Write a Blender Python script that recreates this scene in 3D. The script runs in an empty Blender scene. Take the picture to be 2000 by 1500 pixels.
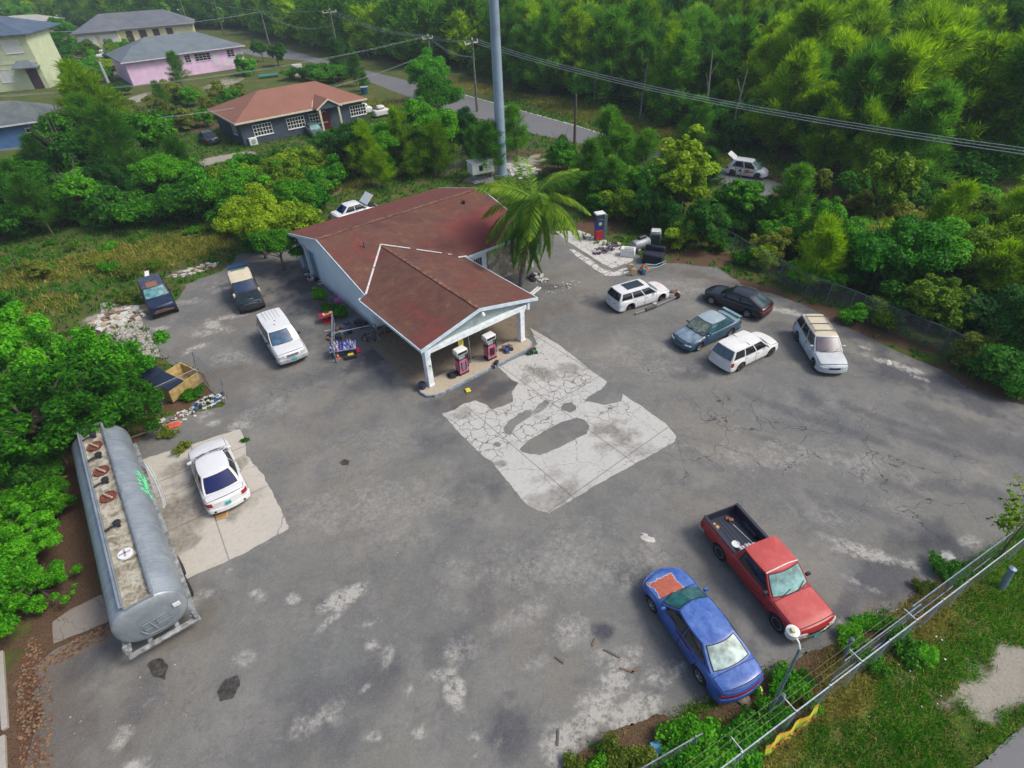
import bpy, math, random
import numpy as np
from mathutils import Vector, Matrix

# ------------------------------------------------------------------ camera, world, sun
SC = bpy.context.scene
CAM_H, FPX, PITCH, ROLL = 19.5, 1085.0, math.radians(38.7), math.radians(-2.8)
_F = np.array([0, math.cos(PITCH), -math.sin(PITCH)])
_R0 = np.array([1.0, 0, 0]); _U0 = np.cross(_R0, _F)
_R = _R0*math.cos(ROLL) + _U0*math.sin(ROLL)
_U = -_R0*math.sin(ROLL) + _U0*math.cos(ROLL)
cd = bpy.data.cameras.new('camera'); cam = bpy.data.objects.new('camera', cd)
SC.collection.objects.link(cam)
cam.matrix_world = Matrix(((_R[0], _U[0], -_F[0], 0), (_R[1], _U[1], -_F[1], 0), (_R[2], _U[2], -_F[2], CAM_H), (0, 0, 0, 1)))
cd.sensor_fit = 'HORIZONTAL'; cd.sensor_width = 36.0; cd.lens = 36.0*FPX/2000.0
cd.clip_start = 0.1; cd.clip_end = 3000
SC.camera = cam
SUN_EL, SUN_AZ = math.radians(50), math.radians(98)      # azimuth measured clockwise from +y
w = bpy.data.worlds.new('World'); SC.world = w; w.use_nodes = True
nt = w.node_tree; bg = nt.nodes['Background']
sky = nt.nodes.new('ShaderNodeTexSky'); sky.sky_type = 'NISHITA'; sky.sun_disc = False
sky.sun_elevation = SUN_EL; sky.sun_rotation = SUN_AZ; sky.air_density = 1.0; sky.dust_density = 4.0; sky.ozone_density = 1.0
nt.links.new(sky.outputs[0], bg.inputs[0]); bg.inputs[1].default_value = 0.14
sl = bpy.data.lights.new('sun', 'SUN'); sl.energy = 2.0; sl.angle = math.radians(17); sl.color = (1.0, 0.955, 0.88)
sun = bpy.data.objects.new('sun', sl); SC.collection.objects.link(sun)
_d = Vector((math.sin(SUN_AZ)*math.cos(SUN_EL), math.cos(SUN_AZ)*math.cos(SUN_EL), math.sin(SUN_EL)))
sun.rotation_euler = _d.to_track_quat('Z', 'Y').to_euler(); sun.location = (20, 20, 60)
vs = SC.view_settings; vs.view_transform = 'Standard'; vs.look = 'None'; vs.exposure = 0.32; vs.gamma = 1.0
SC.cycles.max_bounces = 5; SC.cycles.diffuse_bounces = 2; SC.cycles.transparent_max_bounces = 16

# ------------------------------------------------------------------ survey: photo measurement -> site coordinate on a level plane
def G(u, v, z=0.0):
    d = _F*FPX + _R*(u-1000) - _U*(v-750)
    t = (z-CAM_H)/d[2]
    return float(d[0]*t), float(d[1]*t)
rnd = random.Random(7)
COL = SC.collection

# ------------------------------------------------------------------ materials
def lin(c):
    return tuple(((x/255.0)/12.92 if x/255.0 <= 0.04045 else ((x/255.0+0.055)/1.055)**2.4) for x in c)
class NT:
    def __init__(s, name):
        s.m = bpy.data.materials.new(name); s.m.use_nodes = True; s.t = s.m.node_tree; s.n = s.t.nodes
        s.b = s.n['Principled BSDF']
    def add(s, typ, **kw):
        n = s.n.new(typ)
        for k, v in kw.items():
            if k[0] == '_': setattr(n, k[1:], v)
            else: n.inputs[k.replace('__', ' ')].default_value = v
        return n
    def l(s, a, b): s.t.links.new(a, b)
    def pos(s, obj=True):
        if obj: return s.add('ShaderNodeTexCoord').outputs['Object']
        return s.add('ShaderNodeNewGeometry').outputs['Position']
    def noise(s, scale, detail=4, rough=0.55, dist=0.0, vec=None, dim=None):
        n = s.add('ShaderNodeTexNoise'); n.inputs['Scale'].default_value = scale; n.inputs['Detail'].default_value = detail
        n.inputs['Roughness'].default_value = rough; n.inputs['Distortion'].default_value = dist
        if vec is not None: s.l(vec, n.inputs['Vector'])
        return n.outputs['Fac']
    def ramp(s, fac, stops):
        r = s.add('ShaderNodeValToRGB'); e = r.color_ramp.elements
        while len(e) < len(stops): e.new(0.5)
        for i, (p, c) in enumerate(stops):
            e[i].position = p; c = c if hasattr(c, '__len__') else (c, c, c); e[i].color = (*c[:3], 1)
        s.l(fac, r.inputs[0]); return r.outputs[0]
    def mix(s, fac, a, b, mode='MIX'):
        n = s.n.new('ShaderNodeMix'); n.data_type = 'RGBA'; n.blend_type = mode
        for inp, v in ((n.inputs[0], fac), (n.inputs[6], a), (n.inputs[7], b)):
            if hasattr(v, 'is_linked'): s.l(v, inp)
            elif isinstance(v, (int, float)): inp.default_value = v if inp is n.inputs[0] else (v, v, v, 1)
            else: inp.default_value = (*v[:3], 1)
        return n.outputs[2]
    def math(s, op, a, b=0.0, c=None):
        n = s.n.new('ShaderNodeMath'); n.operation = op
        for i, v in enumerate((a, b) if c is None else (a, b, c)):
            if hasattr(v, 'is_linked'): s.l(v, n.inputs[i])
            else: n.inputs[i].default_value = v
        return n.outputs[0]
    def attr(s, name):
        return s.add('ShaderNodeAttribute', _attribute_name=name)
    def bump(s, h, strength=0.3, dist=0.02):
        b = s.add('ShaderNodeBump'); b.inputs['Strength'].default_value = strength; b.inputs['Distance'].default_value = dist
        s.l(h, b.inputs['Height']); s.l(b.outputs[0], s.b.inputs['Normal'])
_MC = {}
def simple(name, col, rough=0.6, metal=0.0, var=0.12, scale=6.0, spec=0.5):
    key = name
    if key in _MC: return _MC[key]
    q = NT(name); f = q.noise(scale, 5, vec=q.pos())
    c1 = tuple(max(0, x*(1-var*2.2)) for x in col); c2 = tuple(min(1, x*(1+var)) for x in col)
    q.l(q.ramp(f, [(0.3, c1), (0.7, c2)]), q.b.inputs['Base Color'])
    q.b.inputs['Roughness'].default_value = rough; q.b.inputs['Metallic'].default_value = metal
    q.b.inputs['Specular IOR Level'].default_value = spec
    _MC[key] = q.m; return q.m
def paint(name, col, worn=0.0, worncol=(.5, .5, .5), rough=0.32, patch=0.0, patchcol=(.3, .06, .02), fade=0.1):
    if name in _MC: return _MC[name]
    q = NT(name); p = q.pos()
    c = q.ramp(q.noise(1.6, 5, vec=p), [(0.3, tuple(x*(1-fade) for x in col)), (0.7, tuple(min(1, x*(1+fade)) for x in col))])
    if worn > 0:
        f = q.ramp(q.noise(2.2, 7, .65, .6, vec=p), [(0.58-worn*.3, 0), (0.86-worn*.2, 1)])
        nrm = q.add('ShaderNodeSeparateXYZ'); q.l(q.add('ShaderNodeTexCoord').outputs['Normal'], nrm.inputs[0])
        up = q.ramp(nrm.outputs[2], [(0.55, 0), (0.9, 1)])
        c = q.mix(q.math('MULTIPLY', f, up), c, worncol)
    d = q.ramp(q.noise(9, 6, .7, vec=p), [(0.45, 0), (0.85, .45)])
    c = q.mix(d, c, tuple(x*.72+.03 for x in col))
    q.l(c, q.b.inputs['Base Color'])
    q.b.inputs['Roughness'].default_value = rough; q.b.inputs['Coat Weight'].default_value = 0.25 if rough < .4 else 0.0
    q.b.inputs['Coat Roughness'].default_value = 0.12
    _MC[name] = q.m; return q.m
def glassm(name, col, rough=0.08, var=0.0):  # paler car tints carry sky reflection painted into the glass colour
    if name in _MC: return _MC[name]
    q = NT(name)
    f = q.noise(3.0, 3, vec=q.pos())
    q.l(q.ramp(f, [(0.35, tuple(x*(1-var) for x in col)), (0.65, tuple(x*(1+var) for x in col))]), q.b.inputs['Base Color'])
    q.b.inputs['Roughness'].default_value = rough; q.b.inputs['Specular IOR Level'].default_value = 0.8
    _MC[name] = q.m; return q.m
BLACK = simple('black_rubber', (.012, .012, .014), .75)
DARKP = simple('dark_plastic', (.02, .021, .025), .5)
CHROME = simple('bright_metal', (.62, .63, .65), .28, 1.0, .1)
GALV = simple('galvanised_steel', (.27, .31, .36), .5, .5, .2)
STEELB = simple('blue_grey_steel', (.20, .27, .34), .5, .3, .15)
RUST = simple('rust', (.16, .045, .018), .85, 0, .3, 14)
WHITEP = simple('white_plastic', (.72, .73, .72), .5, 0, .08)
ALLOY = simple('alloy', (.42, .43, .45), .4, .7, .1)
UNDER = simple('underbody', (.015, .015, .016), .9)
REDL = simple('red_lens', (.30, .012, .012), .2)
LAMPC = simple('clear_lens', (.55, .58, .58), .15)
PLATE = simple('teal_plate', (.02, .36, .36), .5)
WOODP = simple('weathered_wood', (.17, .155, .13), .9, 0, .3, 4)
GOLDG = simple('dust_cream', (.62, .55, .40), .8)

# ------------------------------------------------------------------ objects and mesh helpers
def tag(o, label=None, cat=None, group=None, kind=None):
    if label: o['label'] = label
    if cat: o['category'] = cat
    if group: o['group'] = group
    if kind: o['kind'] = kind
    return o
def empty(name, loc=(0, 0, 0), rz=0.0, label=None, cat=None, group=None):
    o = bpy.data.objects.new(name, None); COL.objects.link(o); o.location = loc; o.rotation_euler = (0, 0, rz)
    o.empty_display_size = 0.3
    return tag(o, label, cat, group)
def npmesh(name, V, F, mat=None, parent=None, smooth=False, mats=None, midx=None, loc=None, rz=0.0, link=True):
    V = np.asarray(V, dtype=np.float32).reshape(-1, 3)
    me = bpy.data.meshes.new(name)
    if isinstance(F, np.ndarray):
        k = F.shape[1]; nF = F.shape[0]
        me.vertices.add(len(V)); me.vertices.foreach_set('co', V.ravel())
        me.loops.add(nF*k); me.loops.foreach_set('vertex_index', F.astype(np.int32).ravel())
        me.polygons.add(nF); me.polygons.foreach_set('loop_start', np.arange(0, nF*k, k, dtype=np.int32))
        try: me.polygons.foreach_set('loop_total', np.full(nF, k, dtype=np.int32))
        except Exception: pass
        me.update(calc_edges=True)
    else:
        me.from_pydata([tuple(map(float, v)) for v in V], [], F); me.update()
    for m in (mats or ([mat] if mat else [])): me.materials.append(m)
    if midx is not None: me.polygons.foreach_set('material_index', np.asarray(midx, dtype=np.int32))
    if smooth: me.polygons.foreach_set('use_smooth', np.ones(len(me.polygons), dtype=bool))
    if not link: return me
    o = bpy.data.objects.new(name, me); COL.objects.link(o)
    if loc is not None: o.location = loc
    o.rotation_euler = (0, 0, rz)
    if parent is not None: o.parent = parent
    return o
class MB:
    """collects shapes of ONE part"""
    def __init__(s): s.V = []; s.F = []; s.M = []; s.mi = 0
    def addm(s, V, F):
        b = len(s.V); s.V += [tuple(v) for v in V]
        for f in F: s.F.append([i+b for i in f]); s.M.append(s.mi)
        return s
    def box(s, x0, x1, y0, y1, z0, z1, bev=0.0, rz=0.0, c=None):
        if bev > 0:
            b = min(bev, (x1-x0)*.45, (y1-y0)*.45, (z1-z0)*.45)
            V = []; 
            for z, i in ((z0, b), (z0+b, 0), (z1-b, 0), (z1, b)):
                V += [(x0+b+i*.0, y0+i, z), (x1-b, y0+i, z), (x1-i, y0+b, z), (x1-i, y1-b, z), (x1-b, y1-i, z), (x0+b, y1-i, z), (x0+i, y1-b, z), (x0+i, y0+b, z)]
            F = [[7, 6, 5, 4, 3, 2, 1, 0], [24+k for k in range(8)]]
            for r in range(3):
                for k in range(8): F.append([r*8+k, r*8+(k+1) % 8, r*8+8+(k+1) % 8, r*8+8+k])
        else:
            V = [(x0, y0, z0), (x1, y0, z0), (x1, y1, z0), (x0, y1, z0), (x0, y0, z1), (x1, y0, z1), (x1, y1, z1), (x0, y1, z1)]
            F = [[3, 2, 1, 0], [4, 5, 6, 7], [0, 1, 5, 4], [1, 2, 6, 5], [2, 3, 7, 6], [3, 0, 4, 7]]
        if rz:
            cx, cy = c if c else ((x0+x1)/2, (y0+y1)/2); ca, sa = math.cos(rz), math.sin(rz)
            V = [(cx+(x-cx)*ca-(y-cy)*sa, cy+(x-cx)*sa+(y-cy)*ca, z) for x, y, z in V]
        return s.addm(V, F)
    def tube(s, pts, r, n=8, cap=True):
        pts = [Vector(p) for p in pts]; rs = r if hasattr(r, '__len__') else [r]*len(pts)
        V = []; F = []; up = None
        for i, p in enumerate(pts):
            d = (pts[min(i+1, len(pts)-1)]-pts[max(i-1, 0)])
            if d.length < 1e-9: d = Vector((0, 0, 1))
            d.normalize()
            if up is None:
                up = Vector((0, 0, 1)) if abs(d.z) < .9 else Vector((1, 0, 0))
            a = d.cross(up).normalized(); b = d.cross(a).normalized(); up = b.cross(d) if False else up
            for k in range(n):
                t = 2*math.pi*k/n; V.append(tuple(p+(a*math.cos(t)+b*math.sin(t))*rs[i]))
        for i in range(len(pts)-1):
            for k in range(n): F.append([i*n+k, i*n+(k+1) % n, (i+1)*n+(k+1) % n, (i+1)*n+k])
        if cap: F.append(list(range(n))[::-1]); F.append([(len(pts)-1)*n+k for k in range(n)])
        return s.addm(V, F)
    def lathe(s, prof, n=20, c=(0, 0, 0), axis='z'):
        V = []; F = []
        for r, h in prof:
            for k in range(n):
                t = 2*math.pi*k/n; x, y = r*math.cos(t), r*math.sin(t)
                p = (x, y, h) if axis == 'z' else ((x, h, y) if axis == 'y' else (h, x, y))
                V.append((p[0]+c[0], p[1]+c[1], p[2]+c[2]))
        for i in range(len(prof)-1):
            for k in range(n): F.append([i*n+k, i*n+(k+1) % n, (i+1)*n+(k+1) % n, (i+1)*n+k])
        if prof[0][0] > 1e-4: F.append(list(range(n)))
        if prof[-1][0] > 1e-4: F.append([(len(prof)-1)*n+k for k in range(n)])
        return s.addm(V, F)
    def quad(s, a, b, c, d): return s.addm([a, b, c, d], [[0, 1, 2, 3]])
    def build(s, name, mat, parent=None, smooth=False, loc=None, rz=0.0):
        mats = mat if isinstance(mat, (list, tuple)) else [mat]
        o = npmesh(name, s.V, s.F, mats=mats, midx=s.M, parent=parent, loc=loc, rz=rz)
        if smooth:
            o.data.polygons.foreach_set('use_smooth', np.ones(len(o.data.polygons), dtype=bool))
            try: o.data.set_sharp_from_angle(angle=math.radians(38))
            except Exception: pass
        return o
def copy_tree(o, parent=None):
    c = o.copy(); COL.objects.link(c)
    if parent: c.parent = parent
    for ch in list(o.children): copy_tree(ch, c)
    return c
def fbm(x, y, sc, seed=0, octv=4):
    out = np.zeros_like(x, dtype=float); amp = 1; tot = 0; r = np.random.RandomState(seed)
    for o in range(octv):
        T = r.rand(256, 256); X = x*sc*2**o+r.rand()*91; Y = y*sc*2**o+r.rand()*91
        xi = np.floor(X).astype(int); yi = np.floor(Y).astype(int); fx = X-xi; fy = Y-yi
        fx = fx*fx*(3-2*fx); fy = fy*fy*(3-2*fy); a = xi % 256; b = yi % 256; a1 = (a+1) % 256; b1 = (b+1) % 256
        out += amp*((T[a, b]*(1-fx)+T[a1, b]*fx)*(1-fy)+(T[a, b1]*(1-fx)+T[a1, b1]*fx)*fy); tot += amp; amp *= .55
    return out/tot
def sdf(X, Y, poly):
    P = np.array(poly, float); n = len(P); d = np.full(X.shape, 1e18); ins = np.zeros(X.shape, bool)
    for i in range(n):
        a = P[i]; b = P[(i+1) % n]; e = b-a; wx = X-a[0]; wy = Y-a[1]
        t = np.clip((wx*e[0]+wy*e[1])/max(1e-12, e@e), 0, 1); dx = wx-e[0]*t; dy = wy-e[1]*t
        d = np.minimum(d, dx*dx+dy*dy)
        c = ((a[1] <= Y) & (b[1] > Y)) | ((b[1] <= Y) & (a[1] > Y))
        with np.errstate(divide='ignore', invalid='ignore'):
            xi = a[0]+(Y-a[1])*e[0]/(e[1] if e[1] != 0 else 1e-12)
        ins ^= c & (X < xi)
    return np.where(ins, -1, 1)*np.sqrt(d)
def px(L, z=0.0): return [G(u, v, z) for u, v in L]
def smooth01(t): t = np.clip(t, 0, 1); return t*t*(3-2*t)
def blobs(X, Y, L, nseed=3, soft=.55, namp=1.0):
    """soft patches: (u, v, radius along, radius across, angle deg, strength)"""
    out = np.zeros(X.shape); nz = ((fbm(X, Y, .9, nseed)-.5)*1.1+(fbm(X, Y, 3.0, nseed+1)-.5)*.5)*namp
    for u, v, rx, ry, an, st in L:
        x, y = G(u, v); c, s_ = math.cos(math.radians(an)), math.sin(math.radians(an))
        dx = (X-x)*c+(Y-y)*s_; dy = -(X-x)*s_+(Y-y)*c
        d = np.sqrt((dx/rx)**2+(dy/ry)**2)+nz
        out = np.maximum(out, st*smooth01((.875+soft/2-d)/soft))
    return out
def sheet(name, poly, z, step, mat, rough_edge=0.15, holes=(), attrs=None, kind='structure', nz_scale=1.2, seed=5, thick=0.0, parent=None):
    P = np.array(poly); x0, y0 = P.min(0)-.5; x1, y1 = P.max(0)+.5
    xs = np.arange(x0, x1, step); ys = np.arange(y0, y1, step)
    X, Y = np.meshgrid(xs, ys, indexing='ij')
    def field(X, Y):
        d = sdf(X, Y, poly)
        for h in holes: d = np.maximum(d, -sdf(X, Y, h))
        return d+(fbm(X, Y, nz_scale, seed, 5)-.5)*2*rough_edge
    D = field(X, Y); keep = (D[:-1, :-1] < 0) | (D[1:, :-1] < 0) | (D[:-1, 1:] < 0) | (D[1:, 1:] < 0)
    nx, ny = X.shape; idx = np.arange(nx*ny).reshape(nx, ny)
    F = np.stack([idx[:-1, :-1][keep], idx[1:, :-1][keep], idx[1:, 1:][keep], idx[:-1, 1:][keep]], 1)
    gx = np.gradient(D, step, axis=0); gy = np.gradient(D, step, axis=1); gl = gx*gx+gy*gy+1e-6
    out = (D > 0) & (D < step*2.2)
    X2 = np.where(out, X-gx*D/gl, X); Y2 = np.where(out, Y-gy*D/gl, Y)
    used = np.unique(F); mp = -np.ones(nx*ny, int); mp[used] = np.arange(len(used))
    Xf = X2.ravel()[used]; Yf = Y2.ravel()[used]
    V = np.stack([Xf, Yf, np.full(len(used), z)], 1)
    o = npmesh(name, V, mp[F], mat, parent=parent)
    if attrs:
        for an, fn in attrs.items():
            a = o.data.attributes.new(an, 'FLOAT', 'POINT'); a.data.foreach_set('value', fn(Xf, Yf).astype(np.float32))
    if kind: tag(o, kind=kind)
    return o

# ------------------------------------------------------------------ ground sheet (one sheet to the horizon)
LOT = px([(75, 1400), (66, 1300), (120, 1262), (232, 1212), (205, 1090), (175, 960), (290, 842), (330, 812), (438, 794), (412, 755), (385, 722), (335, 712), (316, 700), (285, 650), (262, 600),
          (345, 592), (362, 556), (428, 532), (452, 516), (470, 496), (520, 488), (600, 470), (640, 440), (900, 380), (1010, 455), (1100, 458),
          (1290, 512), (1400, 522), (1450, 556), (1560, 592), (1700, 662), (1800, 706), (1900, 760), (2000, 792), (2150, 860),
          (2120, 960), (2000, 1040), (1960, 1066), (1850, 1122), (1780, 1172), (1700, 1212), (1640, 1245), (1560, 1290), (1500, 1312), (1450, 1352), (1385, 1372), (1290, 1400), (1180, 1440), (1110, 1500)]) + \
      [(0.4, 4.9), (-2, 3.2), (-5, 2.2), (-16, 2.0), (-15.6, 6.2)]
def zone_attrs(X, Y):
    n = fbm(X, Y, .35, 11)-.5
    dry = blobs(X, Y, [(220, 505, 7, 2.6, 35, .75), (370, 490, 6, 2.4, 35, .95), (60, 545, 6, 2.4, 30, .55), (40, 610, 4, 2.5, 0, .5), (640, 372, 4, 2.2, 30, .9), (1210, 240, 14, 2.6, -50, 1), (1100, 205, 10, 3, -50, 1),
                       (1350, 310, 9, 3, -50, .8), (760, 205, 6, 2.2, -50, .5), (900, 165, 16, 2.2, -52, .8), (1640, 1330, 2.6, .9, 32, .9), (1500, 1440, 2.4, .8, 32, .8), (1800, 1200, 3, 1, 30, .8), (1400, 1480, 2, .7, 30, .6)], 21)
    soil = blobs(X, Y, [(250, 640, 3, 1.6, 30, .5), (60, 1380, 1.2, 6, 20, 1), (150, 960, 2.5, 3.5, 35, 1), (120, 1100, 2.2, 3.5, 35, 1), (40, 1150, 2, 3, 0, .9), (340, 760, 2.6, 2.0, 35, 1), (260, 780, 2.5, 2, 0, 1), (1290, 1440, 1.2, .4, 20, .9), (1400, 1400, 1.4, .4, 25, .9), (1560, 1330, 2.0, .35, 28, .9), (1700, 1240, 2.4, .35, 28, .9), (1500, 1450, 2.4, .3, 28, .7), (1850, 430, 10, 3, -40, .8), (1650, 380, 10, 3, -50, .7), (180, 1240, 3.2, .8, 35, 1), (300, 860, 3, 1.4, 35, 1), (100, 900, 4, 3, 0, 1), (380, 770, 2.6, 1.4, 35, .9),
                        (1450, 560, 7, 1.4, -45, .9), (1620, 620, 7, 1.2, -45, 1), (1850, 740, 8, 1.3, -42, 1), (1370, 500, 4, 1.5, -30, .8), (1480, 1360, 2.2, .6, 25, .9), (1600, 1290, 3.4, .5, 32, .9),
                        (1800, 1170, 3.6, .5, 30, .9), (1200, 1470, 2.4, .8, 25, .8), (310, 250, 8, 4, 30, .8), (390, 250, 6, 3, 30, .7), (1170, 440, 3, 2, 0, .8), (1900, 400, 8, 3, -40, .8), (1000, 300, 5, 3, 0, .5),
                        (1600, 395, 9, 3, -50, .7), (1050, 330, 5, 2, 0, .6), (560, 520, 3, 1.5, 40, .7), (20, 1450, .6, 5, 15, .6), (1290, 262, 7, .8, -48, .8), (1120, 225, 12, .7, -48, .6)], 22)
    grav = blobs(X, Y, [(1950, 1345, 1.5, .75, 25, 1), (1985, 1290, 1.2, .6, 20, 1), (1930, 1400, .8, .4, 20, .7), (1850, 1370, .7, .35, 20, .55), (1770, 1330, .6, .25, 20, .45), (1900, 1300, .6, .3, 20, .5), (1720, 1430, .4, .2, 20, .4), (430, 310, 4, 1.8, 35, .9), (520, 330, 3, 1.2, 35, .5), (640, 378, 2.2, 1.0, 30, .7),
                        (370, 175, 22, 2.4, 40, .8), (280, 195, 7, 2, 30, .8), (1010, 320, 4, 2.6, 40, .8), (940, 350, 2.5, 1.6, 0, .7), (1090, 205, 9, .5, -48, .7), (1340, 295, 6, .4, -48, .6), (370, 530, 2.4, .8, 30, .5),
                        (190, 110, 6, 14, -20, .9), (150, 160, 3, 14, -10, .9), (1760, 1250, .5, .3, 0, .6), (220, 620, 1.8, 1.6, 0, .9), (850, 200, 1.5, 1, 0, .6)], 23)
    return dry, soil, grav
_xs = np.concatenate([[-1500, -700, -350, -220, -160, -125, -100, -85], np.arange(-75, 60.01, .45), [70, 85, 100, 130, 180, 260, 400, 800, 1500]])
_ys = np.concatenate([[-900, -300, -100, -40, -15, -6], np.arange(-2, 108.01, .45), [112, 120, 132, 146, 160, 180, 205, 240, 290, 400, 700, 1500, 2600]])
X, Y = np.meshgrid(_xs, _ys, indexing='ij')
nx, ny = X.shape; idx = np.arange(nx*ny).reshape(nx, ny)
F = np.stack([idx[:-1, :-1].ravel(), idx[1:, :-1].ravel(), idx[1:, 1:].ravel(), idx[:-1, 1:].ravel()], 1)
lotd = sdf(X, Y, LOT)
hz = -fbm(X, Y, .25, 2)*.22*smooth01((lotd-1.5)/4)*smooth01((46-Y)/4)
q = NT('ground_soil_and_grass'); P_ = q.pos(False)
big = q.noise(.35, 5, .6, vec=P_); mid = q.noise(2.2, 6, .65, vec=P_); fine = q.noise(14, 5, .7, vec=P_)
gr = q.mix(mid, (.040, .095, .012), (.105, .170, .022)); gr = q.mix(q.ramp(fine, [(.35, 0), (.75, .8)]), gr, (.03, .05, .010)); gr = q.mix(q.ramp(big, [(.45, 0), (.62, .7)]), gr, (.14, .13, .035)); gr = q.mix(q.ramp(q.noise(.9, 7, .75, .2, vec=P_), [(.46, 0), (.60, .85)]), gr, (.085, .07, .035))
dr = q.mix(mid, (.13, .15, .030), (.28, .25, .07)); dr = q.mix(q.ramp(fine, [(.35, 0), (.8, .7)]), dr, (.07, .075, .02))
so = q.mix(mid, (.085, .048, .026), (.17, .11, .07)); so = q.mix(q.ramp(fine, [(.5, 0), (.62, .8)]), so, (.035, .022, .014))
gv = q.mix(fine, (.20, .175, .14), (.46, .43, .38))
def thr(at, w_=.5):
    return q.ramp(q.math('ADD', q.attr(at).outputs['Fac'], q.math('MULTIPLY', q.math('SUBTRACT', mid, .5), w_)), [(.32, 0), (.55, 1)])
c = q.mix(thr('dry', .9), gr, dr); c = q.mix(thr('soil', .9), c, so); c = q.mix(q.ramp(q.math('ADD', q.math('MULTIPLY', q.attr('gravel').outputs['Fac'], .75), q.math('MULTIPLY', q.math('SUBTRACT', q.noise(1.1, 6, .7, .5, vec=P_), .5), 1.6)), [(.25, 0), (.62, .9)]), c, gv)
q.l(c, q.b.inputs['Base Color']); q.b.inputs['Roughness'].default_value = .95; q.b.inputs['Specular IOR Level'].default_value = .15
q.bump(fine, .8, .06); GROUND = q.m
ground = npmesh('ground', np.stack([X.ravel(), Y.ravel(), hz.ravel()], 1), F, GROUND); tag(ground, kind='structure')
for an, arr in zip(('dry', 'soil', 'gravel'), zone_attrs(X, Y)):
    a = ground.data.attributes.new(an, 'FLOAT', 'POINT'); a.data.foreach_set('value', arr.ravel().astype(np.float32))

# ------------------------------------------------------------------ parking lot asphalt
DARKB = [(600, 560, 2.6, 3.6, 35, 1), (560, 690, 1.5, .9, 35, .5), (640, 730, 2, 1, 35, .45), (570, 640, 1.2, 3, 35, .5), (720, 745, 1.6, .9, 35, .6), (470, 590, 1.3, 1.2, 0, .5), (760, 690, 2.6, 1, 35, .9), (640, 610, 2.6, 1.2, -50, .8),  # first entry: oily asphalt plus building shade painted in beside the garage wall
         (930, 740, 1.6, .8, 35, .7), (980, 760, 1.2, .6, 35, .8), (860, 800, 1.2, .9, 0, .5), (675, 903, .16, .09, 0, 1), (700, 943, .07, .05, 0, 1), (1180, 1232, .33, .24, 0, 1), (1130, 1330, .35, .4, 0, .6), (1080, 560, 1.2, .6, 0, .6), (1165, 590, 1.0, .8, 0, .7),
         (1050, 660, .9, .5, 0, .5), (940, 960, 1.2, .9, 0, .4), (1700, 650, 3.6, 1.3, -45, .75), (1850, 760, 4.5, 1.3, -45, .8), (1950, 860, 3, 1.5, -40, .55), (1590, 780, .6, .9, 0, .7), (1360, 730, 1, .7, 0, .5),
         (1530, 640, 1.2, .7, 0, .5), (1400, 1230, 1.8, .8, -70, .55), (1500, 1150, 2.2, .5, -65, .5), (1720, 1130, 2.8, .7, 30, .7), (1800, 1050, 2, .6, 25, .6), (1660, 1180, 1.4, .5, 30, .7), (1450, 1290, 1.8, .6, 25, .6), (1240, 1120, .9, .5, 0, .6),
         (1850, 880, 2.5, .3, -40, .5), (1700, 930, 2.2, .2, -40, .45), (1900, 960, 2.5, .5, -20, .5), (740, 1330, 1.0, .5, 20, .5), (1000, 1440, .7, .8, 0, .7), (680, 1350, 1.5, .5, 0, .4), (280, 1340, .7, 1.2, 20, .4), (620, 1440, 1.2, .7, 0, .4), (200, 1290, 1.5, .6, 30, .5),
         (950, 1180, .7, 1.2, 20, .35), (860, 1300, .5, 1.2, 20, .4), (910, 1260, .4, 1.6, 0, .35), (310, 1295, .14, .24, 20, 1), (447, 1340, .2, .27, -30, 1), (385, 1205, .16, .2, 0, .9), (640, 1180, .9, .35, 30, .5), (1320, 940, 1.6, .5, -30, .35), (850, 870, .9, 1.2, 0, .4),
         (1500, 860, 2.2, .25, -35, .45), (1620, 830, 2.5, .3, -38, .5), (1760, 830, 2.5, .3, -38, .5), (1700, 1000, 2, .3, -30, .4)]
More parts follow.
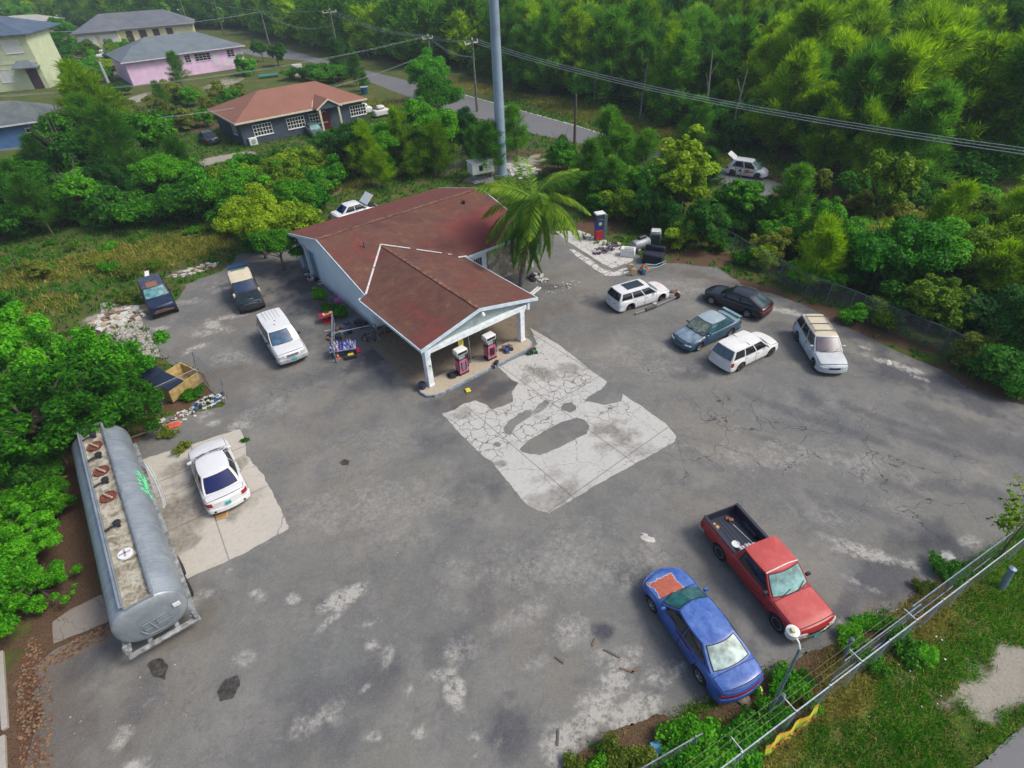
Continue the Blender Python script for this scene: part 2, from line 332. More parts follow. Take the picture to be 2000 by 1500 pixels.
LIGHTB = [(680, 1165, .95, .3, 32, .8), (635, 1220, .5, .16, 50, .6), (720, 1220, .4, .2, 0, .4), (725, 1260, .26, .2, 20, .7), (710, 1345, .36, .26, 50, .9), (800, 1350, .22, .26, 0, .7), (885, 1350, .26, .5, 20, .8), (850, 1320, .4, .25, 0, .5), (755, 1290, .2, .5, 0, .35), (880, 1280, .2, .2, 0, .5),
          (820, 1430, .18, .16, 0, .8), (930, 1440, .35, .3, 0, .7), (925, 1480, .2, .2, 0, .9), (970, 1450, .2, .2, 0, .5), (1200, 1330, 1.0, .45, 35, .85), (1280, 1320, .7, .4, 25, .7), (1150, 1400, 1.2, .5, 35, .8), (1230, 1390, 1.2, .4, 25, .75), (1100, 1450, .8, .6, 30, .7), (1040, 1300, .5, .3, 0, .3),
          (1120, 1230, .6, .6, 0, .35), (1180, 1290, .6, .35, 0, .3), (500, 1160, .35, .2, -20, .75), (450, 1115, .22, .14, 0, .6), (570, 1170, .25, .2, 0, .6), (480, 1290, .4, .3, 0, .3), (365, 1180, .3, .3, 0, .5), (400, 1160, .35, .2, 0, .5), (290, 1370, .3, .14, 40, .6), (262, 1500, .3, .3, 0, .8), (240, 1440, .2, .4, 0, .5),
          (630, 1400, .9, .35, 35, .35), (1000, 1210, 2.6, .5, 30, .25), (700, 1000, 5, 1.5, 0, .18), (1100, 1100, 4, 1.4, 10, .2), (430, 640, 1.3, .5, -45, .8), (445, 620, .9, .3, 20, .6), (380, 680, 1.0, .3, 30, .7), (400, 650, .8, .3, 10, .45), (320, 640, .8, .3, 0, .5), (365, 590, 1.2, .5, 0, .35),
          (440, 560, 1.4, .8, 0, .3), (365, 690, .8, .2, 60, .7), (400, 808, .6, .6, 0, .95), (420, 826, .5, .3, 0, .8), (470, 830, .5, .3, 0, .5), (450, 700, 1.2, .8, 0, .3), (1740, 710, 1.4, .3, -40, .9), (1690, 680, .4, .1, -40, .9), (1800, 740, .4, .1, -40, .6), (1540, 610, 1.6, .3, -35, .7), (1490, 600, .8, .2, -35, .6),
          (1265, 1052, .17, .08, -45, 1), (1850, 1085, .22, .15, 20, 1), (1720, 1090, 1.6, .25, -20, .6), (1650, 1060, 1.2, .2, -30, .4), (1890, 1060, .5, .25, 0, .5), (1600, 1010, 1.6, .5, -20, .2), (1440, 890, 3, .8, -10, .22), (1640, 900, 3, .7, -30, .25), (1060, 800, 1, .5, 0, .25), (520, 800, 2, .6, 30, .2),
          (1290, 560, 3, 1.2, -30, .22), (1240, 700, 3.5, 1.4, 0, .22), (760, 870, 2.6, 1.2, 0, .12), (730, 1440, .2, .1, 0, .5), (165, 1475, .12, .12, 0, .4), (1700, 1150, .6, .12, -40, .5), (1660, 1220, .5, .2, 20, .6)]
BROWNB = [(110, 1400, 1.5, 3.5, 15, .7), (60, 1480, 1.2, 2.5, 15, .9), (200, 1430, 2.2, 2, 20, .3), (500, 620, 5, 2.2, 35, .25), (450, 760, 3, 1.4, 35, .35), (930, 770, 2.0, 1.4, 35, .9), (700, 640, 2, 2, 35, .4), (1000, 620, 4, 2.5, 35, .6), (1180, 620, 3, 2, 0, .3), (1600, 700, 2.5, 2.5, -45, .2),
          (1450, 1370, 1, .3, 25, .8), (1300, 1410, 1.3, .4, 25, .5), (520, 560, 2, 2, 0, .3), (400, 740, 1.5, .6, 30, .6), (1390, 545, 3, .7, -35, .7), (1180, 1440, 1.4, .4, 25, .6), (350, 1230, 1.0, .8, 0, .5), (1700, 1200, 2.5, .35, 30, .6), (460, 720, .7, .4, 0, .6)]
q = NT('worn_asphalt'); P_ = q.pos(False)
n1 = q.noise(.16, 4, .55, .1, vec=P_); n2 = q.noise(.9, 8, .74, .0, vec=P_); n3 = q.noise(6, 6, .75, vec=P_); n4 = q.noise(38, 3, .8, vec=P_)
c = q.mix(q.ramp(n1, [(.35, 0), (.65, 1)]), (.132, .140, .136), (.190, .178, .150))
c = q.mix(q.ramp(n2, [(.42, 0), (.66, .75)]), c, (.095, .098, .108))
c = q.mix(q.ramp(q.noise(.45, 8, .76, .1, vec=P_), [(.46, 0), (.66, .6)]), c, (.27, .26, .23))
c = q.mix(q.ramp(q.noise(.28, 9, .78, .1, vec=P_), [(.48, 0), (.66, .6)]), c, (.085, .088, .10))
c = q.mix(q.ramp(n3, [(.52, 0), (.80, .5)]), c, (.235, .225, .205))
c = q.mix(q.math('MULTIPLY', q.attr('brown').outputs['Fac'], .9), c, (.105, .082, .062))
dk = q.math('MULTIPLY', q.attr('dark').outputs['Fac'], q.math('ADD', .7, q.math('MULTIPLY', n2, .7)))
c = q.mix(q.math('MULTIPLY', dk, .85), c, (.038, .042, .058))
lf = q.math('MULTIPLY', q.attr('light').outputs['Fac'], q.math('ADD', .55, q.math('MULTIPLY', q.math('SUBTRACT', q.math('ADD', q.noise(2.2, 7, .75, .6, vec=P_), n3), 1.0), 3.4)))
c = q.mix(q.math('MULTIPLY', q.ramp(lf, [(.02, 0), (.50, 1)]), .8), c, (.43, .415, .375))
c = q.mix(q.ramp(n4, [(.56, 0), (.70, .5)]), c, (.34, .33, .30)); c = q.mix(q.ramp(n4, [(.30, .6), (.44, 0)]), c, (.045, .045, .045)); c = q.mix(q.ramp(q.noise(90, 2, .8, vec=P_), [(.55, 0), (.75, .5)]), c, (.30, .29, .27))
wp = q.add('ShaderNodeVectorMath', _operation='ADD'); q.l(P_, wp.inputs[0])
nv = q.add('ShaderNodeTexNoise', Scale=.9, Detail=4.0); q.l(P_, nv.inputs['Vector']); sc_ = q.add('ShaderNodeVectorMath', _operation='SCALE'); q.l(nv.outputs['Color'], sc_.inputs[0]); sc_.inputs['Scale'].default_value = 2.2; q.l(sc_.outputs[0], wp.inputs[1])
vor = q.add('ShaderNodeTexVoronoi', _feature='DISTANCE_TO_EDGE', Scale=.38); q.l(wp.outputs[0], vor.inputs['Vector'])
vor2 = q.add('ShaderNodeTexVoronoi', _feature='DISTANCE_TO_EDGE', Scale=1.6); q.l(wp.outputs[0], vor2.inputs['Vector'])
ck = q.ramp(vor.outputs['Distance'], [(.0, .8), (.011, 0)]); ck2 = q.ramp(vor2.outputs['Distance'], [(.0, .6), (.022, 0)])
cm = q.ramp(q.noise(.22, 3, .6, vec=P_), [(.48, 0), (.62, 1)])
c = q.mix(q.math('MULTIPLY', ck, q.math('ADD', q.math('MULTIPLY', cm, .35), q.math('MULTIPLY', q.attr('crack').outputs['Fac'], 1.3))), c, (.04, .042, .045)); c = q.mix(q.math('MULTIPLY', q.math('MULTIPLY', ck2, cm), q.attr('crack').outputs['Fac']), c, (.045, .045, .045))
q.l(c, q.b.inputs['Base Color']); q.b.inputs['Roughness'].default_value = .9; q.b.inputs['Specular IOR Level'].default_value = .25
q.bump(q.math('ADD', n3, q.math('MULTIPLY', n4, .5)), .5, .015); ASPH = q.m
ISLE = []
def lot_attr(L, sd): return lambda X, Y: blobs(X, Y, L, sd, 1.15, 2.2)
crackL = [(1550, 850, 6, 3, -30, 1), (1800, 950, 6, 3, -30, 1), (1400, 900, 4, 2, 0, .8), (600, 760, 4, 2, 30, .5), (1000, 1100, 5, 2, 0, .3), (1700, 1100, 3, 1, 0, .6)]
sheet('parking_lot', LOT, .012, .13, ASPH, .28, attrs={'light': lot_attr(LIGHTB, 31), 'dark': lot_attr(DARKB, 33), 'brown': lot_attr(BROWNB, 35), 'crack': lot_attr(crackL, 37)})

# ------------------------------------------------------------------ concrete
def concrete(name, base, joints=None, rot=0.0, crack=3.0, crackw=.02, stain=.5, crack_attr=False, dark=(.16, .15, .135)):
    q = NT(name); P_ = q.pos(False)
    n1 = q.noise(.8, 6, .65, .4, vec=P_); n2 = q.noise(5, 7, .75, .3, vec=P_); n3 = q.noise(30, 3, .7, vec=P_)
    c = q.mix(n1, tuple(x*.82 for x in base), tuple(min(1, x*1.12) for x in base))
    c = q.mix(q.math('MULTIPLY', q.ramp(n2, [(.5, 0), (.78, 1)]), stain), c, dark)
    c = q.mix(q.ramp(n1, [(.55, 0), (.75, stain*.6)]), c, tuple(x*1.3 for x in dark))
    c = q.mix(q.ramp(n3, [(.6, 0), (.75, .3)]), c, dark)
    if joints:
        mp = q.add('ShaderNodeMapping', _vector_type='POINT'); q.l(P_, mp.inputs['Vector']); mp.inputs['Rotation'].default_value = (0, 0, -rot); mp.inputs['Location'].default_value = joints[2:]+(0,)
        sp = q.add('ShaderNodeSeparateXYZ'); q.l(mp.outputs[0], sp.inputs[0])
        for k in (0, 1):
            f = q.math('ABSOLUTE', q.math('SUBTRACT', q.math('FRACT', q.math('DIVIDE', sp.outputs[k], joints[k])), .5))
            c = q.mix(q.ramp(f, [(.010/joints[k]*1.5, .55), (.022/joints[k]*1.5, 0)]), c, (.06, .05, .045))
    if crack:
        wp = q.add('ShaderNodeVectorMath', _operation='ADD'); q.l(P_, wp.inputs[0])
        nv = q.add('ShaderNodeTexNoise', Scale=2.2, Detail=4.0); q.l(P_, nv.inputs['Vector']); s_ = q.add('ShaderNodeVectorMath', _operation='SCALE'); q.l(nv.outputs['Color'], s_.inputs[0]); s_.inputs['Scale'].default_value = .55; q.l(s_.outputs[0], wp.inputs[1])
        v = q.add('ShaderNodeTexVoronoi', _feature='DISTANCE_TO_EDGE', Scale=crack); q.l(wp.outputs[0], v.inputs['Vector'])
        k = q.ramp(v.outputs['Distance'], [(0, .95), (crackw*crack*1.5, 0)])
        if crack_attr: k = q.math('MULTIPLY', k, q.attr('crack').outputs['Fac'])
        c = q.mix(k, c, (.075, .065, .055))
        v = q.add('ShaderNodeTexVoronoi', _feature='DISTANCE_TO_EDGE', Scale=crack*.28); q.l(wp.outputs[0], v.inputs['Vector'])
        c = q.mix(q.ramp(v.outputs['Distance'], [(0, .8), (crackw*crack*.2, 0)]), c, (.08, .07, .06))
    if crack_attr:
        c = q.mix(q.math('MULTIPLY', q.attr('dirt').outputs['Fac'], q.math('MULTIPLY', n2, 1.5)), c, (.12, .105, .085))
    q.l(c, q.b.inputs['Base Color']); q.b.inputs['Roughness'].default_value = .85; q.b.inputs['Specular IOR Level'].default_value = .3; q.bump(n2, .3, .01)
    return q.m
# forecourt pad with asphalt filled holes
OS = (-8.7, 30.2); AST = math.radians(37.3); E1 = (math.cos(AST), math.sin(AST)); E2 = (-E1[1], E1[0])
def SL(i, j): return (OS[0]+E1[0]*i+E2[0]*j, OS[1]+E1[1]*i+E2[1]*j)
PAD = px([(863, 808), (890, 800), (906, 788), (930, 783), (948, 790), (960, 801), (978, 795), (1003, 785), (1000, 768), (1008, 755), (1013, 748), (1000, 742), (972, 717),
          (1032, 690), (1050, 672), (1035, 640), (1062, 656), (1095, 676), (1125, 700), (1160, 728), (1185, 746), (1176, 760), (1150, 775), (1142, 783), (1180, 792), (1215, 784), (1216, 769),
          (1235, 783), (1250, 792), (1305, 832), (1320, 852), (1319, 862), (1260, 895), (1175, 942), (1072, 1003), (1050, 998), (1030, 988), (1000, 950), (975, 920), (958, 900), (947, 895), (920, 868), (890, 838)])
HOLES = [px([(1015, 878), (1030, 862), (1060, 845), (1095, 825), (1125, 816), (1142, 820), (1150, 833), (1145, 848), (1120, 860), (1090, 876), (1055, 889), (1035, 888), (1020, 884)]),
         px([(1095, 797), (1102, 788), (1115, 786), (1126, 794), (1124, 802), (1112, 806), (1100, 802)]),
         px([(982, 838), (995, 822), (1015, 808), (1030, 802), (1042, 806), (1030, 818), (1008, 832), (998, 850), (988, 848)]),
         px([(1040, 806), (1052, 790), (1066, 780), (1074, 788), (1062, 800), (1050, 808)]), px([(962, 868), (970, 862), (980, 868), (976, 874), (970, 874)])]
crk = lambda X, Y: blobs(X, Y, [(920, 830, 2.0, 1.2, 35, 1), (960, 860, 2, 1.2, 35, 1), (1080, 770, 1.6, 1.2, 35, 1), (1120, 750, 2.2, 1.2, 35, 1), (1060, 730, 1.2, 1.0, 0, .8), (1180, 810, 1.6, .6, 35, .9), (1010, 800, 1.2, .8, 0, 1), (1060, 830, 1.8, .6, 35, .9), (960, 890, 1, .5, 35, 1)], 41)
drt = lambda X, Y: blobs(X, Y, [(1200, 850, 1.2, .8, 20, .9), (1110, 960, .8, .7, 0, .8), (1120, 720, 1.2, .9, 0, .7), (1060, 730, 1, .7, 0, .8), (1240, 880, .9, .6, 0, .5), (1070, 930, .8, .5, 0, .5), (1060, 985, .8, .4, 0, .6), (900, 810, .6, .4, 0, .6), (1050, 815, .3, .2, 0, .8), (975, 905, .35, .2, 0, .9), (1180, 870, .6, .5, 0, .6), (1040, 650, 1.6, 1.0, 35, .3)], 43, 1.1, 2.4)
sheet('concrete_pad', PAD, .020, .06, concrete('forecourt_concrete', (.46, .455, .43), (3.6, 5.2, .9, 1.6), AST, 1.7, .020, .6, True), .06, holes=HOLES, attrs={'crack': crk, 'dirt': drt}, nz_scale=3.0)
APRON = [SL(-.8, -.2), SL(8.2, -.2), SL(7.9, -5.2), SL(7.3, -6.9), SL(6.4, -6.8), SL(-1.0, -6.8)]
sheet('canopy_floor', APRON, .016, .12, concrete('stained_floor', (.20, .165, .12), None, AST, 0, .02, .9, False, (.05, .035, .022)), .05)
# tanker pad, trash slab, right slab, kerbs
TPAD = px([(468, 838), (480, 862), (482, 890), (515, 928), (566, 1032), (470, 1085), (365, 1132), (330, 1060), (262, 985), (255, 905), (395, 862)])
tst = lambda X, Y: blobs(X, Y, [(370, 1000, 1.3, 1.6, 20, .7), (400, 940, .9, 1.1, 0, .9), (350, 980, 1, 1.2, 0, .9), (360, 1060, .9, .8, 0, .8), (450, 1010, .25, .2, 0, .8), (345, 920, .6, .6, 0, .7), (430, 1000, .8, .5, 0, .5), (500, 970, .8, .5, 0, .35), (470, 905, .3, .4, 0, .7)], 44, 1.0, 2.4)
sheet('concrete_slab', TPAD, .022, .08, concrete('tanker_slab_concrete', (.47, .44, .385), (4.6, 3.4, .3, 1.0), math.radians(33), .5, .012, .45, True, (.18, .16, .13)), .06, attrs={'crack': crk, 'dirt': tst}, nz_scale=2.5)
sheet('concrete_slab', px([(102, 1215), (105, 1258), (215, 1215), (200, 1160), (140, 1190)]), .024, .08, concrete('old_slab', (.25, .22, .19), None, 0, .9, .01, .6), .05)
sheet('concrete_slab', px([(1085, 452), (1130, 450), (1180, 468), (1232, 490), (1238, 505), (1234, 512), (1210, 520), (1195, 524), (1175, 515), (1150, 498), (1105, 470)]), .022, .07, concrete('side_slab', (.54, .52, .48), None, 0, .8, .02, .45), .06)
sheet('kerb_strip', px([(1112, 488), (1120, 487), (1150, 505), (1180, 527), (1200, 530), (1235, 520), (1235, 528), (1210, 539), (1184, 540), (1160, 526), (1130, 504)]), .028, .06, concrete('kerb_concrete', (.55, .54, .50), (.8, 40., .1, .1), math.radians(-52), 1.5, .03, .3), .07)
sheet('concrete_slab', px([(196, 590), (262, 598), (318, 700), (300, 700), (240, 700), (200, 640)]), .024, .09, concrete('rubble_slab', (.42, .39, .34), None, 0, 2.5, .03, .8), .12)
kb = MB()
for a, b in (((3, 1275), (12, 1425)), ((6, 1440), (14, 1640))):
    p0 = G(*a); p1 = G(*b); L_ = math.dist(p0, p1); an = math.atan2(p1[1]-p0[1], p1[0]-p0[0])
    kb.box((p0[0]+p1[0]-L_)/2, (p0[0]+p1[0]+L_)/2, (p0[1]+p1[1])/2-.09, (p0[1]+p1[1])/2+.09, -.1, .13, .02, an)
tag(kb.build('kerb', concrete('kerb_old', (.36, .34, .30), None, 0, 0, .02, .6)), kind='structure')
# potholes and lids in the asphalt
q = NT('wet_pothole'); q.l(q.ramp(q.noise(5, 6, .7, vec=q.pos(False)), [(.35, (.018, .018, .016)), (.6, (.07, .065, .055)), (.75, (.2, .18, .15))]), q.b.inputs['Base Color']); q.b.inputs['Roughness'].default_value = .55
for pl_ in ([(288, 1300), (300, 1288), (318, 1286), (329, 1300), (322, 1328), (300, 1322)], [(424, 1352), (440, 1328), (466, 1318), (470, 1338), (455, 1366), (432, 1370)], [(664, 903), (672, 896), (682, 900), (680, 908), (668, 910)], [(374, 1204), (384, 1198), (393, 1206), (386, 1216), (376, 1214)]): sheet('pothole', px(pl_), .018, .04, q.m, .05, nz_scale=5)
# roads
q = NT('road_asphalt'); P_ = q.pos(False)
c = q.mix(q.noise(.4, 5, .6, vec=P_), (.115, .118, .128), (.165, .165, .168)); c = q.mix(q.ramp(q.noise(9, 4, .7, vec=P_), [(.55, 0), (.8, .5)]), c, (.22, .22, .21))
q.l(c, q.b.inputs['Base Color']); q.b.inputs['Roughness'].default_value = .85; ROADM = q.m
ROAD = px([(1240, 305), (1180, 290), (1010, 255), (815, 196), (700, 152), (600, 119), (500, 110), (478, 104)])+[(-75, 160), (-110, 152), (-110, 158), (-75, 167)]+px([(500, 96), (560, 96), (660, 124), (830, 166), (1000, 212), (1130, 248), (1265, 292), (1500, 350), (1530, 362), (1500, 385), (1440, 372)])
sheet('road', ROAD, .016, .5, ROADM, .15)
EDGE = px([(830, 165), (1000, 212), (1130, 248), (1265, 292)])
V = []; 
for k, (x, y) in enumerate(EDGE): V += [(x, y, .022), (x+.22, y+.22, .022)]
tag(npmesh('kerb_line', V, [[2*k, 2*k+1, 2*k+3, 2*k+2] for k in range(len(EDGE)-1)], simple('edge_line', (.5, .49, .45), .8, 0, .3, 3)), kind='structure')
sheet('side_road', px([(1895, 1510), (1925, 1480), (2000, 1415), (2100, 1330)])+[(24, 9), (26, 2), (14, .5), (12.6, 4.9)], .014, .12, ROADM, .1)

# ------------------------------------------------------------------ vehicles
def interp(P, x):
    xs = [p[0] for p in P]; ys = [p[1] for p in P]
    return float(np.interp(x, xs, ys))
def make_wheel(parent, x, y, r, wd, hub='alloy', name='wheel', flat=0):
    e = empty(name, (x, y, r)); e.parent = parent; s = 1 if y > 0 else -1
    b = MB(); h = wd/2
    b.lathe([(r*.58, -h*.9), (r*.80, -h), (r*.95, -h*.92), (r, -h*.6), (r, h*.6), (r*.95, h*.92), (r*.80, h), (r*.60, h*.92), (r*.58, h*.6)], 26, axis='y'); b.build('tyre', BLACK, e, True)
    d = MB()
    if hub == 'rust':
        d.lathe([(r*.6, -h*.5*s), (r*.6, h*.6*s), (r*.3, h*.2*s), (.001, h*.3*s)], 20, axis='y'); d.build('rim', RUST, e, True); return e
    d.lathe([(r*.64, h*.2*s), (r*.64, h*.93*s), (r*.57, h*.9*s), (r*.52, h*.62*s), (r*.2, h*.78*s), (.001, h*.82*s)], 24, axis='y')
    d.mi = 1; n = 5 if hub == 'alloy' else 8
    for k in range(n):
        t0 = 2*math.pi*(k+.22)/n; t1 = 2*math.pi*(k+.78)/n; yy = h*.87*s
        P = [(r*.26*math.cos(t0+.12), r*.26*math.sin(t0+.12)), (r*.5*math.cos(t0), r*.5*math.sin(t0)), (r*.5*math.cos((t0+t1)/2)*1.03, r*.5*math.sin((t0+t1)/2)*1.03), (r*.5*math.cos(t1), r*.5*math.sin(t1)), (r*.26*math.cos(t1-.12), r*.26*math.sin(t1-.12))]
        F_ = [0, 1, 2, 3, 4]; d.addm([(a, yy, c_) for a, c_ in P], [F_ if s < 0 else F_[::-1]])
    d.build('rim', [ALLOY if hub != 'dark' else DARKP, UNDER], e, True)
    return e
ROWF = [0, .40, .76, .90, .965, 1.0, .992, .95, 0]
def make_car(name, label, cat, loc, heading, p):
    T = empty(name, (loc[0], loc[1], p.get('z', 0.0)), math.radians(heading), label, cat, p.get('group'))
    L, W = p['L'], p['W']; hl = L/2; zb = p.get('zb', .21); r = p.get('r', .315); Ra = r+.065
    xf = hl-p.get('fo', .85); xr = xf-p['wb']; top = sorted(p['top']); nb = p.get('nose', .16); tb = p.get('tail', .10)
    paintm = p['paint']; roofm = p.get('roofm', paintm); hoodm = p.get('hoodm', paintm)
    def hw(x):
        t = max(0, (abs(x)-(hl-.62))/.62); k = p.get('taper', .13) if x > 0 else p.get('tapr', .09)
        return W/2*(1-k*min(1, t)**2.2)
    def ztop(x): return interp(top, x)
    cuts = sorted(set(p.get('doors', []))); hood0 = p['cab'][0]+.04; 
    xs = set(np.round(np.linspace(-hl+.10, hl-.10, 46), 3)) | {hl-.03, hl, -hl, -hl+.03} | set(cuts)
    for xw in (xf, xr):
        for k in (-1.04, -1, -.93, -.8, -.6, -.35, 0, .35, .6, .8, .93, 1, 1.04): xs.add(round(xw+Ra*k, 3))
    xs = np.array(sorted(xs)); keep = [0]
    for i in range(1, len(xs)):
        if xs[i]-xs[keep[-1]] > .012: keep.append(i)
    xs = xs[keep]
    def section(x):
        zt = ztop(x); b = zb; h = hw(x)
        e = hl-abs(x)
        if e < .11:
            k = 1-e/.11; zt -= .10*k*k; b += .07*k; h *= 1-.05*k*k
        zm = b+(zt-b)*.52
        Z = [zt, zt-.006, zt-.022, zt-.05-.01*(zt-b), zt-.13, zm, b+.10, b, b]
        Y = [f*h for f in ROWF]
        for xw in (xf, xr):
            if abs(x-xw) < Ra*1.001:
                za = r+math.sqrt(max(0, Ra*Ra-(x-xw)**2))
                for k in (4, 5, 6, 7): Z[k] = max(Z[k], min(za, zt-.07))
        bow = nb if x > 0 else tb; k = max(0, 1-e/.75)
        X_ = [x-(bow*(yy/(W/2))**2*k*k if x > 0 else -bow*(yy/(W/2))**2*k*k) for yy in Y]
        return X_, Y, Z
    n = len(xs); V = []
    for x in xs:
        X_, Y, Z = section(x)
        ring = [(X_[k], Y[k], Z[k]) for k in range(9)]+[(X_[k], -Y[k], Z[k]) for k in range(7, 0, -1)]
        V += ring
    m = 16; F_ = []; M_ = []; bed = p.get('bed')
    for i in range(n-1):
        xm = (xs[i]+xs[i+1])/2
        for k in range(m):
            if bed and bed[0] < xm < bed[1] and k in (0, 1, 14, 15): continue
            F_.append([i*m+k, i*m+(k+1) % m, (i+1)*m+(k+1) % m, (i+1)*m+k]); M_.append(1 if k in (7, 8) else 0)
    F_.append([k for k in range(m)][::-1]); F_.append([(n-1)*m+k for k in range(m)]); M_ += [0, 0]
    b = MB(); b.V = V; b.F = F_; b.M = M_
    # cabin shell joined to the body
    cab = p['cab']; xF0, xF1, xR1, xR0 = cab; zr = p['roof']; w0 = p.get('w0', .475)*W; w1 = p.get('w1', .375)*W
    zF = ztop(xF0)-.015; zR = ztop(xR0)-.015; zS = min(ztop(0), zF+.02)-.03
    bowF, bowR = p.get('bowf', .12), p.get('bowr', .07)
    def wd(t, u): 
        tt = t**1.15; return (w0*(1-tt)+w1*tt+.02*math.sin(math.pi*t))*(1-p.get('ptaper', .05)*(2*u-1)**2)
    def zat(t, u): 
        zbse = zF*(1-u)+zR*u; return zbse+(zr-zbse)*t
    def side(u, t, s):
        x = (xF0+(xF1-xF0)*t)*(1-u)+(xR0+(xR1-xR0)*t)*u
        x -= (bowF*.0)*(1-u); return Vector((x, s*wd(t, u), zat(t, u)))
    def front(s, t): 
        a = side(0, t, 1); return Vector((a.x+bowF*(1-s*s)*(1-.35*t), s*wd(t, 0), a.z+.02*(1-s*s)*t))
    def rear(s, t):
        a = side(1, t, 1); return Vector((a.x-bowR*(1-s*s), s*wd(t, 1), a.z+.02*(1-s*s)*t))
    def roof(s, u):
        a = front(s, 1); c_ = rear(s, 1); y = s*wd(1, u)
        return Vector((a.x*(1-u)+c_.x*u, y, zr+.02*(1-s*s)+.035*(1-s**4)*math.sin(math.pi*u)**.6))
    def grid(mb, fn, A, B, flip=False):
        base = len(mb.V)
        for a in A:
            for c_ in B: mb.V.append(tuple(fn(a, c_)))
        nb_ = len(B)
        for i in range(len(A)-1):
            for j in range(nb_-1):
                f = [base+i*nb_+j, base+(i+1)*nb_+j, base+(i+1)*nb_+j+1, base+i*nb_+j+1]
                mb.F.append(f[::-1] if flip else f); mb.M.append(mb.mi)
    S9 = np.linspace(-1, 1, 9); T6 = np.linspace(0, 1, 6); U9 = np.linspace(0, 1, 10)
    b.mi = 0
    grid(b, front, S9, T6); grid(b, rear, S9, T6, True)
    grid(b, lambda u, t: side(u, t, 1), U9, T6); grid(b, lambda u, t: side(u, t, -1), U9, T6, True)
    b.build('body', [paintm, UNDER], T, True)
    rb = MB(); grid(rb, lambda s, u: roof(s, u)+Vector((0, 0, .004)), np.linspace(-1, 1, 13), np.linspace(0, 1, 12), True); ro = rb.build('roof', roofm, T, True)
    def glass(nm, fn, a0, a1, b0, b1, mat, brd=.05):
        mb = MB()
        for lay, (off, ia, ib) in enumerate(((.006, 0, 0), (.011, brd, brd*1.3))):
            mb.mi = 1-lay; A = np.linspace(a0+ia*(a1-a0), a1-ia*(a1-a0), 7); B = np.linspace(b0+ib*(b1-b0), b1-ib*(b1-b0), 5)
            def g(a, c_):
                e = .01; P0 = fn(a, c_); n_ = (fn(a+e, c_)-P0).cross(fn(a, c_+e)-P0)
                n_ = n_.normalized() if n_.length > 1e-9 else Vector((0, 0, 1)); ctr = Vector(((xF1+xR1)/2, 0, (zF+zr)/2-.1))
                if n_.dot(P0-ctr) < 0: n_ = -n_
                return P0+n_*off
            grid(mb, g, A, B)
        return mb.build(nm, [mat, BLACK], T, True)
    ws = p.get('ws', glassm('glass_teal', (.10, .19, .19), .06, .3)); sg = p.get('sg', glassm('glass_dark', (.012, .018, .022), .06))  # default teal windshield colour stands for reflected sky
    if p.get('ws', 1): glass('windshield', front, -.94, .94, .03, .94, ws, .025)
    rgf = p.get('rearglass', (.05, .93))
    if p.get('rg', 1): glass('rear_window', rear, -.9, .9, rgf[0], rgf[1], p.get('rg', sg), .03)
    for s in (1, -1):
        for u0, u1 in p['panes']: glass('side_window', lambda u, t, s=s: side(u, t, s), u0, u1, .10, .90, sg, .05)
    # panels: hood, doors, trunk lid
    def sect_pts(x, rows):
        X_, Y, Z = section(x); return [(X_[k], Y[k], Z[k]) for k in rows]
    def panel(nm, x0, x1, half, parent=T, mat=paintm, lift=.008, w_=.90):
        """upper panel between two stations"""
        mb = MB(); st = [x0]+[x for x in xs if x0 < x < x1]+[x1]
        for lay, (off, i) in enumerate(((lift*.45, 0), (lift, .022))):
            mb.mi = 1-lay; sta = [x0+i]+[x for x in st if x0+i+.01 < x < x1-i-.01]+[x1-i]
            Yf = np.linspace(-1, 1, 15); base = len(mb.V)
            for x in sta:
                X_, Y, Z = section(x); hwx = Y[3]*w_/.90-i
                for f in Yf:
                    y = f*hwx; ay = abs(y)
                    mb.V.append((float(np.interp(ay, Y[:6], X_[:6])), y, float(np.interp(ay, Y[:6], Z[:6]))+off+.012*(1-f*f)*lay))
            for a in range(len(sta)-1):
                for j in range(14): mb.F.append([base+a*15+j, base+(a+1)*15+j, base+(a+1)*15+j+1, base+a*15+j+1]); mb.M.append(mb.mi)
        return mb.build(nm, [mat, UNDER], parent, True)
    if p.get('hood', 1): panel('hood', p['cab'][0]+.14, hl-.16, 1, mat=hoodm)
    if p.get('trunk'): panel('trunk_lid', -hl+.13, p['cab'][3]-.12, 1, mat=p.get('trunkm', paintm))
    dz = p.get('doors', [])
    for s in (1, -1):
        for k in range(len(dz)-1):
            x0, x1 = dz[k+1], dz[k]; mb = MB(); st = [x for x in xs if x0 <= x <= x1]
            for lay, (off, i) in enumerate(((.004, 0), (.008, .016))):
                mb.mi = 1-lay; sta = [x0+i]+[x for x in st if x0+i+.01 < x < x1-i-.01]+[x1-i]; base = len(mb.V)
                for x in sta:
                    X_, Y, Z = section(x)
                    for rI in (3.2, 4, 5, 6):
                        k0 = int(rI); fr = rI-k0; k1 = min(k0+1, 8)
                        mb.V.append((x, s*(Y[k0]*(1-fr)+Y[k1]*fr+off), Z[k0]*(1-fr)+Z[k1]*fr+(i if rI == 6 else 0)))
                for a in range(len(sta)-1):
                    for j in range(3):
                        f = [base+a*4+j, base+(a+1)*4+j, base+(a+1)*4+j+1, base+a*4+j+1]; mb.F.append(f if s > 0 else f[::-1]); mb.M.append(mb.mi)
            dr = mb.build('door', [p.get('doorm', paintm) if s > 0 or not p.get('doormR') else p['doormR'], UNDER], T, True)
            X_, Y, Z = section(x0+.14); hb = MB(); yy = Y[4]+.004; hb.box(x0+.08, x0+.22, min(s*yy, s*(yy+.03)), max(s*yy, s*(yy+.03)), Z[4]-.03, Z[4], .008); hb.build('handle', p.get('handlem', DARKP), dr)
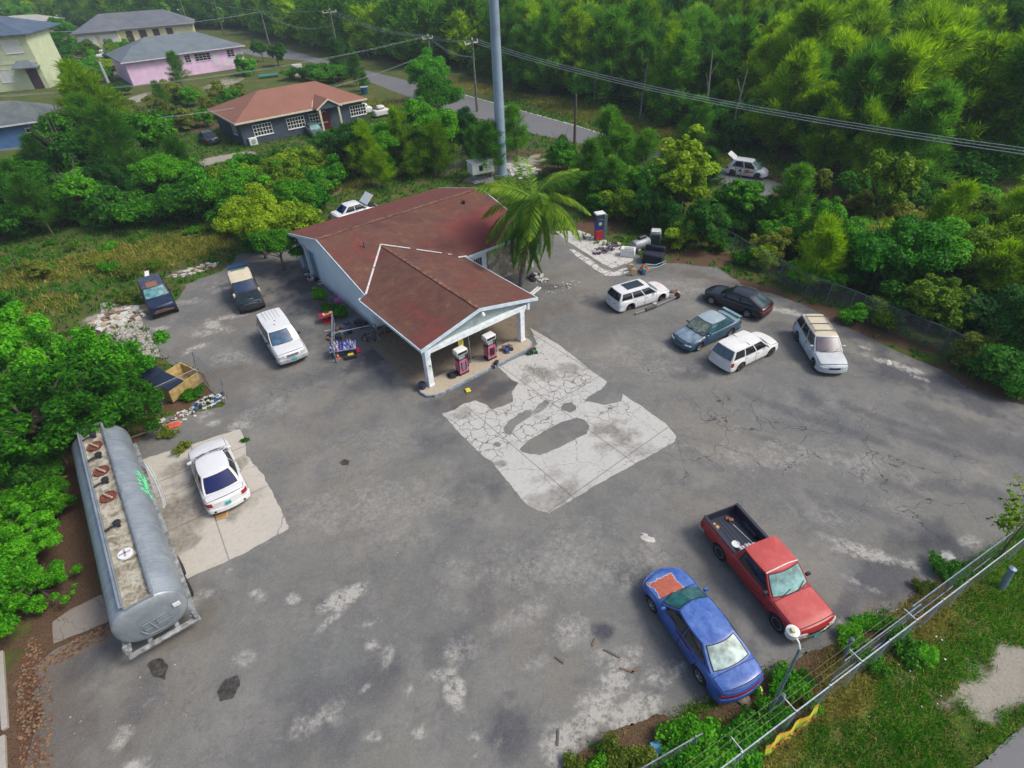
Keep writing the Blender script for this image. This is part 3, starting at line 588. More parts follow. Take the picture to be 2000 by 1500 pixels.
    # bands round the nose and tail
    def outline(sg_, back):
        pts = []; bow = nb if sg_ > 0 else tb
        h = hw(hl)*.96
        for y in np.linspace(0, h, 9): pts.append((sg_*(hl-bow*(y/(W/2))**2), y))
        for d in (.06, .14, .25, .4, .55, .7):
            if d <= back:
                x = hl-d; pts.append((sg_*(hl-bow*(h/(W/2))**2-d*.92), hw(sg_*x)))
        return pts
    def band(nm, sg_, f0, f1, z0, z1, off, mat, back=.0, mirror=False, thick=.05, parent=T):
        pts = outline(sg_, back); cum = [0]
        for a, c_ in zip(pts, pts[1:]): cum.append(cum[-1]+math.dist(a, c_))
        tot = cum[-1]; full = tot
        def at(f):
            sgn = 1 if f >= 0 else -1; d = abs(f)*full
            return float(np.interp(d, cum, [q_[0] for q_ in pts])), sgn*float(np.interp(d, cum, [q_[1] for q_ in pts]))
        fs = np.linspace(f0, f1, max(3, int(abs(f1-f0)*14)+2)); mb = MB(); ring = []
        for f in fs:
            x, y = at(f); a = at(f-.02); c_ = at(f+.02); nx_, ny_ = (c_[1]-a[1]), -(c_[0]-a[0]); l_ = math.hypot(nx_, ny_) or 1
            nx_, ny_ = nx_/l_, ny_/l_
            if nx_*sg_ < -1e-6 or (abs(nx_) < .3 and ny_*y < 0): nx_, ny_ = -nx_, -ny_
            o_, i_ = off, off-thick
            mb.V += [(x+nx_*i_, y+ny_*i_, z0), (x+nx_*o_, y+ny_*o_, z0+.02*(z1-z0)), (x+nx_*o_, y+ny_*o_, z1-.25*(z1-z0)), (x+nx_*(o_-.3*min(thick, .04)), y+ny_*(o_-.3*min(thick, .04)), z1), (x+nx_*i_, y+ny_*i_, z1)]
        for i in range(len(fs)-1):
            for k in range(5): mb.F.append([i*5+k, i*5+(k+1) % 5, (i+1)*5+(k+1) % 5, (i+1)*5+k]); mb.M.append(0)
        mb.F.append([0, 1, 2, 3, 4]); mb.F.append([(len(fs)-1)*5+k for k in range(5)][::-1]); mb.M += [0, 0]
        return mb.build(nm, mat, parent, True)
    bz = p.get('bumpz', (.30, .50)); bm = p.get('bumper', paintm)
    if p.get('fbump', 1): band('front_bumper', 1, -1, 1, bz[0], bz[1], .035, p.get('bumperf', bm), .4, thick=.10)
    if p.get('rbump', 1): band('rear_bumper', -1, -1, 1, bz[0], bz[1], .035, bm, .4, thick=.10)
    hz0 = p.get('lightz', (ztop(hl-.1)-.20, ztop(hl-.1)-.085))
    if p.get('heads', 1):
        for s in (1, -1): band('headlight', 1, s*.44, s*.86, hz0[0], hz0[1], .012, p.get('headm', LAMPC), .25)
        if p.get('grille', 1): band('grille', 1, -.38, .38, hz0[0]+.0, hz0[1]-.01, .012, p.get('grillem', DARKP), .1)
    tz = p.get('tailz', (ztop(-hl+.1)-.24, ztop(-hl+.1)-.11))
    if p.get('fullstrip'): band('tail_light_strip', -1, -.93, .93, tz[0], tz[1], .012, REDL, .3)
    elif p.get('tails', 1):
        for s in (1, -1): band('tail_light', -1, s*p.get('tl', (.5, .95))[0], s*p.get('tl', (.5, .95))[1], tz[0], tz[1], .014, REDL, .3)
    if p.get('plate_r'): band('licence_plate', -1, -.15, .15, p['plate_r'], p['plate_r']+.15, .05, PLATE, 0, thick=.04)
    if p.get('plate_f'): band('licence_plate', 1, -.17, .17, p['plate_f'], p['plate_f']+.15, .05, PLATE, 0, thick=.04)
    # side trim
    if p.get('trim'):
        for s in (1, -1):
            mb = MB(); st = [x for x in xs if xr+Ra+.05 < x < xf-Ra-.05]
            for i, x in enumerate(st):
                X_, Y, Z = section(x); y = s*(Y[5]+.012); zc = Z[5]; mb.V += [(x, s*Y[5]*.99, zc-.04), (x, y, zc-.03), (x, y, zc+.03), (x, s*Y[5]*.99, zc+.04)]
                if i: mb.F += [[(i-1)*4+k, i*4+k, i*4+k+1, (i-1)*4+k+1] for k in range(3)]; mb.M += [0, 0, 0]
            mb.build('side_moulding', p.get('trimm', DARKP), T)
    # wheels
    hub = p.get('hub', 'alloy'); off = p.get('off', ())
    for i, (xx, s) in enumerate(((xf, 1), (xf, -1), (xr, 1), (xr, -1))):
        if i in off:
            continue
        make_wheel(T, xx, s*(W/2-.105), r, .20, hub)
    # mirrors
    if p.get('mirrors', 1):
        for s in (1, -1):
            mb = MB(); a = side(.07, .14, s); mb.box(a.x-.05, a.x+.07, min(a.y, a.y+s*.2)+.02*s, max(a.y, a.y+s*.2)+.02*s, a.z+.0, a.z+.13, .03); mb.build('mirror', p.get('mirrorm', paintm), T, True)
    if p.get('wipers', 1):
        for s0 in (-.55, .25):
            mb = MB(); a = front(s0, .02); c_ = front(s0+.5, .22); mb.tube([a+Vector((.03, 0, .02)), c_+Vector((.03, 0, .03))], .012, 4); mb.build('wiper', DARKP, T)
    return dict(T=T, front=front, rear=rear, side=side, roof=roof, ztop=ztop, band=band, panel=panel, hl=hl, section=section, glass=glass, grid=grid, roofo=ro)

def P_(**k): return k
WHITE = paint('white_car_paint', (.66, .67, .68), fade=.04)
WHITE2 = paint('dusty_white_paint', (.58, .59, .58), .25, (.45, .42, .36), .45)
# white sedan with its back to the camera, on the slab by the tanker
c = make_car('sedan', 'clean white sedan with navy rear window on the slab beside the tank trailer', 'car', (-14.0, 18.15), 123.7, P_(
    L=4.75, W=1.84, wb=2.85, fo=.82, top=[(-2.38, .93), (-2.1, .98), (-1.4, 1.0), (0, .95), (.9, .93), (1.6, .86), (2.1, .75), (2.38, .62)],
    cab=(1.02, .25, -1.0, -1.72), roof=1.42, w0=.455, w1=.345, bowf=.16, bowr=.10, panes=[(.03, .50), (.53, .93)], paint=WHITE, trunk=1, tapr=.12, taper=.16, nose=.3, tail=.2,
    doors=[.85, -.22, -1.15], rg=glassm('navy_glass', (.004, .010, .075), .05), ws=glassm('blue_grey_glass', (.05, .10, .14), .06), plate_r=.62, tailz=(.68, .86), tl=(.60, .92), hub='alloy', z=.02, ptaper=.10))
mb = MB(); [mb.box(-2.37, -2.30, s*.62-.05, s*.62+.05, .36, .43, .02) for s in (1, -1)]; mb.build('exhaust_vent', UNDER, c['T'])
# faded blue sedan with rust patch on the bonnet
BLUEP = paint('faded_blue_paint', (.022, .080, .33), .60, (.13, .24, .54), .38, fade=.12)
q = NT('blue_bonnet_with_rust'); P0 = q.pos()
cb = q.ramp(q.noise(1.8, 6, .6, vec=P0), [(.3, (.022, .080, .33)), (.7, (.14, .24, .54))])
sp = q.add('ShaderNodeSeparateXYZ'); q.l(P0, sp.inputs[0])
dx = q.math('ABSOLUTE', q.math('SUBTRACT', sp.outputs[0], 1.62)); dy = q.math('ABSOLUTE', q.math('SUBTRACT', sp.outputs[1], .22))
dd = q.math('MAXIMUM', q.math('DIVIDE', dx, .42), q.math('DIVIDE', dy, .52))
ed = q.math('ADD', dd, q.math('MULTIPLY', q.math('SUBTRACT', q.noise(3.5, 5, .6, vec=P0), .5), .9))
vv = q.add('ShaderNodeTexVoronoi', _feature='DISTANCE_TO_EDGE', Scale=4.0); q.l(P0, vv.inputs['Vector'])
rust = q.mix(q.ramp(vv.outputs['Distance'], [(0, 1), (.04, 0)]), q.ramp(q.noise(9, 5, .7, vec=P0), [(.3, (.36, .07, .03)), (.7, (.52, .16, .08))]), (.25, .10, .12))
cb = q.mix(q.ramp(ed, [(.94, .8), (1.02, 0)]), cb, (.50, .56, .64)); cb = q.mix(q.ramp(ed, [(.88, 1), (.93, 0)]), cb, rust)
q.l(cb, q.b.inputs['Base Color']); q.b.inputs['Roughness'].default_value = .5; RUSTHOOD = q.m
c = make_car('sedan', 'faded blue sedan with orange rust patch on its bonnet beside the red pickup', 'car', (6.05, 9.65), 111.0, P_(
    L=4.85, W=1.84, wb=2.75, fo=1.0, top=[(-2.42, .90), (-2.2, .96), (-1.6, .99), (0, .93), (.8, .92), (1.5, .84), (2.1, .72), (2.42, .58)],
    cab=(1.10, .38, -.85, -1.62), roof=1.38, w0=.465, w1=.35, bowf=.18, bowr=.12, panes=[(.03, .48), (.50, .93)], paint=BLUEP, hoodm=RUSTHOOD, trunk=1, nose=.34, tail=.2, taper=.2, tapr=.12,
    doors=[.92, -.15, -1.05], rg=glassm('sky_reflect_rear_glass', (.30, .40, .37), .1, .45), ws=glassm('teal_windshield', (.035, .15, .15), .05, .3), fullstrip=1, tailz=(.62, .74), bumpz=(.32, .54), r=.32, ptaper=.08))  # rear window's pale colour is sky reflection painted in
mb = MB(); mb.V = [(.1, .905, .80), (.1, .925, .86), (-.75, .93, .87), (-.75, .91, .80), (-.4, .93, .76)]; mb.F = [[0, 1, 2, 3, 4]]; mb.M = [0]; mb.build('rust_streak', simple('orange_rust', (.42, .10, .04), .8), c['T'])
s_ = c['section'](-2.30); mb = MB(); mb.tube([(-2.25, -.62, 1.0), (-2.36, -.3, 1.03), (-2.38, 0, 1.04), (-2.36, .3, 1.03), (-2.25, .62, 1.0)], .018, 6); mb.build('spoiler', BLUEP, c['T'])
# red pickup
REDP = paint('red_truck_paint', (.33, .012, .014), .55, (.46, .10, .085), .34)
REDT = paint('sun_faded_red_paint', (.45, .060, .055), .3, (.50, .13, .11), .42)
c = make_car('pickup_truck', 'red pickup truck with an open dark cargo bed facing the roadside fence', 'pickup', (9.12, 11.72), -70.2, P_(
    L=5.35, W=1.86, wb=3.15, fo=.86, top=[(-2.68, 1.06), (0, 1.06), (.85, 1.04), (2.3, .98), (2.62, .92), (2.68, .86)], zb=.34,
    cab=(1.22, .62, -.52, -.66), roof=1.62, w0=.47, w1=.39, bowf=.16, bowr=.02, panes=[(.06, .90)], paint=REDP, roofm=REDT, hoodm=REDT, r=.36, taper=.07, tapr=.02, nose=.12, tail=.02,
    doors=[1.02, -.50], bed=(-2.60, -.74), bumpz=(.42, .58), bumper=CHROME, rbump=1, ws=glassm('pale_teal_windshield', (.16, .30, .28), .05, .4), rearglass=(.2, .85), lightz=(.64, .80), tailz=(.6, .85), tl=(.86, .98), plate_f=.36, mirrorm=DARKP, hub='alloy', grillem=DARKP))
T = c['T']; mb = MB(); x0, x1, yy, zf, zt = -2.58, -.76, .72, .62, 1.055
mb.box(x0, x1, -yy, yy, zf-.03, zf); mb.box(x0, x1, yy, yy+.03, zf, zt); mb.box(x0, x1, -yy-.03, -yy, zf, zt); mb.box(x0-.04, x0, -yy-.03, yy+.03, zf, zt+.004); mb.box(x1, x1+.03, -yy, yy, zf, zt)
mb.box(x0-.05, x1+.02, yy, yy+.12, zt+.012, zt+.028); mb.box(x0-.05, x1+.02, -yy-.12, -yy, zt+.012, zt+.028)
for k in range(9): mb.box(x0+.05, x1-.05, -yy+.1+k*.16, -yy+.16+k*.16, zf, zf+.012)
for s in (1, -1): mb.box(-1.95, -1.15, s*yy-(.14 if s > 0 else 0), s*yy+(.14 if s < 0 else 0), zf, zf+.22, .05)
mb.build('bed_liner', simple('navy_bed_liner', (.016, .024, .045), .6), T)
mb = MB(); mb.tube([(.62, -.70, 1.615), (.62, -.3, 1.66), (.60, .3, 1.66), (.62, .70, 1.615)], .02, 6); mb.build('visor_strip', WHITEP, T)
def inbed(nm, lab, cat, dx, dy, fn, rz=0):
    a = math.radians(-70.2); e = empty(nm, (9.12+dx*math.cos(a)-dy*math.sin(a), 11.72+dx*math.sin(a)+dy*math.cos(a), .634), a+rz, lab, cat); fn(e); return e
def bucket(e, nm1, m, r=.15, h=.26, lid=True):
    b = MB(); b.lathe([(r*.86, 0), (r, h), (r*1.06, h), (r*1.06, h+.02), (r*.9, h+.02), (r*.88, h-.03)] if not lid else [(r*.86, 0), (r, h), (r*1.08, h), (r*1.08, h+.03), (r*.8, h+.03), (r*.75, h+.015), (.001, h+.015)], 22); b.build(nm1, m, e, True)
    b = MB(); b.tube([(r*1.03*math.cos(t), r*1.03*math.sin(t), h*.85+.10*math.sin(t*1)) for t in np.linspace(0, math.pi, 9)], .006, 5); b.build('bucket_handle', DARKP, e)
inbed('bucket', 'round white lidded bucket lying in the bed of the red pickup', 'bucket', -1.12, -.42, lambda e: bucket(e, 'pail', WHITEP))
def bags(e):
    b = MB(); 
    for k in range(4): b.box(-.10, .12, -.32+k*.15, -.19+k*.15, 0, .30-.04*(k % 2), .05)
    b.build('folded_sheet', WHITEP, e, True); b = MB(); b.box(-.05, .1, .3, .5, 0, .2, .03); b.build('wrapped_parcel', simple('beige_wrap', (.5, .42, .36), .8), e)
inbed('package_pile', 'white folded packages stacked behind the cab in the red pickup bed', 'packages', -.93, -.12, bags)
def carton(e): b = MB(); b.box(-.14, .14, -.1, .1, 0, .14, .01); b.mi = 1; b.box(-.03, .03, -.101, .101, .141, .146); b.build('carton', [simple('tan_card', (.50, .33, .14), .8), RUST], e)
inbed('carton', 'small tan cardboard carton at the tailgate of the red pickup', 'box', -2.22, -.5, carton, .2)
def rod(e): b = MB(); b.tube([(-.5, 0, .02), (.5, .0, .02)], .014, 6); b.build('rod', WHITEP, e)
inbed('white_rod', 'thin white rod lying in the bed of the red pickup', 'rod', -1.55, .32, rod, .12)
def scrap(e): b = MB(); b.box(-.16, .1, -.08, .1, 0, .06, .02, .4); b.box(-.05, .15, -.02, .12, .06, .11, .02, 1.1); b.build('scrap_metal', simple('reddish_scrap', (.28, .10, .07), .8), e)
inbed('scrap_bits', 'reddish scrap bits in the rear corner of the red pickup bed', 'scrap', -2.3, .25, scrap)
# white suv facing the camera
c = make_car('suv', 'white boxy four wheel drive wagon with teal front plate facing the camera', 'car', (-14.1, 29.05), -57.5, P_(
    L=4.75, W=1.85, wb=2.8, fo=.80, top=[(-2.38, 1.10), (0, 1.10), (.95, 1.08), (2.1, 1.02), (2.33, .96), (2.38, .88)], zb=.32, cab=(1.12, .50, -2.05, -2.33), roof=1.72, w0=.475, w1=.40, bowf=.14, bowr=.04,
    panes=[(.04, .30), (.33, .60), (.63, .95)], paint=WHITE, doors=[.98, -.02, -.95], r=.37, bumpz=(.44, .62), bumper=simple('grey_bumper', (.33, .36, .38), .5), ws=glassm('blue_windshield', (.035, .085, .15), .05, .4), plate_f=.5, lightz=(.78, .93), taper=.08, tapr=.03, nose=.14, tail=.04, grillem=CHROME, mirrorm=DARKP))
mb = MB(); [mb.box(-1.95, -.75, y-.018, y+.018, 1.765, 1.785, .006) for y in (-.42, -.22, -.02, .18, .38)]; mb.build('roof_rib', simple('grey_rib', (.42, .40, .37), .6), c['T'])
mb = MB(); mb.lathe([(.05, 1.76), (.05, 1.785), (.001, 1.785)], 10, (-.05, -.15, 0)); mb.lathe([(.05, 1.76), (.05, 1.785), (.001, 1.785)], 10, (-.5, 0, 0)); mb.build('roof_cap', DARKP, c['T'])
# cream roofed wrecked 4x4
STRIP = simple('stripped_front_metal', (.022, .04, .05), .5, .3, .5, 12)
CREAM = paint('cream_roof_paint', (.62, .55, .40), .3, (.5, .42, .30), .6)
c = make_car('suv', 'stripped four wheel drive wreck with cream roof and bare dark engine bay', 'car', (-18.55, 35.5), -62.5, P_(
    L=4.35, W=1.72, wb=2.6, fo=.55, top=[(-2.17, 1.08), (0, 1.08), (.62, 1.06), (1.9, .86), (2.17, .78)], zb=.34, cab=(.75, .32, -1.75, -2.08), roof=1.66, w0=.475, w1=.41, bowf=.10, bowr=.03,
    panes=[(.04, .32), (.35, .62), (.65, .95)], paint=paint('dark_door_paint', (.03, .035, .05), .2, (.10, .10, .1), .5), roofm=CREAM, hoodm=STRIP, doors=[.6, -.3, -1.15], r=.36, heads=0, bumperf=DARKP, rbump=1, bumper=DARKP, ws=glassm('navy_windshield', (.015, .035, .09), .05, .3), taper=.14, mirrors=0, tapr=.03))
T = c['T']
mb = MB(); mb.box(.92, 1.85, -.36, .30, .80, .93, .05); mb.box(1.9, 2.1, -.62, .62, .52, .86, .03); mb.tube([(1.0, .62, .82), (1.5, .68, .90), (1.95, .62, .78)], .035, 6); mb.tube([(1.0, -.62, .82), (1.5, -.68, .90), (1.95, -.62, .78)], .035, 6)
mb.lathe([(.16, .93), (.16, 1.0), (.02, 1.02)], 12, (1.3, .1, 0)); mb.build('engine', simple('engine_metal', (.05, .07, .08), .45, .5, .5, 15), T, True)
mb = MB()
for s in (1, -1): mb.box(.72, .98, s*.82-.07, s*.82+.07, .78, 1.10, .04)
mb.build('fender_stub', CREAM, T, True)
mb = MB(); mb.box(-1.72, -1.5, -.5, .5, 1.70, 1.72, .005); mb.build('roof_vent', simple('dark_green_vent', (.05, .16, .10), .4), T)
mb = MB(); mb.box(-1.55, .35, .70, .735, 1.60, 1.66, .01); mb.box(-1.55, .35, -.735, -.70, 1.60, 1.66, .01); mb.build('drip_rail', CREAM, T)
mb = MB(); mb.addm([(-2.1, .66, 1.62), (-2.1, -.66, 1.62), (-2.78, -.66, 1.60), (-2.78, .66, 1.60), (-2.1, .66, 1.67), (-2.1, -.66, 1.67), (-2.78, -.66, 1.65), (-2.78, .66, 1.65)], [[3, 2, 1, 0], [4, 5, 6, 7], [0, 1, 5, 4], [1, 2, 6, 5], [2, 3, 7, 6], [3, 0, 4, 7]])
mb.build('tailgate', simple('raised_tailgate_blue', (.012, .035, .12), .3), T)
# navy pickup wreck with a painted roof
q = NT('mottled_roof'); P0 = q.pos(); sp = q.add('ShaderNodeSeparateXYZ'); q.l(P0, sp.inputs[0])
cb = q.ramp(q.noise(4, 5, .7, 1.0, vec=P0), [(.38, (.012, .02, .07)), (.48, (.05, .05, .08)), (.6, (.09, .10, .12)), (.7, (.02, .03, .09))])
dx = q.math('ABSOLUTE', q.math('SUBTRACT', sp.outputs[0], -.05)); dy = q.math('ABSOLUTE', sp.outputs[1])
dd = q.math('ADD', q.math('MAXIMUM', q.math('DIVIDE', dx, .40), q.math('DIVIDE', dy, .36)), q.math('MULTIPLY', q.math('SUBTRACT', q.noise(5, 4, .6, vec=P0), .5), .6))
cb = q.mix(q.ramp(dd, [(.95, 1), (1.02, 0)]), cb, (.24, .11, .055)); q.l(cb, q.b.inputs['Base Color']); q.b.inputs['Roughness'].default_value = .5
NAVY = paint('navy_paint', (.010, .018, .055), .25, (.05, .06, .11), .4)
c = make_car('suv', 'dark navy wrecked off roader with rusty brown roof patch by the dry grass', 'car', (-24.75, 35.3), -55.5, P_(
    L=4.3, W=1.72, wb=2.55, fo=.50, top=[(-2.15, 1.08), (0, 1.08), (.6, 1.06), (1.95, 1.0), (2.15, .92)], zb=.36, cab=(.78, .32, -1.7, -2.06), roof=1.64, w0=.475, w1=.41, bowf=.08, bowr=.03, panes=[(.04, .32), (.35, .62), (.65, .95)],
    paint=NAVY, roofm=q.m, doors=[.62, -.3, -1.15], r=.38, heads=0, fbump=0, rbump=0, bumper=DARKP, taper=.05, tapr=.03, ws=glassm('cracked_windshield', (.10, .26, .28), .08, .5), mirrorm=DARKP, tails=1))
mb = MB(); mb.box(2.0, 2.18, -.62, .62, .48, .58, .02); mb.box(2.1, 2.2, -.5, .3, .6, .68, .02); mb.build('bent_bumper_bar', simple('rusty_bar', (.12, .07, .05), .7), c['T'])
e = empty('white_board', (-25.85, 36.95, 1.70), math.radians(-62), 'white board lying on the roof of the dark navy off roader', 'board')
mb = MB(); mb.box(-.45, .45, -.14, .14, 0, .025, .004); mb.build('board', WHITEP, e)
# right hand group
c = make_car('estate_car', 'white station wagon without wheels and with dark sunroof next to scrap axle', 'car', (8.80, 32.65), 24.0, P_(
    L=4.3, W=1.68, wb=2.55, fo=.80, top=[(-2.15, .93), (0, .90), (.8, .89), (1.6, .80), (2.0, .72), (2.15, .60)], zb=.17, cab=(1.0, .30, -1.85, -2.08), roof=1.38, w0=.47, w1=.37, bowf=.15, bowr=.05,
    panes=[(.04, .33), (.36, .64), (.67, .95)], paint=WHITE, hoodm=paint('white_with_pink_tape', (.66, .64, .65), .3, (.60, .30, .28), .5), doors=[.82, -.1, -1.0], r=.30, z=-.04, off=(0, 1, 2, 3), taper=.16, nose=.2, heads=1, tails=0, bumpz=(.24, .42), trim=1, trimm=WHITEP))
T = c['T']; mb = MB(); mb.box(-1.25, .05, -.40, .40, 1.43, 1.46, .006); mb.build('sunroof', glassm('glass_dark', (.012, .018, .022)), T)
mb = MB(); mb.box(-2.13, -2.08, -.35, .35, .60, .66, .01); mb.build('tailgate_trim', DARKP, T)
mb = MB(); [mb.box(x-.12, x+.12, -.55, .55, .12, .2, .02) for x in (1.35, -1.2)]; [mb.lathe([(.11, -.06), (.11, .06)], 14, (x, y, .24), 'y') for x in (1.35, -1.2) for y in (-.66, .66)]; mb.build('brake_hub', RUST, T)
c = make_car('hatchback', 'black two door hatchback with silver alloy wheels behind the teal sedan', 'car', (14.95, 31.35), 125.0+8, P_(
    L=4.35, W=1.70, wb=2.50, fo=.85, top=[(-2.17, .88), (-1.9, .93), (0, .88), (.8, .87), (1.6, .78), (2.17, .60)], cab=(.85, .12, -.95, -1.95), roof=1.28, w0=.465, w1=.35, bowf=.18, bowr=.10, panes=[(.03, .5), (.53, .88)],
    paint=paint('black_car_paint', (.008, .010, .018), .1, (.04, .045, .06), .28), doors=[.72, -.55], r=.30, fullstrip=1, tailz=(.60, .73), rg=glassm('hatch_glass', (.04, .07, .08), .06, .3), ws=glassm('glass_dark', (.012, .018, .022)), nose=.25, taper=.17, ptaper=.12, headm=LAMPC))
e = MB(); e.box(-1.72, -1.38, -.34, -.02, 1.05, 1.06); 
c = make_car('sedan', 'dull teal blue sedan with pale roof and peeling bonnet among the right group', 'car', (11.93, 28.0), -150.0, P_(
    L=4.55, W=1.70, wb=2.62, fo=.90, top=[(-2.27, .90), (-1.9, .95), (0, .89), (.8, .88), (1.6, .80), (2.05, .72), (2.27, .60)], cab=(.98, .30, -.85, -1.50), roof=1.36, w0=.465, w1=.355, bowf=.15, bowr=.10, panes=[(.03, .49), (.52, .92)],
    paint=paint('teal_blue_paint', (.035, .085, .14), .45, (.16, .24, .30), .38), roofm=paint('pale_teal_roof', (.26, .34, .38), .3, (.4, .45, .46), .45), hoodm=paint('peeling_bonnet', (.035, .085, .15), .8, (.32, .40, .46), .45), trunkm=paint('pale_teal_lid', (.16, .27, .30), .3, (.3, .4, .42), .45), trunk=1,
    doors=[.82, -.15, -1.05], r=.30, ws=glassm('golden_windshield', (.16, .20, .15), .06, .5), sg=glassm('teal_side_glass', (.03, .11, .12), .06, .3), nose=.2, taper=.14))
mb = MB(); [mb.box(-2.1, -2.03, s*.6-.02, s*.6+.02, .94, 1.05) for s in (1, -1)]; mb.box(-2.2, -1.98, -.68, .68, 1.05, 1.075, .01); mb.build('spoiler', paint('pale_teal_lid', (.16, .27, .30)), c['T'])
WAG = P_(L=4.25, W=1.68, wb=2.52, fo=.82, top=[(-2.12, .92), (0, .90), (.8, .89), (1.6, .80), (1.95, .72), (2.12, .60)], cab=(1.0, .30, -1.75, -2.05), roof=1.42, w0=.47, w1=.38, bowf=.15, bowr=.06,
    panes=[(.04, .33), (.36, .64), (.67, .95)], paint=paint('white_wagon_paint', (.68, .68, .66), .12, (.55, .5, .42), .4), doors=[.82, -.1, -1.0], r=.30, taper=.16, nose=.22, rg=glassm('slate_rear_glass', (.05, .085, .11), .06, .3), hub='cap', tl=(.82, .97), tailz=(.55, .80), bumpz=(.26, .46))
c = make_car('estate_car', 'intact white station wagon with its tailgate to the camera beside the teal sedan', 'car', (13.5, 25.8), 29.5, WAG)
mb = MB(); mb.box(-.62, -.60, -.60, .60, 1.455, 1.475); mb.build('roof_seam', DARKP, c['T'])
SILV = paint('silver_blue_paint', (.44, .50, .54), .2, (.38, .38, .36), .35)
W2 = dict(WAG); W2.update(paint=SILV, roofm=paint('peeling_cream_roof', (.50, .46, .36), .6, (.60, .52, .34), .6), hoodm=paint('grey_white_bonnet', (.50, .53, .54), .3, (.42, .42, .40), .45), L=4.55, wb=2.7, ws=glassm('plum_sunshade', (.075, .06, .085), .35, .2), trim=1, trimm=SILV, hub='alloy', top=[(-2.27, .92), (0, .90), (.8, .89), (1.7, .80), (2.1, .72), (2.27, .60)], cab=(1.05, .32, -1.9, -2.2))
c = make_car('estate_car', 'silver station wagon with peeling cream roof and roof rack facing the camera', 'car', (17.85, 25.85), -95.5, W2)
mb = MB()
for y in (-.52, .52): mb.tube([(.05, y, 1.50), (-1.7, y, 1.50)], .018, 6)
for x in (-.1, -.8, -1.6): mb.tube([(x, -.52, 1.51), (x, .52, 1.51)], .018, 6)
mb.build('roof_rack', DARKP, c['T'])
# liveried hatchback on the road, tailgate up
c = make_car('hatchback', 'white and orange liveried small hatchback with raised tailgate on the far road', 'car', (24.6, 56.0), -35.0, P_(
    L=3.95, W=1.70, wb=2.5, fo=.78, top=[(-1.97, .96), (0, .94), (.8, .92), (1.5, .82), (1.97, .62)], cab=(1.1, .30, -1.35, -1.85), roof=1.52, w0=.47, w1=.37, bowf=.2, bowr=.06, panes=[(.04, .42), (.46, .85)], paint=WHITE,
    doors=[.82, -.15, -.95], r=.31, rg=0, doorm=paint('livery_orange', (.66, .60, .55), .0), taper=.18, nose=.3))
T = c['T']; mb = MB()
mb.addm([(-1.4, .62, 1.50), (-1.4, -.62, 1.50), (-2.05, -.58, 1.95), (-2.05, .58, 1.95), (-1.4, .62, 1.56), (-1.4, -.62, 1.56), (-2.1, -.58, 2.01), (-2.1, .58, 2.01)], [[3, 2, 1, 0], [4, 5, 6, 7], [0, 1, 5, 4], [1, 2, 6, 5], [2, 3, 7, 6], [3, 0, 4, 7]]); mb.build('tailgate', WHITE, T)
mb = MB(); mb.box(-1.7, -1.3, -.5, .5, .9, 1.3, .05); mb.build('cargo', UNDER, T)
mb = MB()
for s in (1, -1):
    for (xa, xb, za, zb_) in ((-.1, .35, .45, .85), (.35, .75, .55, .75), (-.7, -.45, .5, .8), (-.35, -.2, .5, .6)):
        mb.mi = 0 if xa > -.5 else 1; y = s*.865; mb.addm([(xa, y, za), (xb, y, za+.1), (xb-.05, y, zb_), (xa+.05, y, zb_-.05)], [[0, 1, 2, 3]])
mb.build('livery_decal', [simple('orange_decal', (.60, .13, .04), .5), simple('navy_decal', (.02, .03, .08), .5)], T)
# white car with open bonnet behind the station
c = make_car('sedan', 'white car with raised white bonnet behind the station roof', 'car', (-13.6, 50.1), 38.0, P_(
    L=4.4, W=1.7, wb=2.6, fo=.85, top=[(-2.2, .9), (0, .89), (.9, .88), (1.7, .78), (2.2, .62)], cab=(.95, .3, -.85, -1.5), roof=1.36, w0=.465, w1=.355, panes=[(.03, .49), (.52, .92)], paint=WHITE, hoodm=UNDER, trunk=1, doors=[.8, -.15, -1.05], r=.30, rg=glassm('navy_glass', (.004, .010, .075))))
mb = MB(); mb.addm([(.95, .70, 1.05), (.95, -.70, 1.05), (1.75, -.66, 1.75), (1.75, .66, 1.75), (.90, .70, 1.09), (.90, -.70, 1.09), (1.70, -.66, 1.79), (1.70, .66, 1.79)], [[3, 2, 1, 0], [4, 5, 6, 7], [0, 1, 5, 4], [1, 2, 6, 5], [2, 3, 7, 6], [3, 0, 4, 7]]); mb.build('open_bonnet', WHITE, c['T'])
SED = P_(L=4.6, W=1.75, wb=2.7, fo=.88, top=[(-2.3, .92), (-1.9, .96), (0, .90), (.9, .88), (1.7, .78), (2.3, .62)], cab=(1.0, .3, -.9, -1.6), roof=1.38, w0=.465, w1=.355, panes=[(.03, .49), (.52, .92)], trunk=1, doors=[.8, -.15, -1.05], r=.31, paint=paint('dark_navy_car', (.012, .016, .03), .1, (.05, .05, .07), .28), plate_r=.62)
make_car('sedan', 'dark navy sedan parked on the lawn left of the slate walled house', 'car', (-38.4, 78.6), 128.0, SED)
s2 = dict(SED); s2.update(paint=paint('grey_green_car', (.06, .10, .11), .2, (.3, .4, .4), .3), ws=glassm('pale_teal_windshield', (.16, .30, .28)))
make_car('sedan', 'grey green sedan half hidden by trees before the slate walled house', 'car', (-24.6, 79.6), -60.0, s2)
s3 = dict(WAG); make_car('suv', 'small white wagon on the drive left of the pink house', 'car', G(171, 132), -75, s3)
make_car('suv', 'white wagon before the garage doors of the grey roofed house', 'car', G(199, 112), -70, s3)
s4 = dict(WAG); s4.update(paint=NAVY, hoodm=NAVY); make_car('suv', 'dark wagon before the right garage door of the grey roofed house', 'car', G(217, 110), -70, s4)

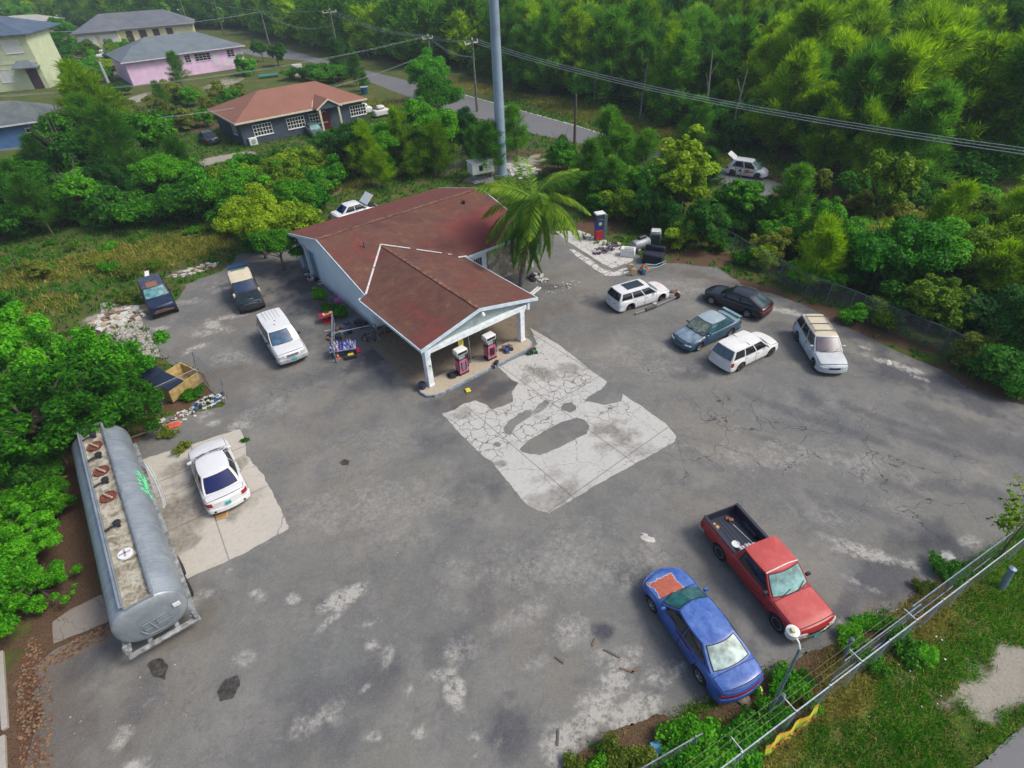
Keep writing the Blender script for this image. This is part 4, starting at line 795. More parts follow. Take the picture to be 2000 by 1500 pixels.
# ------------------------------------------------------------------ tank trailer
TA = math.radians(126.4)
T = empty('tank_trailer', (-12.85, 10.35, 0), TA, 'long silver tank trailer with open walkway tray on top, parked beside the slab', 'tank trailer')
LT = 10.9; TZ, RA, RB = 1.72, 1.13, .98
q = NT('weathered_tank_metal'); P0 = q.pos()
sp = q.add('ShaderNodeSeparateXYZ'); q.l(P0, sp.inputs[0])
c = q.ramp(q.noise(1.3, 6, .65, .5, vec=P0), [(.3, (.22, .26, .30)), (.7, (.36, .40, .43))]); c = q.mix(q.ramp(q.noise(7, 6, .75, vec=P0), [(.5, 0), (.8, .45)]), c, (.16, .19, .22))
st = q.math('FRACT', q.math('MULTIPLY', sp.outputs[0], .62)); c = q.mix(q.ramp(st, [(0, .65), (.022, 0)]), c, (.09, .11, .13))
mpp = q.add('ShaderNodeMapping'); q.l(P0, mpp.inputs['Vector']); mpp.inputs['Scale'].default_value = (7, .5, .5); c = q.mix(q.ramp(q.noise(1.6, 5, .7, vec=mpp.outputs[0]), [(.50, 0), (.72, .5)]), c, (.13, .15, .17)); c = q.mix(q.ramp(q.noise(2.4, 5, .7, vec=mpp.outputs[0]), [(.64, 0), (.74, .5)]), c, (.20, .13, .08))
q.l(c, q.b.inputs['Base Color']); q.b.inputs['Roughness'].default_value = .45; q.b.inputs['Metallic'].default_value = .35; TANKM = q.m
n = 40; TRW = .43
def tank_pt(t, k=1.0):
    cx, sx = math.cos(t), math.sin(t); e = .85
    return RA*k*abs(cx)**e*(1 if cx > 0 else -1), TZ+RB*k*abs(sx)**e*(1 if sx > 0 else -1)
angs = [t for t in np.linspace(0, 2*math.pi, n, endpoint=False)]
stations = [(-.17, .30), (-.15, .70), (-.10, .90), (-.05, .975), (0, 1.0), (LT*.25, 1), (LT*.5, 1), (LT*.75, 1), (LT, 1.0), (LT+.12, .95), (LT+.24, .75), (LT+.28, .5)]
V = []; F_ = []
for x, k in stations:
    for t in angs:
        y, z = tank_pt(t, k); V.append((x, y, z))
for i in range(len(stations)-1):
    for k in range(n):
        F_.append([i*n+k, i*n+(k+1) % n, (i+1)*n+(k+1) % n, (i+1)*n+k])
F_.append([k for k in range(n)][::-1]); F_.append([(len(stations)-1)*n+k for k in range(n)])
b = MB(); b.V = V; b.F = F_; b.M = [0]*len(F_); b.build('tank', TANKM, T, True)
q = NT('walkway_tray'); P0 = q.pos()
c = q.ramp(q.noise(2.6, 7, .7, .8, vec=P0), [(.3, (.07, .065, .05)), (.45, (.24, .21, .15)), (.60, (.46, .44, .36)), (.72, (.27, .27, .25))]); c = q.mix(q.ramp(q.noise(14, 5, .7, vec=P0), [(.55, 0), (.75, .6)]), c, (.07, .06, .045)); q.l(c, q.b.inputs['Base Color']); q.b.inputs['Roughness'].default_value = .8
b = MB(); ztray = TZ+RB+.015; b.box(-.02, LT-.05, -TRW, TRW, ztray-.12, ztray); b.build('walkway_tray', q.m, T)
b = MB(); 
for s in (1, -1):
    b.box(-.05, LT, s*TRW-.025, s*TRW+.025, ztray-.25, ztray+.20, .01); b.box(-.08, LT+.02, min(s*TRW, s*(TRW+.09)), max(s*TRW, s*(TRW+.09)), ztray+.17, ztray+.20)
b.box(LT-.04, LT+.03, -TRW, TRW, ztray-.25, ztray+.2); b.box(-.07, -.03, -TRW, TRW, ztray-.3, ztray+.02)
b.build('walkway_rail', TANKM, T)
for i, x in enumerate((LT-1.45, LT-3.35, LT-5.15)):
    b = MB(); b.lathe([(.27, 0), (.28, .05), (.30, .06), (.30, .10), (.25, .10), (.24, .07), (.10, .07), (.09, .13), (.001, .14)], 24, (x, .03, ztray)); b.mi = 1; b.box(x-.28, x+.28, -.01, .07, ztray+.10, ztray+.15, .01, .5, (x, .03)); b.build('manhole_cover', [simple('rusty_lid', (.20, .055, .035), .8, 0, .4, 14), simple('pale_lid_bar', (.36, .30, .22), .7)], T, True)
b = MB(); b.lathe([(.25, 0), (.26, .05), (.24, .09), (.001, .10)], 24, (2.3, -.02, ztray)); b.mi = 1; b.box(2.27, 2.33, -.2, .16, ztray+.10, ztray+.12); b.box(2.12, 2.48, -.05, .01, ztray+.10, ztray+.12)
b.build('manhole_cover', [WHITEP, simple('grey_bar', (.35, .36, .36), .6)], T, True)
for x in (LT-.7, LT-2.35, LT-4.2, LT-7.0):
    b = MB(); b.lathe([(.07, 0), (.07, .16), (.13, .17), (.14, .25), (.06, .28), (.001, .28)], 14, (x, -.05, ztray)); b.tube([(x, -.05, ztray+.1), (x-.02, .2, ztray+.14), (x-.04, TRW-.02, ztray+.1)], .035, 8); b.build('vent_valve', DARKP, T, True)
b = MB()
for s in (1, -1): b.box(-.30, LT+.1, s*1.06-.12, s*1.06+.12, .98, 1.04, .01)
b.box(-.34, -.16, -1.17, 1.17, .62, .74, .02)
b.box(-.16, LT*.95, -.5, -.38, .62, .8); b.box(-.16, LT*.95, .38, .5, .62, .8)
b.box(-.34, -.1, -1.17, -1.02, .74, 1.2, .03); b.box(-.34, -.1, 1.02, 1.17, .74, 1.2, .03)
b.build('chassis', simple('chassis_grey', (.33, .35, .35), .6, .2, .3, 5), T)
b = MB(); b.tube([(-.20, -.52, 1.75), (-.22, .32, 1.72), (-.20, .32, 1.4), (-.20, -.52, 1.42), (-.2, -.52, 1.75)], .02, 6); b.tube([(-.20, -.1, 1.75), (-.22, -.1, 1.42)], .02, 6); b.tube([(-.22, -.6, 1.3), (-.24, -.2, 1.12), (-.24, .3, 1.2), (-.2, .45, 1.5)], .02, 6); b.tube([(-.2, .1, 1.7), (-.24, .0, 1.3)], .025, 6)
b.build('end_ladder', simple('end_fittings', (.20, .24, .27), .5), T)
b = MB(); b.box(-.21, -.18, -.95, -.72, 1.75, 1.95, .01); b.build('end_sign', WHITEP, T)
for x in (1.6, 2.8):
    for s in (1, -1): make_wheel(T, x, s*1.0, .48, .28, 'dark')
b = MB(); [b.box(8.3, 8.45, s*.8-.07, s*.8+.07, .03, 1.0) for s in (1, -1)]; [b.box(8.22, 8.53, s*.8-.15, s*.8+.15, 0.02, .05) for s in (1, -1)]; b.build('landing_leg', simple('chassis_grey', (.3, .3, .3)), T)
for s in (-1,):
    b = MB(); pts = [(LT-2.2+2.8*0, -1.28, 1.35), (LT-3.2, -1.36, 1.1), (LT-4.6, -1.38, 1.0), (LT-5.4, -1.36, 1.25)]; b.tube(pts, .045, 8); b.tube([(p[0]+.2, p[1]-.06, p[2]-.12) for p in pts], .03, 8); b.build('side_hose', simple('pale_hose', (.45, .47, .46), .6), T, True)
# green spray scrawl on the tank side (marks as thin strokes that follow the shell)
b = MB(); r_ = random.Random(3)
for k in range(7):
    x = LT-5.0+k*.22; pts = []
    for j in range(5):
        t = -.05+ .62*(j/4); y, z = tank_pt(-t if False else t, 1.012); pts.append((x+r_.uniform(-.16, .16), -y, z))
    b.tube(pts, .022, 5)
b.build('spray_scrawl', simple('green_spray', (.10, .75, .30), .6), T)

# ------------------------------------------------------------------ service station
ST = empty('service_station', (OS[0], OS[1], 0), AST, 'service station with brown shingle roof and pale blue walls and columned canopy', 'service station')
q = NT('brown_red_shingles'); P0 = q.pos()
n1 = q.noise(.30, 5, .6, .8, vec=P0); n2 = q.noise(1.6, 7, .7, .4, vec=P0); n3 = q.noise(11, 5, .7, vec=P0)
c = q.ramp(n1, [(.30, (.105, .048, .042)), (.45, (.150, .075, .052)), (.60, (.140, .058, .042)), (.72, (.20, .050, .046))])
c = q.mix(q.ramp(n2, [(.42, 0), (.75, .7)]), c, (.075, .038, .040)); c = q.mix(q.ramp(n2, [(.24, .6), (.42, 0)]), c, (.26, .13, .085)); c = q.mix(q.ramp(n3, [(.5, 0), (.75, .4)]), c, (.06, .035, .03))
sp = q.add('ShaderNodeSeparateXYZ'); q.l(P0, sp.inputs[0])
for k_, sc_2 in ((1, 7.0),):
    c = q.mix(q.ramp(q.math('FRACT', q.math('MULTIPLY', sp.outputs[k_], sc_2)), [(0, .35), (.16, 0)]), c, (.05, .025, .025))
def edge_(v, a, b_): return q.ramp(q.math('DIVIDE', q.math('SUBTRACT', v, a), b_-a), [(0, 0), (1, 1)])
nzr = q.math('MULTIPLY', q.math('SUBTRACT', n2, .5), 3.2); X_r = q.math('ADD', sp.outputs[0], nzr); Y_r = q.math('ADD', sp.outputs[1], nzr)
m1 = q.math('MULTIPLY', edge_(X_r, 7.2, 8.6), edge_(Y_r, 4.6, 3.4)); m2 = q.math('MULTIPLY', edge_(X_r, 1.9, .9), edge_(Y_r, -5.6, -6.6)); m3 = q.math('MULTIPLY', edge_(Y_r, 6.6, 8.4), .55)
mm = q.math('MAXIMUM', q.math('MAXIMUM', m1, q.math('MULTIPLY', m2, .9)), m3); c = q.mix(q.math('MULTIPLY', mm, .6), c, (.20, .045, .045))
q.l(c, q.b.inputs['Base Color']); q.b.inputs['Roughness'].default_value = .92; q.b.inputs['Specular IOR Level'].default_value = .2; q.bump(n3, .4, .02); SHING = q.m
SHEDGE = simple('red_edge', (.22, .05, .048), .9, 0, .3, 2)
q = NT('pale_blue_wall'); P0 = q.pos()
c = q.ramp(q.noise(.7, 4, .6, vec=P0), [(.35, (.64, .74, .82)), (.65, (.74, .82, .87))]); f = q.noise(2.3, 7, .75, .8, vec=P0)
c = q.mix(q.ramp(f, [(.66, 0), (.70, .85)]), c, (.10, .12, .13)); sp = q.add('ShaderNodeSeparateXYZ'); q.l(P0, sp.inputs[0])
c = q.mix(q.math('MULTIPLY', q.ramp(sp.outputs[2], [(.0, 1), (.55, 0)]), q.ramp(f, [(.35, 0), (.6, .9)])), c, (.20, .18, .15)); q.l(c, q.b.inputs['Base Color']); q.b.inputs['Roughness'].default_value = .8; BWALL = q.m
BTRIM = simple('pale_blue_trim', (.56, .68, .76), .6, 0, .1, 3)
BDOOR = simple('garage_door_blue', (.16, .27, .38), .6, 0, .15, 3)
def slab_roof(mb, P, th=.14):
    """P: corner list of one slope, top side, counter clockwise"""
    n_ = len(P); V_ = [tuple(p) for p in P]+[(p[0], p[1], p[2]-th) for p in P]
    F2 = [list(range(n_)), list(range(n_, 2*n_))[::-1]]+[[k, k+n_, (k+1) % n_+n_, (k+1) % n_] for k in range(n_)]
    return mb.addm(V_, F2)
BL, BW_, ZE, ZR = 13.6, 12.7, 2.85, 4.40
W0 = .35
# walls with real openings on the left side (garage) are built from separate piers
b = MB()
wz = 2.72
b.box(W0, W0+.2, .55, 8.75, 0, wz); b.box(W0, W0+.2, 10.35, 10.7, 0, wz+.2); b.box(W0, W0+.2, 12.2, 12.45, 0, wz+.0); b.box(W0, W0+.2, 8.75, 10.35, 2.35, wz+.2); b.box(W0, W0+.2, 10.7, 12.2, 2.3, wz+.1)
b.addm([(W0+.003, .35, wz), (W0+.003, 12.45, wz), (W0+.003, 6.35, ZR-.22), (W0+.2, .35, wz), (W0+.2, 12.45, wz), (W0+.2, 6.35, ZR-.22)], [[0, 2, 1], [3, 4, 5], [0, 3, 5, 2], [2, 5, 4, 1]])
b.addm([(BL-.35, .35, wz), (BL-.35, 12.45, wz), (BL-.35, 6.35, ZR-.22), (BL-.55, .35, wz), (BL-.55, 12.45, wz), (BL-.55, 6.35, ZR-.22)], [[0, 1, 2], [3, 5, 4], [0, 2, 5, 3], [2, 1, 4, 5]])
b.box(W0, BL-.35, 12.25, 12.452, 0, wz); b.box(BL-.552, BL-.348, .352, 12.25, 0, wz)
b.box(W0+.003, 2.2, .35, .55, 0, wz); b.box(3.4, 4.6, .35, .55, 0, wz); b.box(6.9, 8.3, .35, .55, 0, wz); b.box(2.2, 3.4, .352, .548, 2.1, wz); b.box(4.6, 6.9, .352, .548, 2.1, wz); b.box(4.6, 6.9, .352, .548, 0, .9)
b.box(8.3, 9.1, .352, .548, 0, .8); b.box(8.3, 9.1, .352, .548, 2.2, wz); b.box(9.1, 9.5, .35, .55, 0, wz)
b.build('wall', BWALL, ST)
q = NT('rough_stone_cladding'); P0 = q.pos(); v = q.add('ShaderNodeTexVoronoi', Scale=2.6); q.l(P0, v.inputs['Vector']); v2 = q.add('ShaderNodeTexVoronoi', _feature='DISTANCE_TO_EDGE', Scale=2.6); q.l(P0, v2.inputs['Vector'])
sx = q.add('ShaderNodeSeparateXYZ'); q.l(v.outputs['Color'], sx.inputs[0]); c = q.ramp(sx.outputs[0], [(0, (.22, .19, .14)), (.5, (.40, .35, .27)), (1, (.52, .48, .40))]); c = q.mix(q.ramp(v2.outputs['Distance'], [(0, .7), (.06, 0)]), c, (.12, .10, .08)); c = q.mix(q.ramp(q.noise(6, 5, .7, vec=P0), [(.5, 0), (.8, .5)]), c, (.2, .15, .1)); q.l(c, q.b.inputs['Base Color']); q.b.inputs['Roughness'].default_value = .9; q.bump(v2.outputs['Distance'], .6, .05)
b = MB(); b.box(9.5, BL-.2, .18, .42, 0, 2.6); b.box(BL-.34, BL-.2, .42, 2.2, 0, 2.6); b.build('stone_wall', q.m, ST)
b = MB(); b.box(BL-.2, BL-.02, .05, .25, 0, 2.7, .01); b.build('corner_post', WHITEP, ST)
for (y0, y1, z1) in ((8.75, 10.35, 2.35), (10.7, 12.2, 2.3)):
    b = MB(); b.box(W0+.10, W0+.14, y0, y1, .02, z1); [b.box(W0+.07, W0+.10, y0+.01, y1-.01, .12+k*.45, .14+k*.45) for k in range(5)]; b.build('garage_door', BDOOR, ST)
for (y0, y1) in ((8.62, 8.80), (10.30, 10.75), (12.15, 12.36)):
    b = MB(); b.box(W0-.07, W0-.003, y0, y1, 0, 2.55, .01); b.build('door_pillar', simple('white_blue_trim', (.55, .62, .68), .6), ST)
b = MB(); b.box(W0-.16, W0-.04, 11.9, 12.1, 2.35, 2.5, .03); b.build('wall_lamp', WHITEP, ST)
d = MB(); d.box(2.2, 3.4, .42, .48, 0, 2.1); d.build('door', simple('dark_door', (.05, .05, .055), .6), ST)
def bars_window(x0, x1, z0, z1, y):
    f = MB(); f.box(x0, x1, y+.06, y+.09, z0, z1); wn = f.build('window', glassm('glass_dark', (.012, .018, .022)), ST)
    g = MB(); k = x0+.08
    while k < x1: g.box(k, k+.035, y-.03, y, z0, z1); k += .17
    g.box(x0, x1, y-.032, y-.028, z0+.3, z0+.34); g.build('window_bars', simple('light_bars', (.40, .48, .54), .6), wn)
bars_window(4.6, 6.9, .9, 2.1, .38); bars_window(8.3, 9.1, .8, 2.2, .38)
# roofs
kr = (ZR-ZE)/6.35; CR = 3.78; CX = 3.35; CL, CRt = -.55, 7.5; vy = (CR-ZE)/kr
b = MB(); OH = .0
slab_roof(b, [(0, 6.35, ZR), (0, 0, ZE), (CL+.55, 0, ZE), (CX, vy, CR), (CRt-.1, 0, ZE), (BL, 0, ZE), (BL, 6.35, ZR)])
b.F = b.F
slab_roof(b, [(BL, 6.352, ZR-.001), (BL, 12.7, ZE), (0, 12.7, ZE), (0, 6.352, ZR-.001)])
b.build('main_roof', SHING, ST)
b = MB(); b.box(-.01, BL+.01, 6.22, 6.48, ZR-.01, ZR+.03, .01); b.build('ridge_cap', simple('ridge_brown', (.20, .09, .06), .9, 0, .35, 3), ST)
CF = -7.35
b = MB()
slab_roof(b, [(CX, vy-.02, CR+.006), (.05, .0, ZE+.006), (CL, -.3, ZE-.02), (CL, CF, ZE-.02), (CX, CF, CR+.006)], .12)
slab_roof(b, [(CX, CF, CR+.004), (CRt, CF, ZE-.02), (CRt, -.3, ZE-.02), (CRt-.12, .0, ZE+.004), (CX, vy-.02, CR+.004)], .12)
b.build('canopy_roof', SHING, ST)
b = MB(); b.box(CX-.12, CX+.12, CF+.02, vy-.1, CR-.015, CR+.025, .01); b.build('ridge_cap', simple('ridge_brown', (.2, .09, .06)), ST)
b = MB()
def strip3(mb, a, c_, w_, h_):
    a, c_ = Vector(a), Vector(c_); d_ = (c_-a).normalized(); n_ = d_.cross(Vector((0, 0, 1))).normalized()*w_/2; u_ = Vector((0, 0, h_))
    mb.addm([a-n_, a+n_, c_+n_, c_-n_, a-n_+u_, a+n_+u_, c_+n_+u_, c_-n_+u_], [[3, 2, 1, 0], [4, 5, 6, 7], [0, 1, 5, 4], [1, 2, 6, 5], [2, 3, 7, 6], [3, 0, 4, 7]])
strip3(b, (.05, 0, ZE+.02), (1.7, vy*.5, ZE+(CR-ZE)*.5+.02), .11, .03); strip3(b, (1.76, vy*.52, ZE+(CR-ZE)*.52+.02), (CX, vy, CR+.02), .11, .03)
strip3(b, (CX, vy, CR+.02), (CX+1.45, vy*.66, ZE+(CR-ZE)*.66+.02), .11, .03); strip3(b, (CX+1.75, vy*.58, ZE+(CR-ZE)*.58+.02), (CX+3.0, vy*.28, ZE+(CR-ZE)*.28+.02), .10, .03); strip3(b, (CX+3.3, vy*.20, ZE+(CR-ZE)*.20+.02), (CX+3.5, vy*.16, ZE+(CR-ZE)*.16+.02), .09, .03); strip3(b, (CRt-.45, .15, ZE+.06), (CRt+.1, -.05, ZE+.03), .16, .03)
b.build('valley_flashing', simple('white_flashing', (.66, .64, .62), .6), ST)
b = MB()   # fascia boards
strip3(b, (-.03, -.05, ZE-.2), (-.03, 6.35, ZR-.2), .05, .20); strip3(b, (-.03, 12.72, ZE-.2), (-.03, 6.35, ZR-.2), .05, .20); b.box(-.4+.4, CL+.55, -.06, -.02, ZE-.2, ZE-.01); b.box(CRt-.1, BL, -.05, -.005, ZE-.2, ZE-.01); strip3(b, (BL+.03, -.05, ZE-.2), (BL+.03, 6.35, ZR-.2), .05, .2); strip3(b, (BL+.03, 12.7, ZE-.2), (BL+.03, 6.35, ZR-.2), .05, .2)
strip3(b, (CL-.03, -.3, ZE-.19), (CL-.03, CF, ZE-.19), .05, .17); strip3(b, (CRt+.03, -.3, ZE-.19), (CRt+.03, CF, ZE-.19), .05, .17)
strip3(b, (CL-.05, CF-.03, ZE-.21), (CX, CF-.03, CR-.19), .05, .20); strip3(b, (CRt+.05, CF-.03, ZE-.21), (CX, CF-.03, CR-.19), .05, .20)
b.box(-.15, W0, .0, .35, 2.55, 2.72)
b.build('fascia', BTRIM, ST)
b = MB(); gz = ZE-.30; b.addm([(CL+.35, CF+.25, gz), (CRt-.35, CF+.25, gz), (CX, CF+.25, CR-.20), (CL+.35, CF+.35, gz), (CRt-.35, CF+.35, gz), (CX, CF+.35, CR-.20)], [[0, 1, 2], [5, 4, 3], [0, 3, 4, 1], [1, 4, 5, 2], [2, 5, 3, 0]])
q = NT('grey_pebbledash'); q.l(q.ramp(q.noise(25, 3, .7, vec=q.pos()), [(.4, (.20, .27, .28)), (.6, (.36, .43, .43))]), q.b.inputs['Base Color']); b.build('gable_panel', q.m, ST)
b = MB(); b.box(-.42, 6.75, CF+.05, CF+.30, 2.32, 2.62, .01); b.box(-.40, -.15, CF+.32, .3, 2.34, 2.6, .01); b.box(6.45, 6.7, CF+.32, .3, 2.34, 2.6, .01); b.build('beam', simple('pale_beam', (.74, .80, .82), .6, 0, .1, 3), ST)
b = MB(); b.box(6.77, 6.95, CF+.0, CF+.38, 2.25, 2.70, .01); b.box(-.40, -.16, CF-.02, CF+.03, 2.15, 2.70, .01); b.build('beam_end', BTRIM, ST)
b = MB(); b.addm([(CL+.1, -.1, ZE-.2), (CX, -.1, CR-.2), (CX, CF+.36, CR-.2), (CL+.1, CF+.36, ZE-.2)], [[0, 1, 2, 3]]); b.addm([(CRt-.1, -.1, ZE-.2), (CX, -.1, CR-.2), (CX, CF+.36, CR-.2), (CRt-.1, CF+.36, ZE-.2)], [[3, 2, 1, 0]]); b.build('soffit', simple('soffit_grey', (.3, .32, .32), .8), ST)
for x in (-.20, 6.42):
    b = MB(); b.box(x-.17, x+.17, -7.28, -6.94, .15, 2.32, .02); b.box(x-.19, x+.19, -7.30, -6.92, .15, .3, .02); b.box(x-.19, x+.19, -7.3, -6.92, 2.2, 2.32, .01); b.build('column', simple('pale_column', (.76, .80, .83), .6, 0, .12, 2.5), ST)
b = MB(); b.box(-.03-.15, .0-.1, -7.32, -7.29, 1.5, 1.6, .005); b.build('column_tag', simple('green_tag', (.01, .25, .1), .5), ST)
b = MB(); b.lathe([(.05, .12), (.10, .05), (.13, -.05), (.001, -.14)], 14, (CX+.12, CF-.13, CR-.38)); b.build('canopy_lamp', WHITEP, ST)
b = MB(); isl = [(-1.0, -7.35), (-.9, -7.75), (-.55, -8.05), (-.1, -8.12), (6.0, -8.12), (6.5, -8.0), (6.8, -7.7), (6.85, -7.2), (6.6, -6.75), (6.2, -6.65), (-.5, -6.65), (-.9, -6.9)]
b.addm([(x, y, 0.0) for x, y in isl]+[(x, y, .15) for x, y in isl]+[(x*.985+.04, y+(.07 if y < -7.3 else -.05), .158) for x, y in isl], [[k, (k+1) % 12, 12+(k+1) % 12, 12+k] for k in range(12)]+[[12+k, 12+(k+1) % 12, 24+(k+1) % 12, 24+k] for k in range(12)]+[[24+k for k in range(12)]])
b.M = [0]*24+[1]; b.build('pump_island', [simple('island_kerb_blue', (.24, .30, .36), .7, 0, .25, 4), concrete('island_top', (.42, .36, .27), None, 0, 0, .02, .7)], ST)
b = MB(); b.tube([(2.75, -6.9, .15), (2.72, -6.9, 2.4)], .035, 8); b.build('pipe', GALV, ST)
b = MB(); b.tube([(CX, -7.02, 2.32), (CX, -7.02, 2.0)], .008, 4)
ys = G(912, 655, 1.7)
def stl(dx, dy, z=0.0):
    return (*SL(dx, dy), z)
e = empty('hanging_sign', stl(2.15, -6.95, 1.62), AST, 'small yellow sign hanging under the canopy beam between the columns', 'sign')
b = MB(); b.box(-.17, .17, -.02, .02, 0, .42, .005); b.mi = 1; b.box(-.10, .12, -.022, -.021, .27, .33); b.box(-.12, .08, -.022, -.021, .15, .2); b.build('sign_panel', [simple('sign_yellow', (.62, .54, .08), .6), simple('faded_print', (.30, .24, .05), .7)], e)
b = MB(); b.tube([(-.12, 0, .42), (-.12, 0, .72)], .008, 4); b.tube([(.12, 0, .42), (.12, 0, .72)], .008, 4); b.build('hanger', DARKP, e)
b = MB(); b.lathe([(.03, 0), (.03, .18), (.028, .19), (.001, .20)], 8, (5.1, 6.2, ZR-.05)); 
ve = MB(); ve.lathe([(.06, 0), (.06, .45), (.001, .45)], 10, (2.3, 4.1, 3.8)); ve.build('vent_pipe', simple('dull_purple_pipe', (.12, .08, .12), .7), ST)
ve = MB(); ve.lathe([(.10, 0), (.10, .1), (.16, .14), (.10, .2), (.001, .22)], 10, (11.2, 5.2, 4.15)); ve.build('roof_vent', UNDER, ST)

# fuel pumps
def pump(loc, rz, lab, col, oval, cap=WHITEP, hanging=True):
    e = empty('fuel_pump', loc, rz, lab, 'fuel pump', 'old fuel pumps')
    b = MB(); b.box(-.33, .33, -.24, .24, 0, .12, .02); b.box(-.30, .30, -.22, .22, .12, 1.02, .05); b.build('cabinet', DARKP, e, True)
    b = MB(); b.box(-.31, .31, -.245, -.215, .16, 1.0, .004); b.box(-.306, -.296, -.18, .18, .3, .95); b.box(.296, .306, -.18, .18, .3, .95); b.build('front_panel', col, e)
    b = MB(); pts = [(-.13, -.25, .9), (-.16, -.26, .6), (-.12, -.26, .33), (0, -.26, .26), (.12, -.26, .33), (.16, -.26, .6), (.13, -.25, .9)]; b.tube(pts, .022, 8); b.build('hose', BLACK, e, True)
    b = MB(); b.box(-.11, .11, -.253, -.246, .34, .84, .003); b.build('oval_recess', oval, e)
    b = MB(); b.box(-.22, .22, -.12, .12, 1.0, 1.36, .03); b.build('neck', simple('pump_neck', (.42, .46, .50), .5), e)
    b = MB(); b.box(-.36, .36, -.25, .25, 1.34, 1.66, .04); b.build('head', cap, e, True)
    b = MB(); b.box(-.30, .30, -.262, -.252, 1.42, 1.58, .003); b.build('display', UNDER, e)
    for s in (1, -1): b = MB(); b.box(s*.3-.03, s*.3+.03, -.30, -.20, 1.0, 1.25, .02); b.tube([(s*.3, -.27, 1.0), (s*.33, -.3, .7), (s*.3, -.27, .45)], .02, 6); b.build('nozzle', DARKP, e)
    return e
PINK = simple('pump_pink', (.55, .14, .22), .5, 0, .2, 8)
pump(stl(1.80, -7.35, .158), AST, 'pink fronted fuel pump with grey oval, nearest the left canopy column', PINK, simple('oval_grey', (.16, .20, .27), .5))
pump(stl(3.85, -7.3, .158), AST, 'pink fronted fuel pump with black oval, nearer the right canopy column', PINK, UNDER)
NB = simple('pump_blue', (.01, .03, .22), .5, 0, .2, 8)
px_, py_ = G(1168, 468)
pe = empty('fuel_pump', (px_, py_, .03), math.radians(15), 'blue and red fuel pump standing on the side slab near the trees', 'fuel pump', 'old fuel pumps')
b = MB(); b.box(-.30, .30, -.25, .25, .85, 1.75, .04); b.build('cabinet', NB, pe, True); b = MB(); b.box(-.30, .30, -.25, .25, 0, .85, .03); b.build('base_cabinet', simple('pump_red', (.40, .015, .03), .5), pe)
b = MB(); b.box(-.25, .25, -.2, .2, 1.75, 2.15, .02); b.build('neck', simple('pump_dark_green', (.04, .08, .08), .5), pe); b = MB(); b.box(-.40, .40, -.3, .3, 2.15, 2.27, .03); b.build('head', WHITEP, pe, True); b = MB(); b.lathe([(.10, -.262), (.14, -.255)], 16, (.0, 0, 1.4), 'y'); b.build('round_decal', simple('yellow_decal', (.6, .6, .05), .5), pe)
b = MB(); b.box(.31, .62, -.25, .25, 0, 2.1, .04); b.build('side_cabinet', simple('grey_green_cabinet', (.09, .13, .13), .6), pe)

# ------------------------------------------------------------------ junk and small objects
def thing1(nm, lab, cat, uv, rz, fn, z=.02, group=None):
    x, y = G(*uv) if uv[0] > 60 or uv[1] > 60 else uv
    e = empty(nm, (x, y, z), math.radians(rz), lab, cat, group); fn(e); return e
def solo(nm, lab, cat, uv, rz, mb, mat, z=.02, group=None, smooth=False):
    x, y = G(*uv); o = mb.build(nm, mat, None, smooth, (x, y, z), math.radians(rz)); return tag(o, lab, cat, group)
def lump(mb, r, h, seed, c=(0, 0, 0), n=12):
    rr = random.Random(seed); V_ = []; F2 = []
    for i, (k, z) in enumerate(((1, 0), (1.05, .35), (.8, .75), (.35, 1))):
        for j in range(n):
            t = 2*math.pi*j/n; q_ = k*r*rr.uniform(.75, 1.2); V_.append((c[0]+q_*math.cos(t), c[1]+q_*math.sin(t), c[2]+z*h*rr.uniform(.85, 1.1)))
    for i in range(3):
        for j in range(n): F2.append([i*n+j, i*n+(j+1) % n, (i+1)*n+(j+1) % n, (i+1)*n+j])
    F2.append([3*n+j for j in range(n)]); return mb.addm(V_, F2)
def rubble(nm, lab, uv, R1, R2, n, mats, s0, s1, seed, cat='rubble', z=.02, flat=.5, kind='stuff'):
    rr = random.Random(seed); mb = MB(); x0, y0 = G(*uv)
    for k in range(n):
        t = rr.uniform(0, 6.28); d = math.sqrt(rr.random()); s = rr.uniform(s0, s1); mb.mi = rr.randrange(len(mats)); X0 = R1*d*math.cos(t); Y0 = R2*d*math.sin(t); h = s*rr.uniform(.15, flat)
        zz = rr.uniform(0, .12) if d < .6 else 0
        mb.box(X0-s/2, X0+s/2, Y0-s*rr.uniform(.2, .5), Y0+s*rr.uniform(.2, .5), zz, zz+h, 0, rr.uniform(0, 3))
    o = mb.build(nm, mats, None, False, (x0, y0, z), math.radians(35)); return tag(o, lab, cat, None, kind)
C1 = simple('pale_rubble', (.50, .48, .44), .9); C2 = simple('brown_rubble', (.20, .14, .09), .9); C3 = simple('dark_scrap', (.03, .03, .04), .6); C4 = simple('blue_scrap', (.03, .10, .22), .5); C5 = simple('cardboard', (.42, .32, .18), .9); C6 = simple('purple_scrap', (.14, .07, .13), .7); LIT = simple('litter_white', (.62, .62, .60), .7)
rubble('rubble', 'pale broken boards and rubble heap left of the navy wreck', (238, 622), 1.9, 1.2, 170, [C1, C2, C5, LIT, C1], .12, .55, 5)
rubble('rubble', 'white and straw coloured debris along the dry grass edge between the wrecks', (385, 528), 1.8, .6, 90, [C1, C5, LIT, C2], .08, .35, 6)
rubble('rubble', 'broken pieces by the garage wall foot', (617, 545), .5, 1.6, 50, [C1, C2, C3], .08, .3, 7)
rubble('rubble', 'shredded white litter at the foot of the leaning fence gate', (410, 785), .9, .5, 90, [LIT, C3, C1, C4], .06, .25, 8)
rubble('rubble', 'litter strewn on the bare earth under the dumpster', (355, 815), 1.6, .5, 60, [LIT, C2, C1], .05, .22, 9)
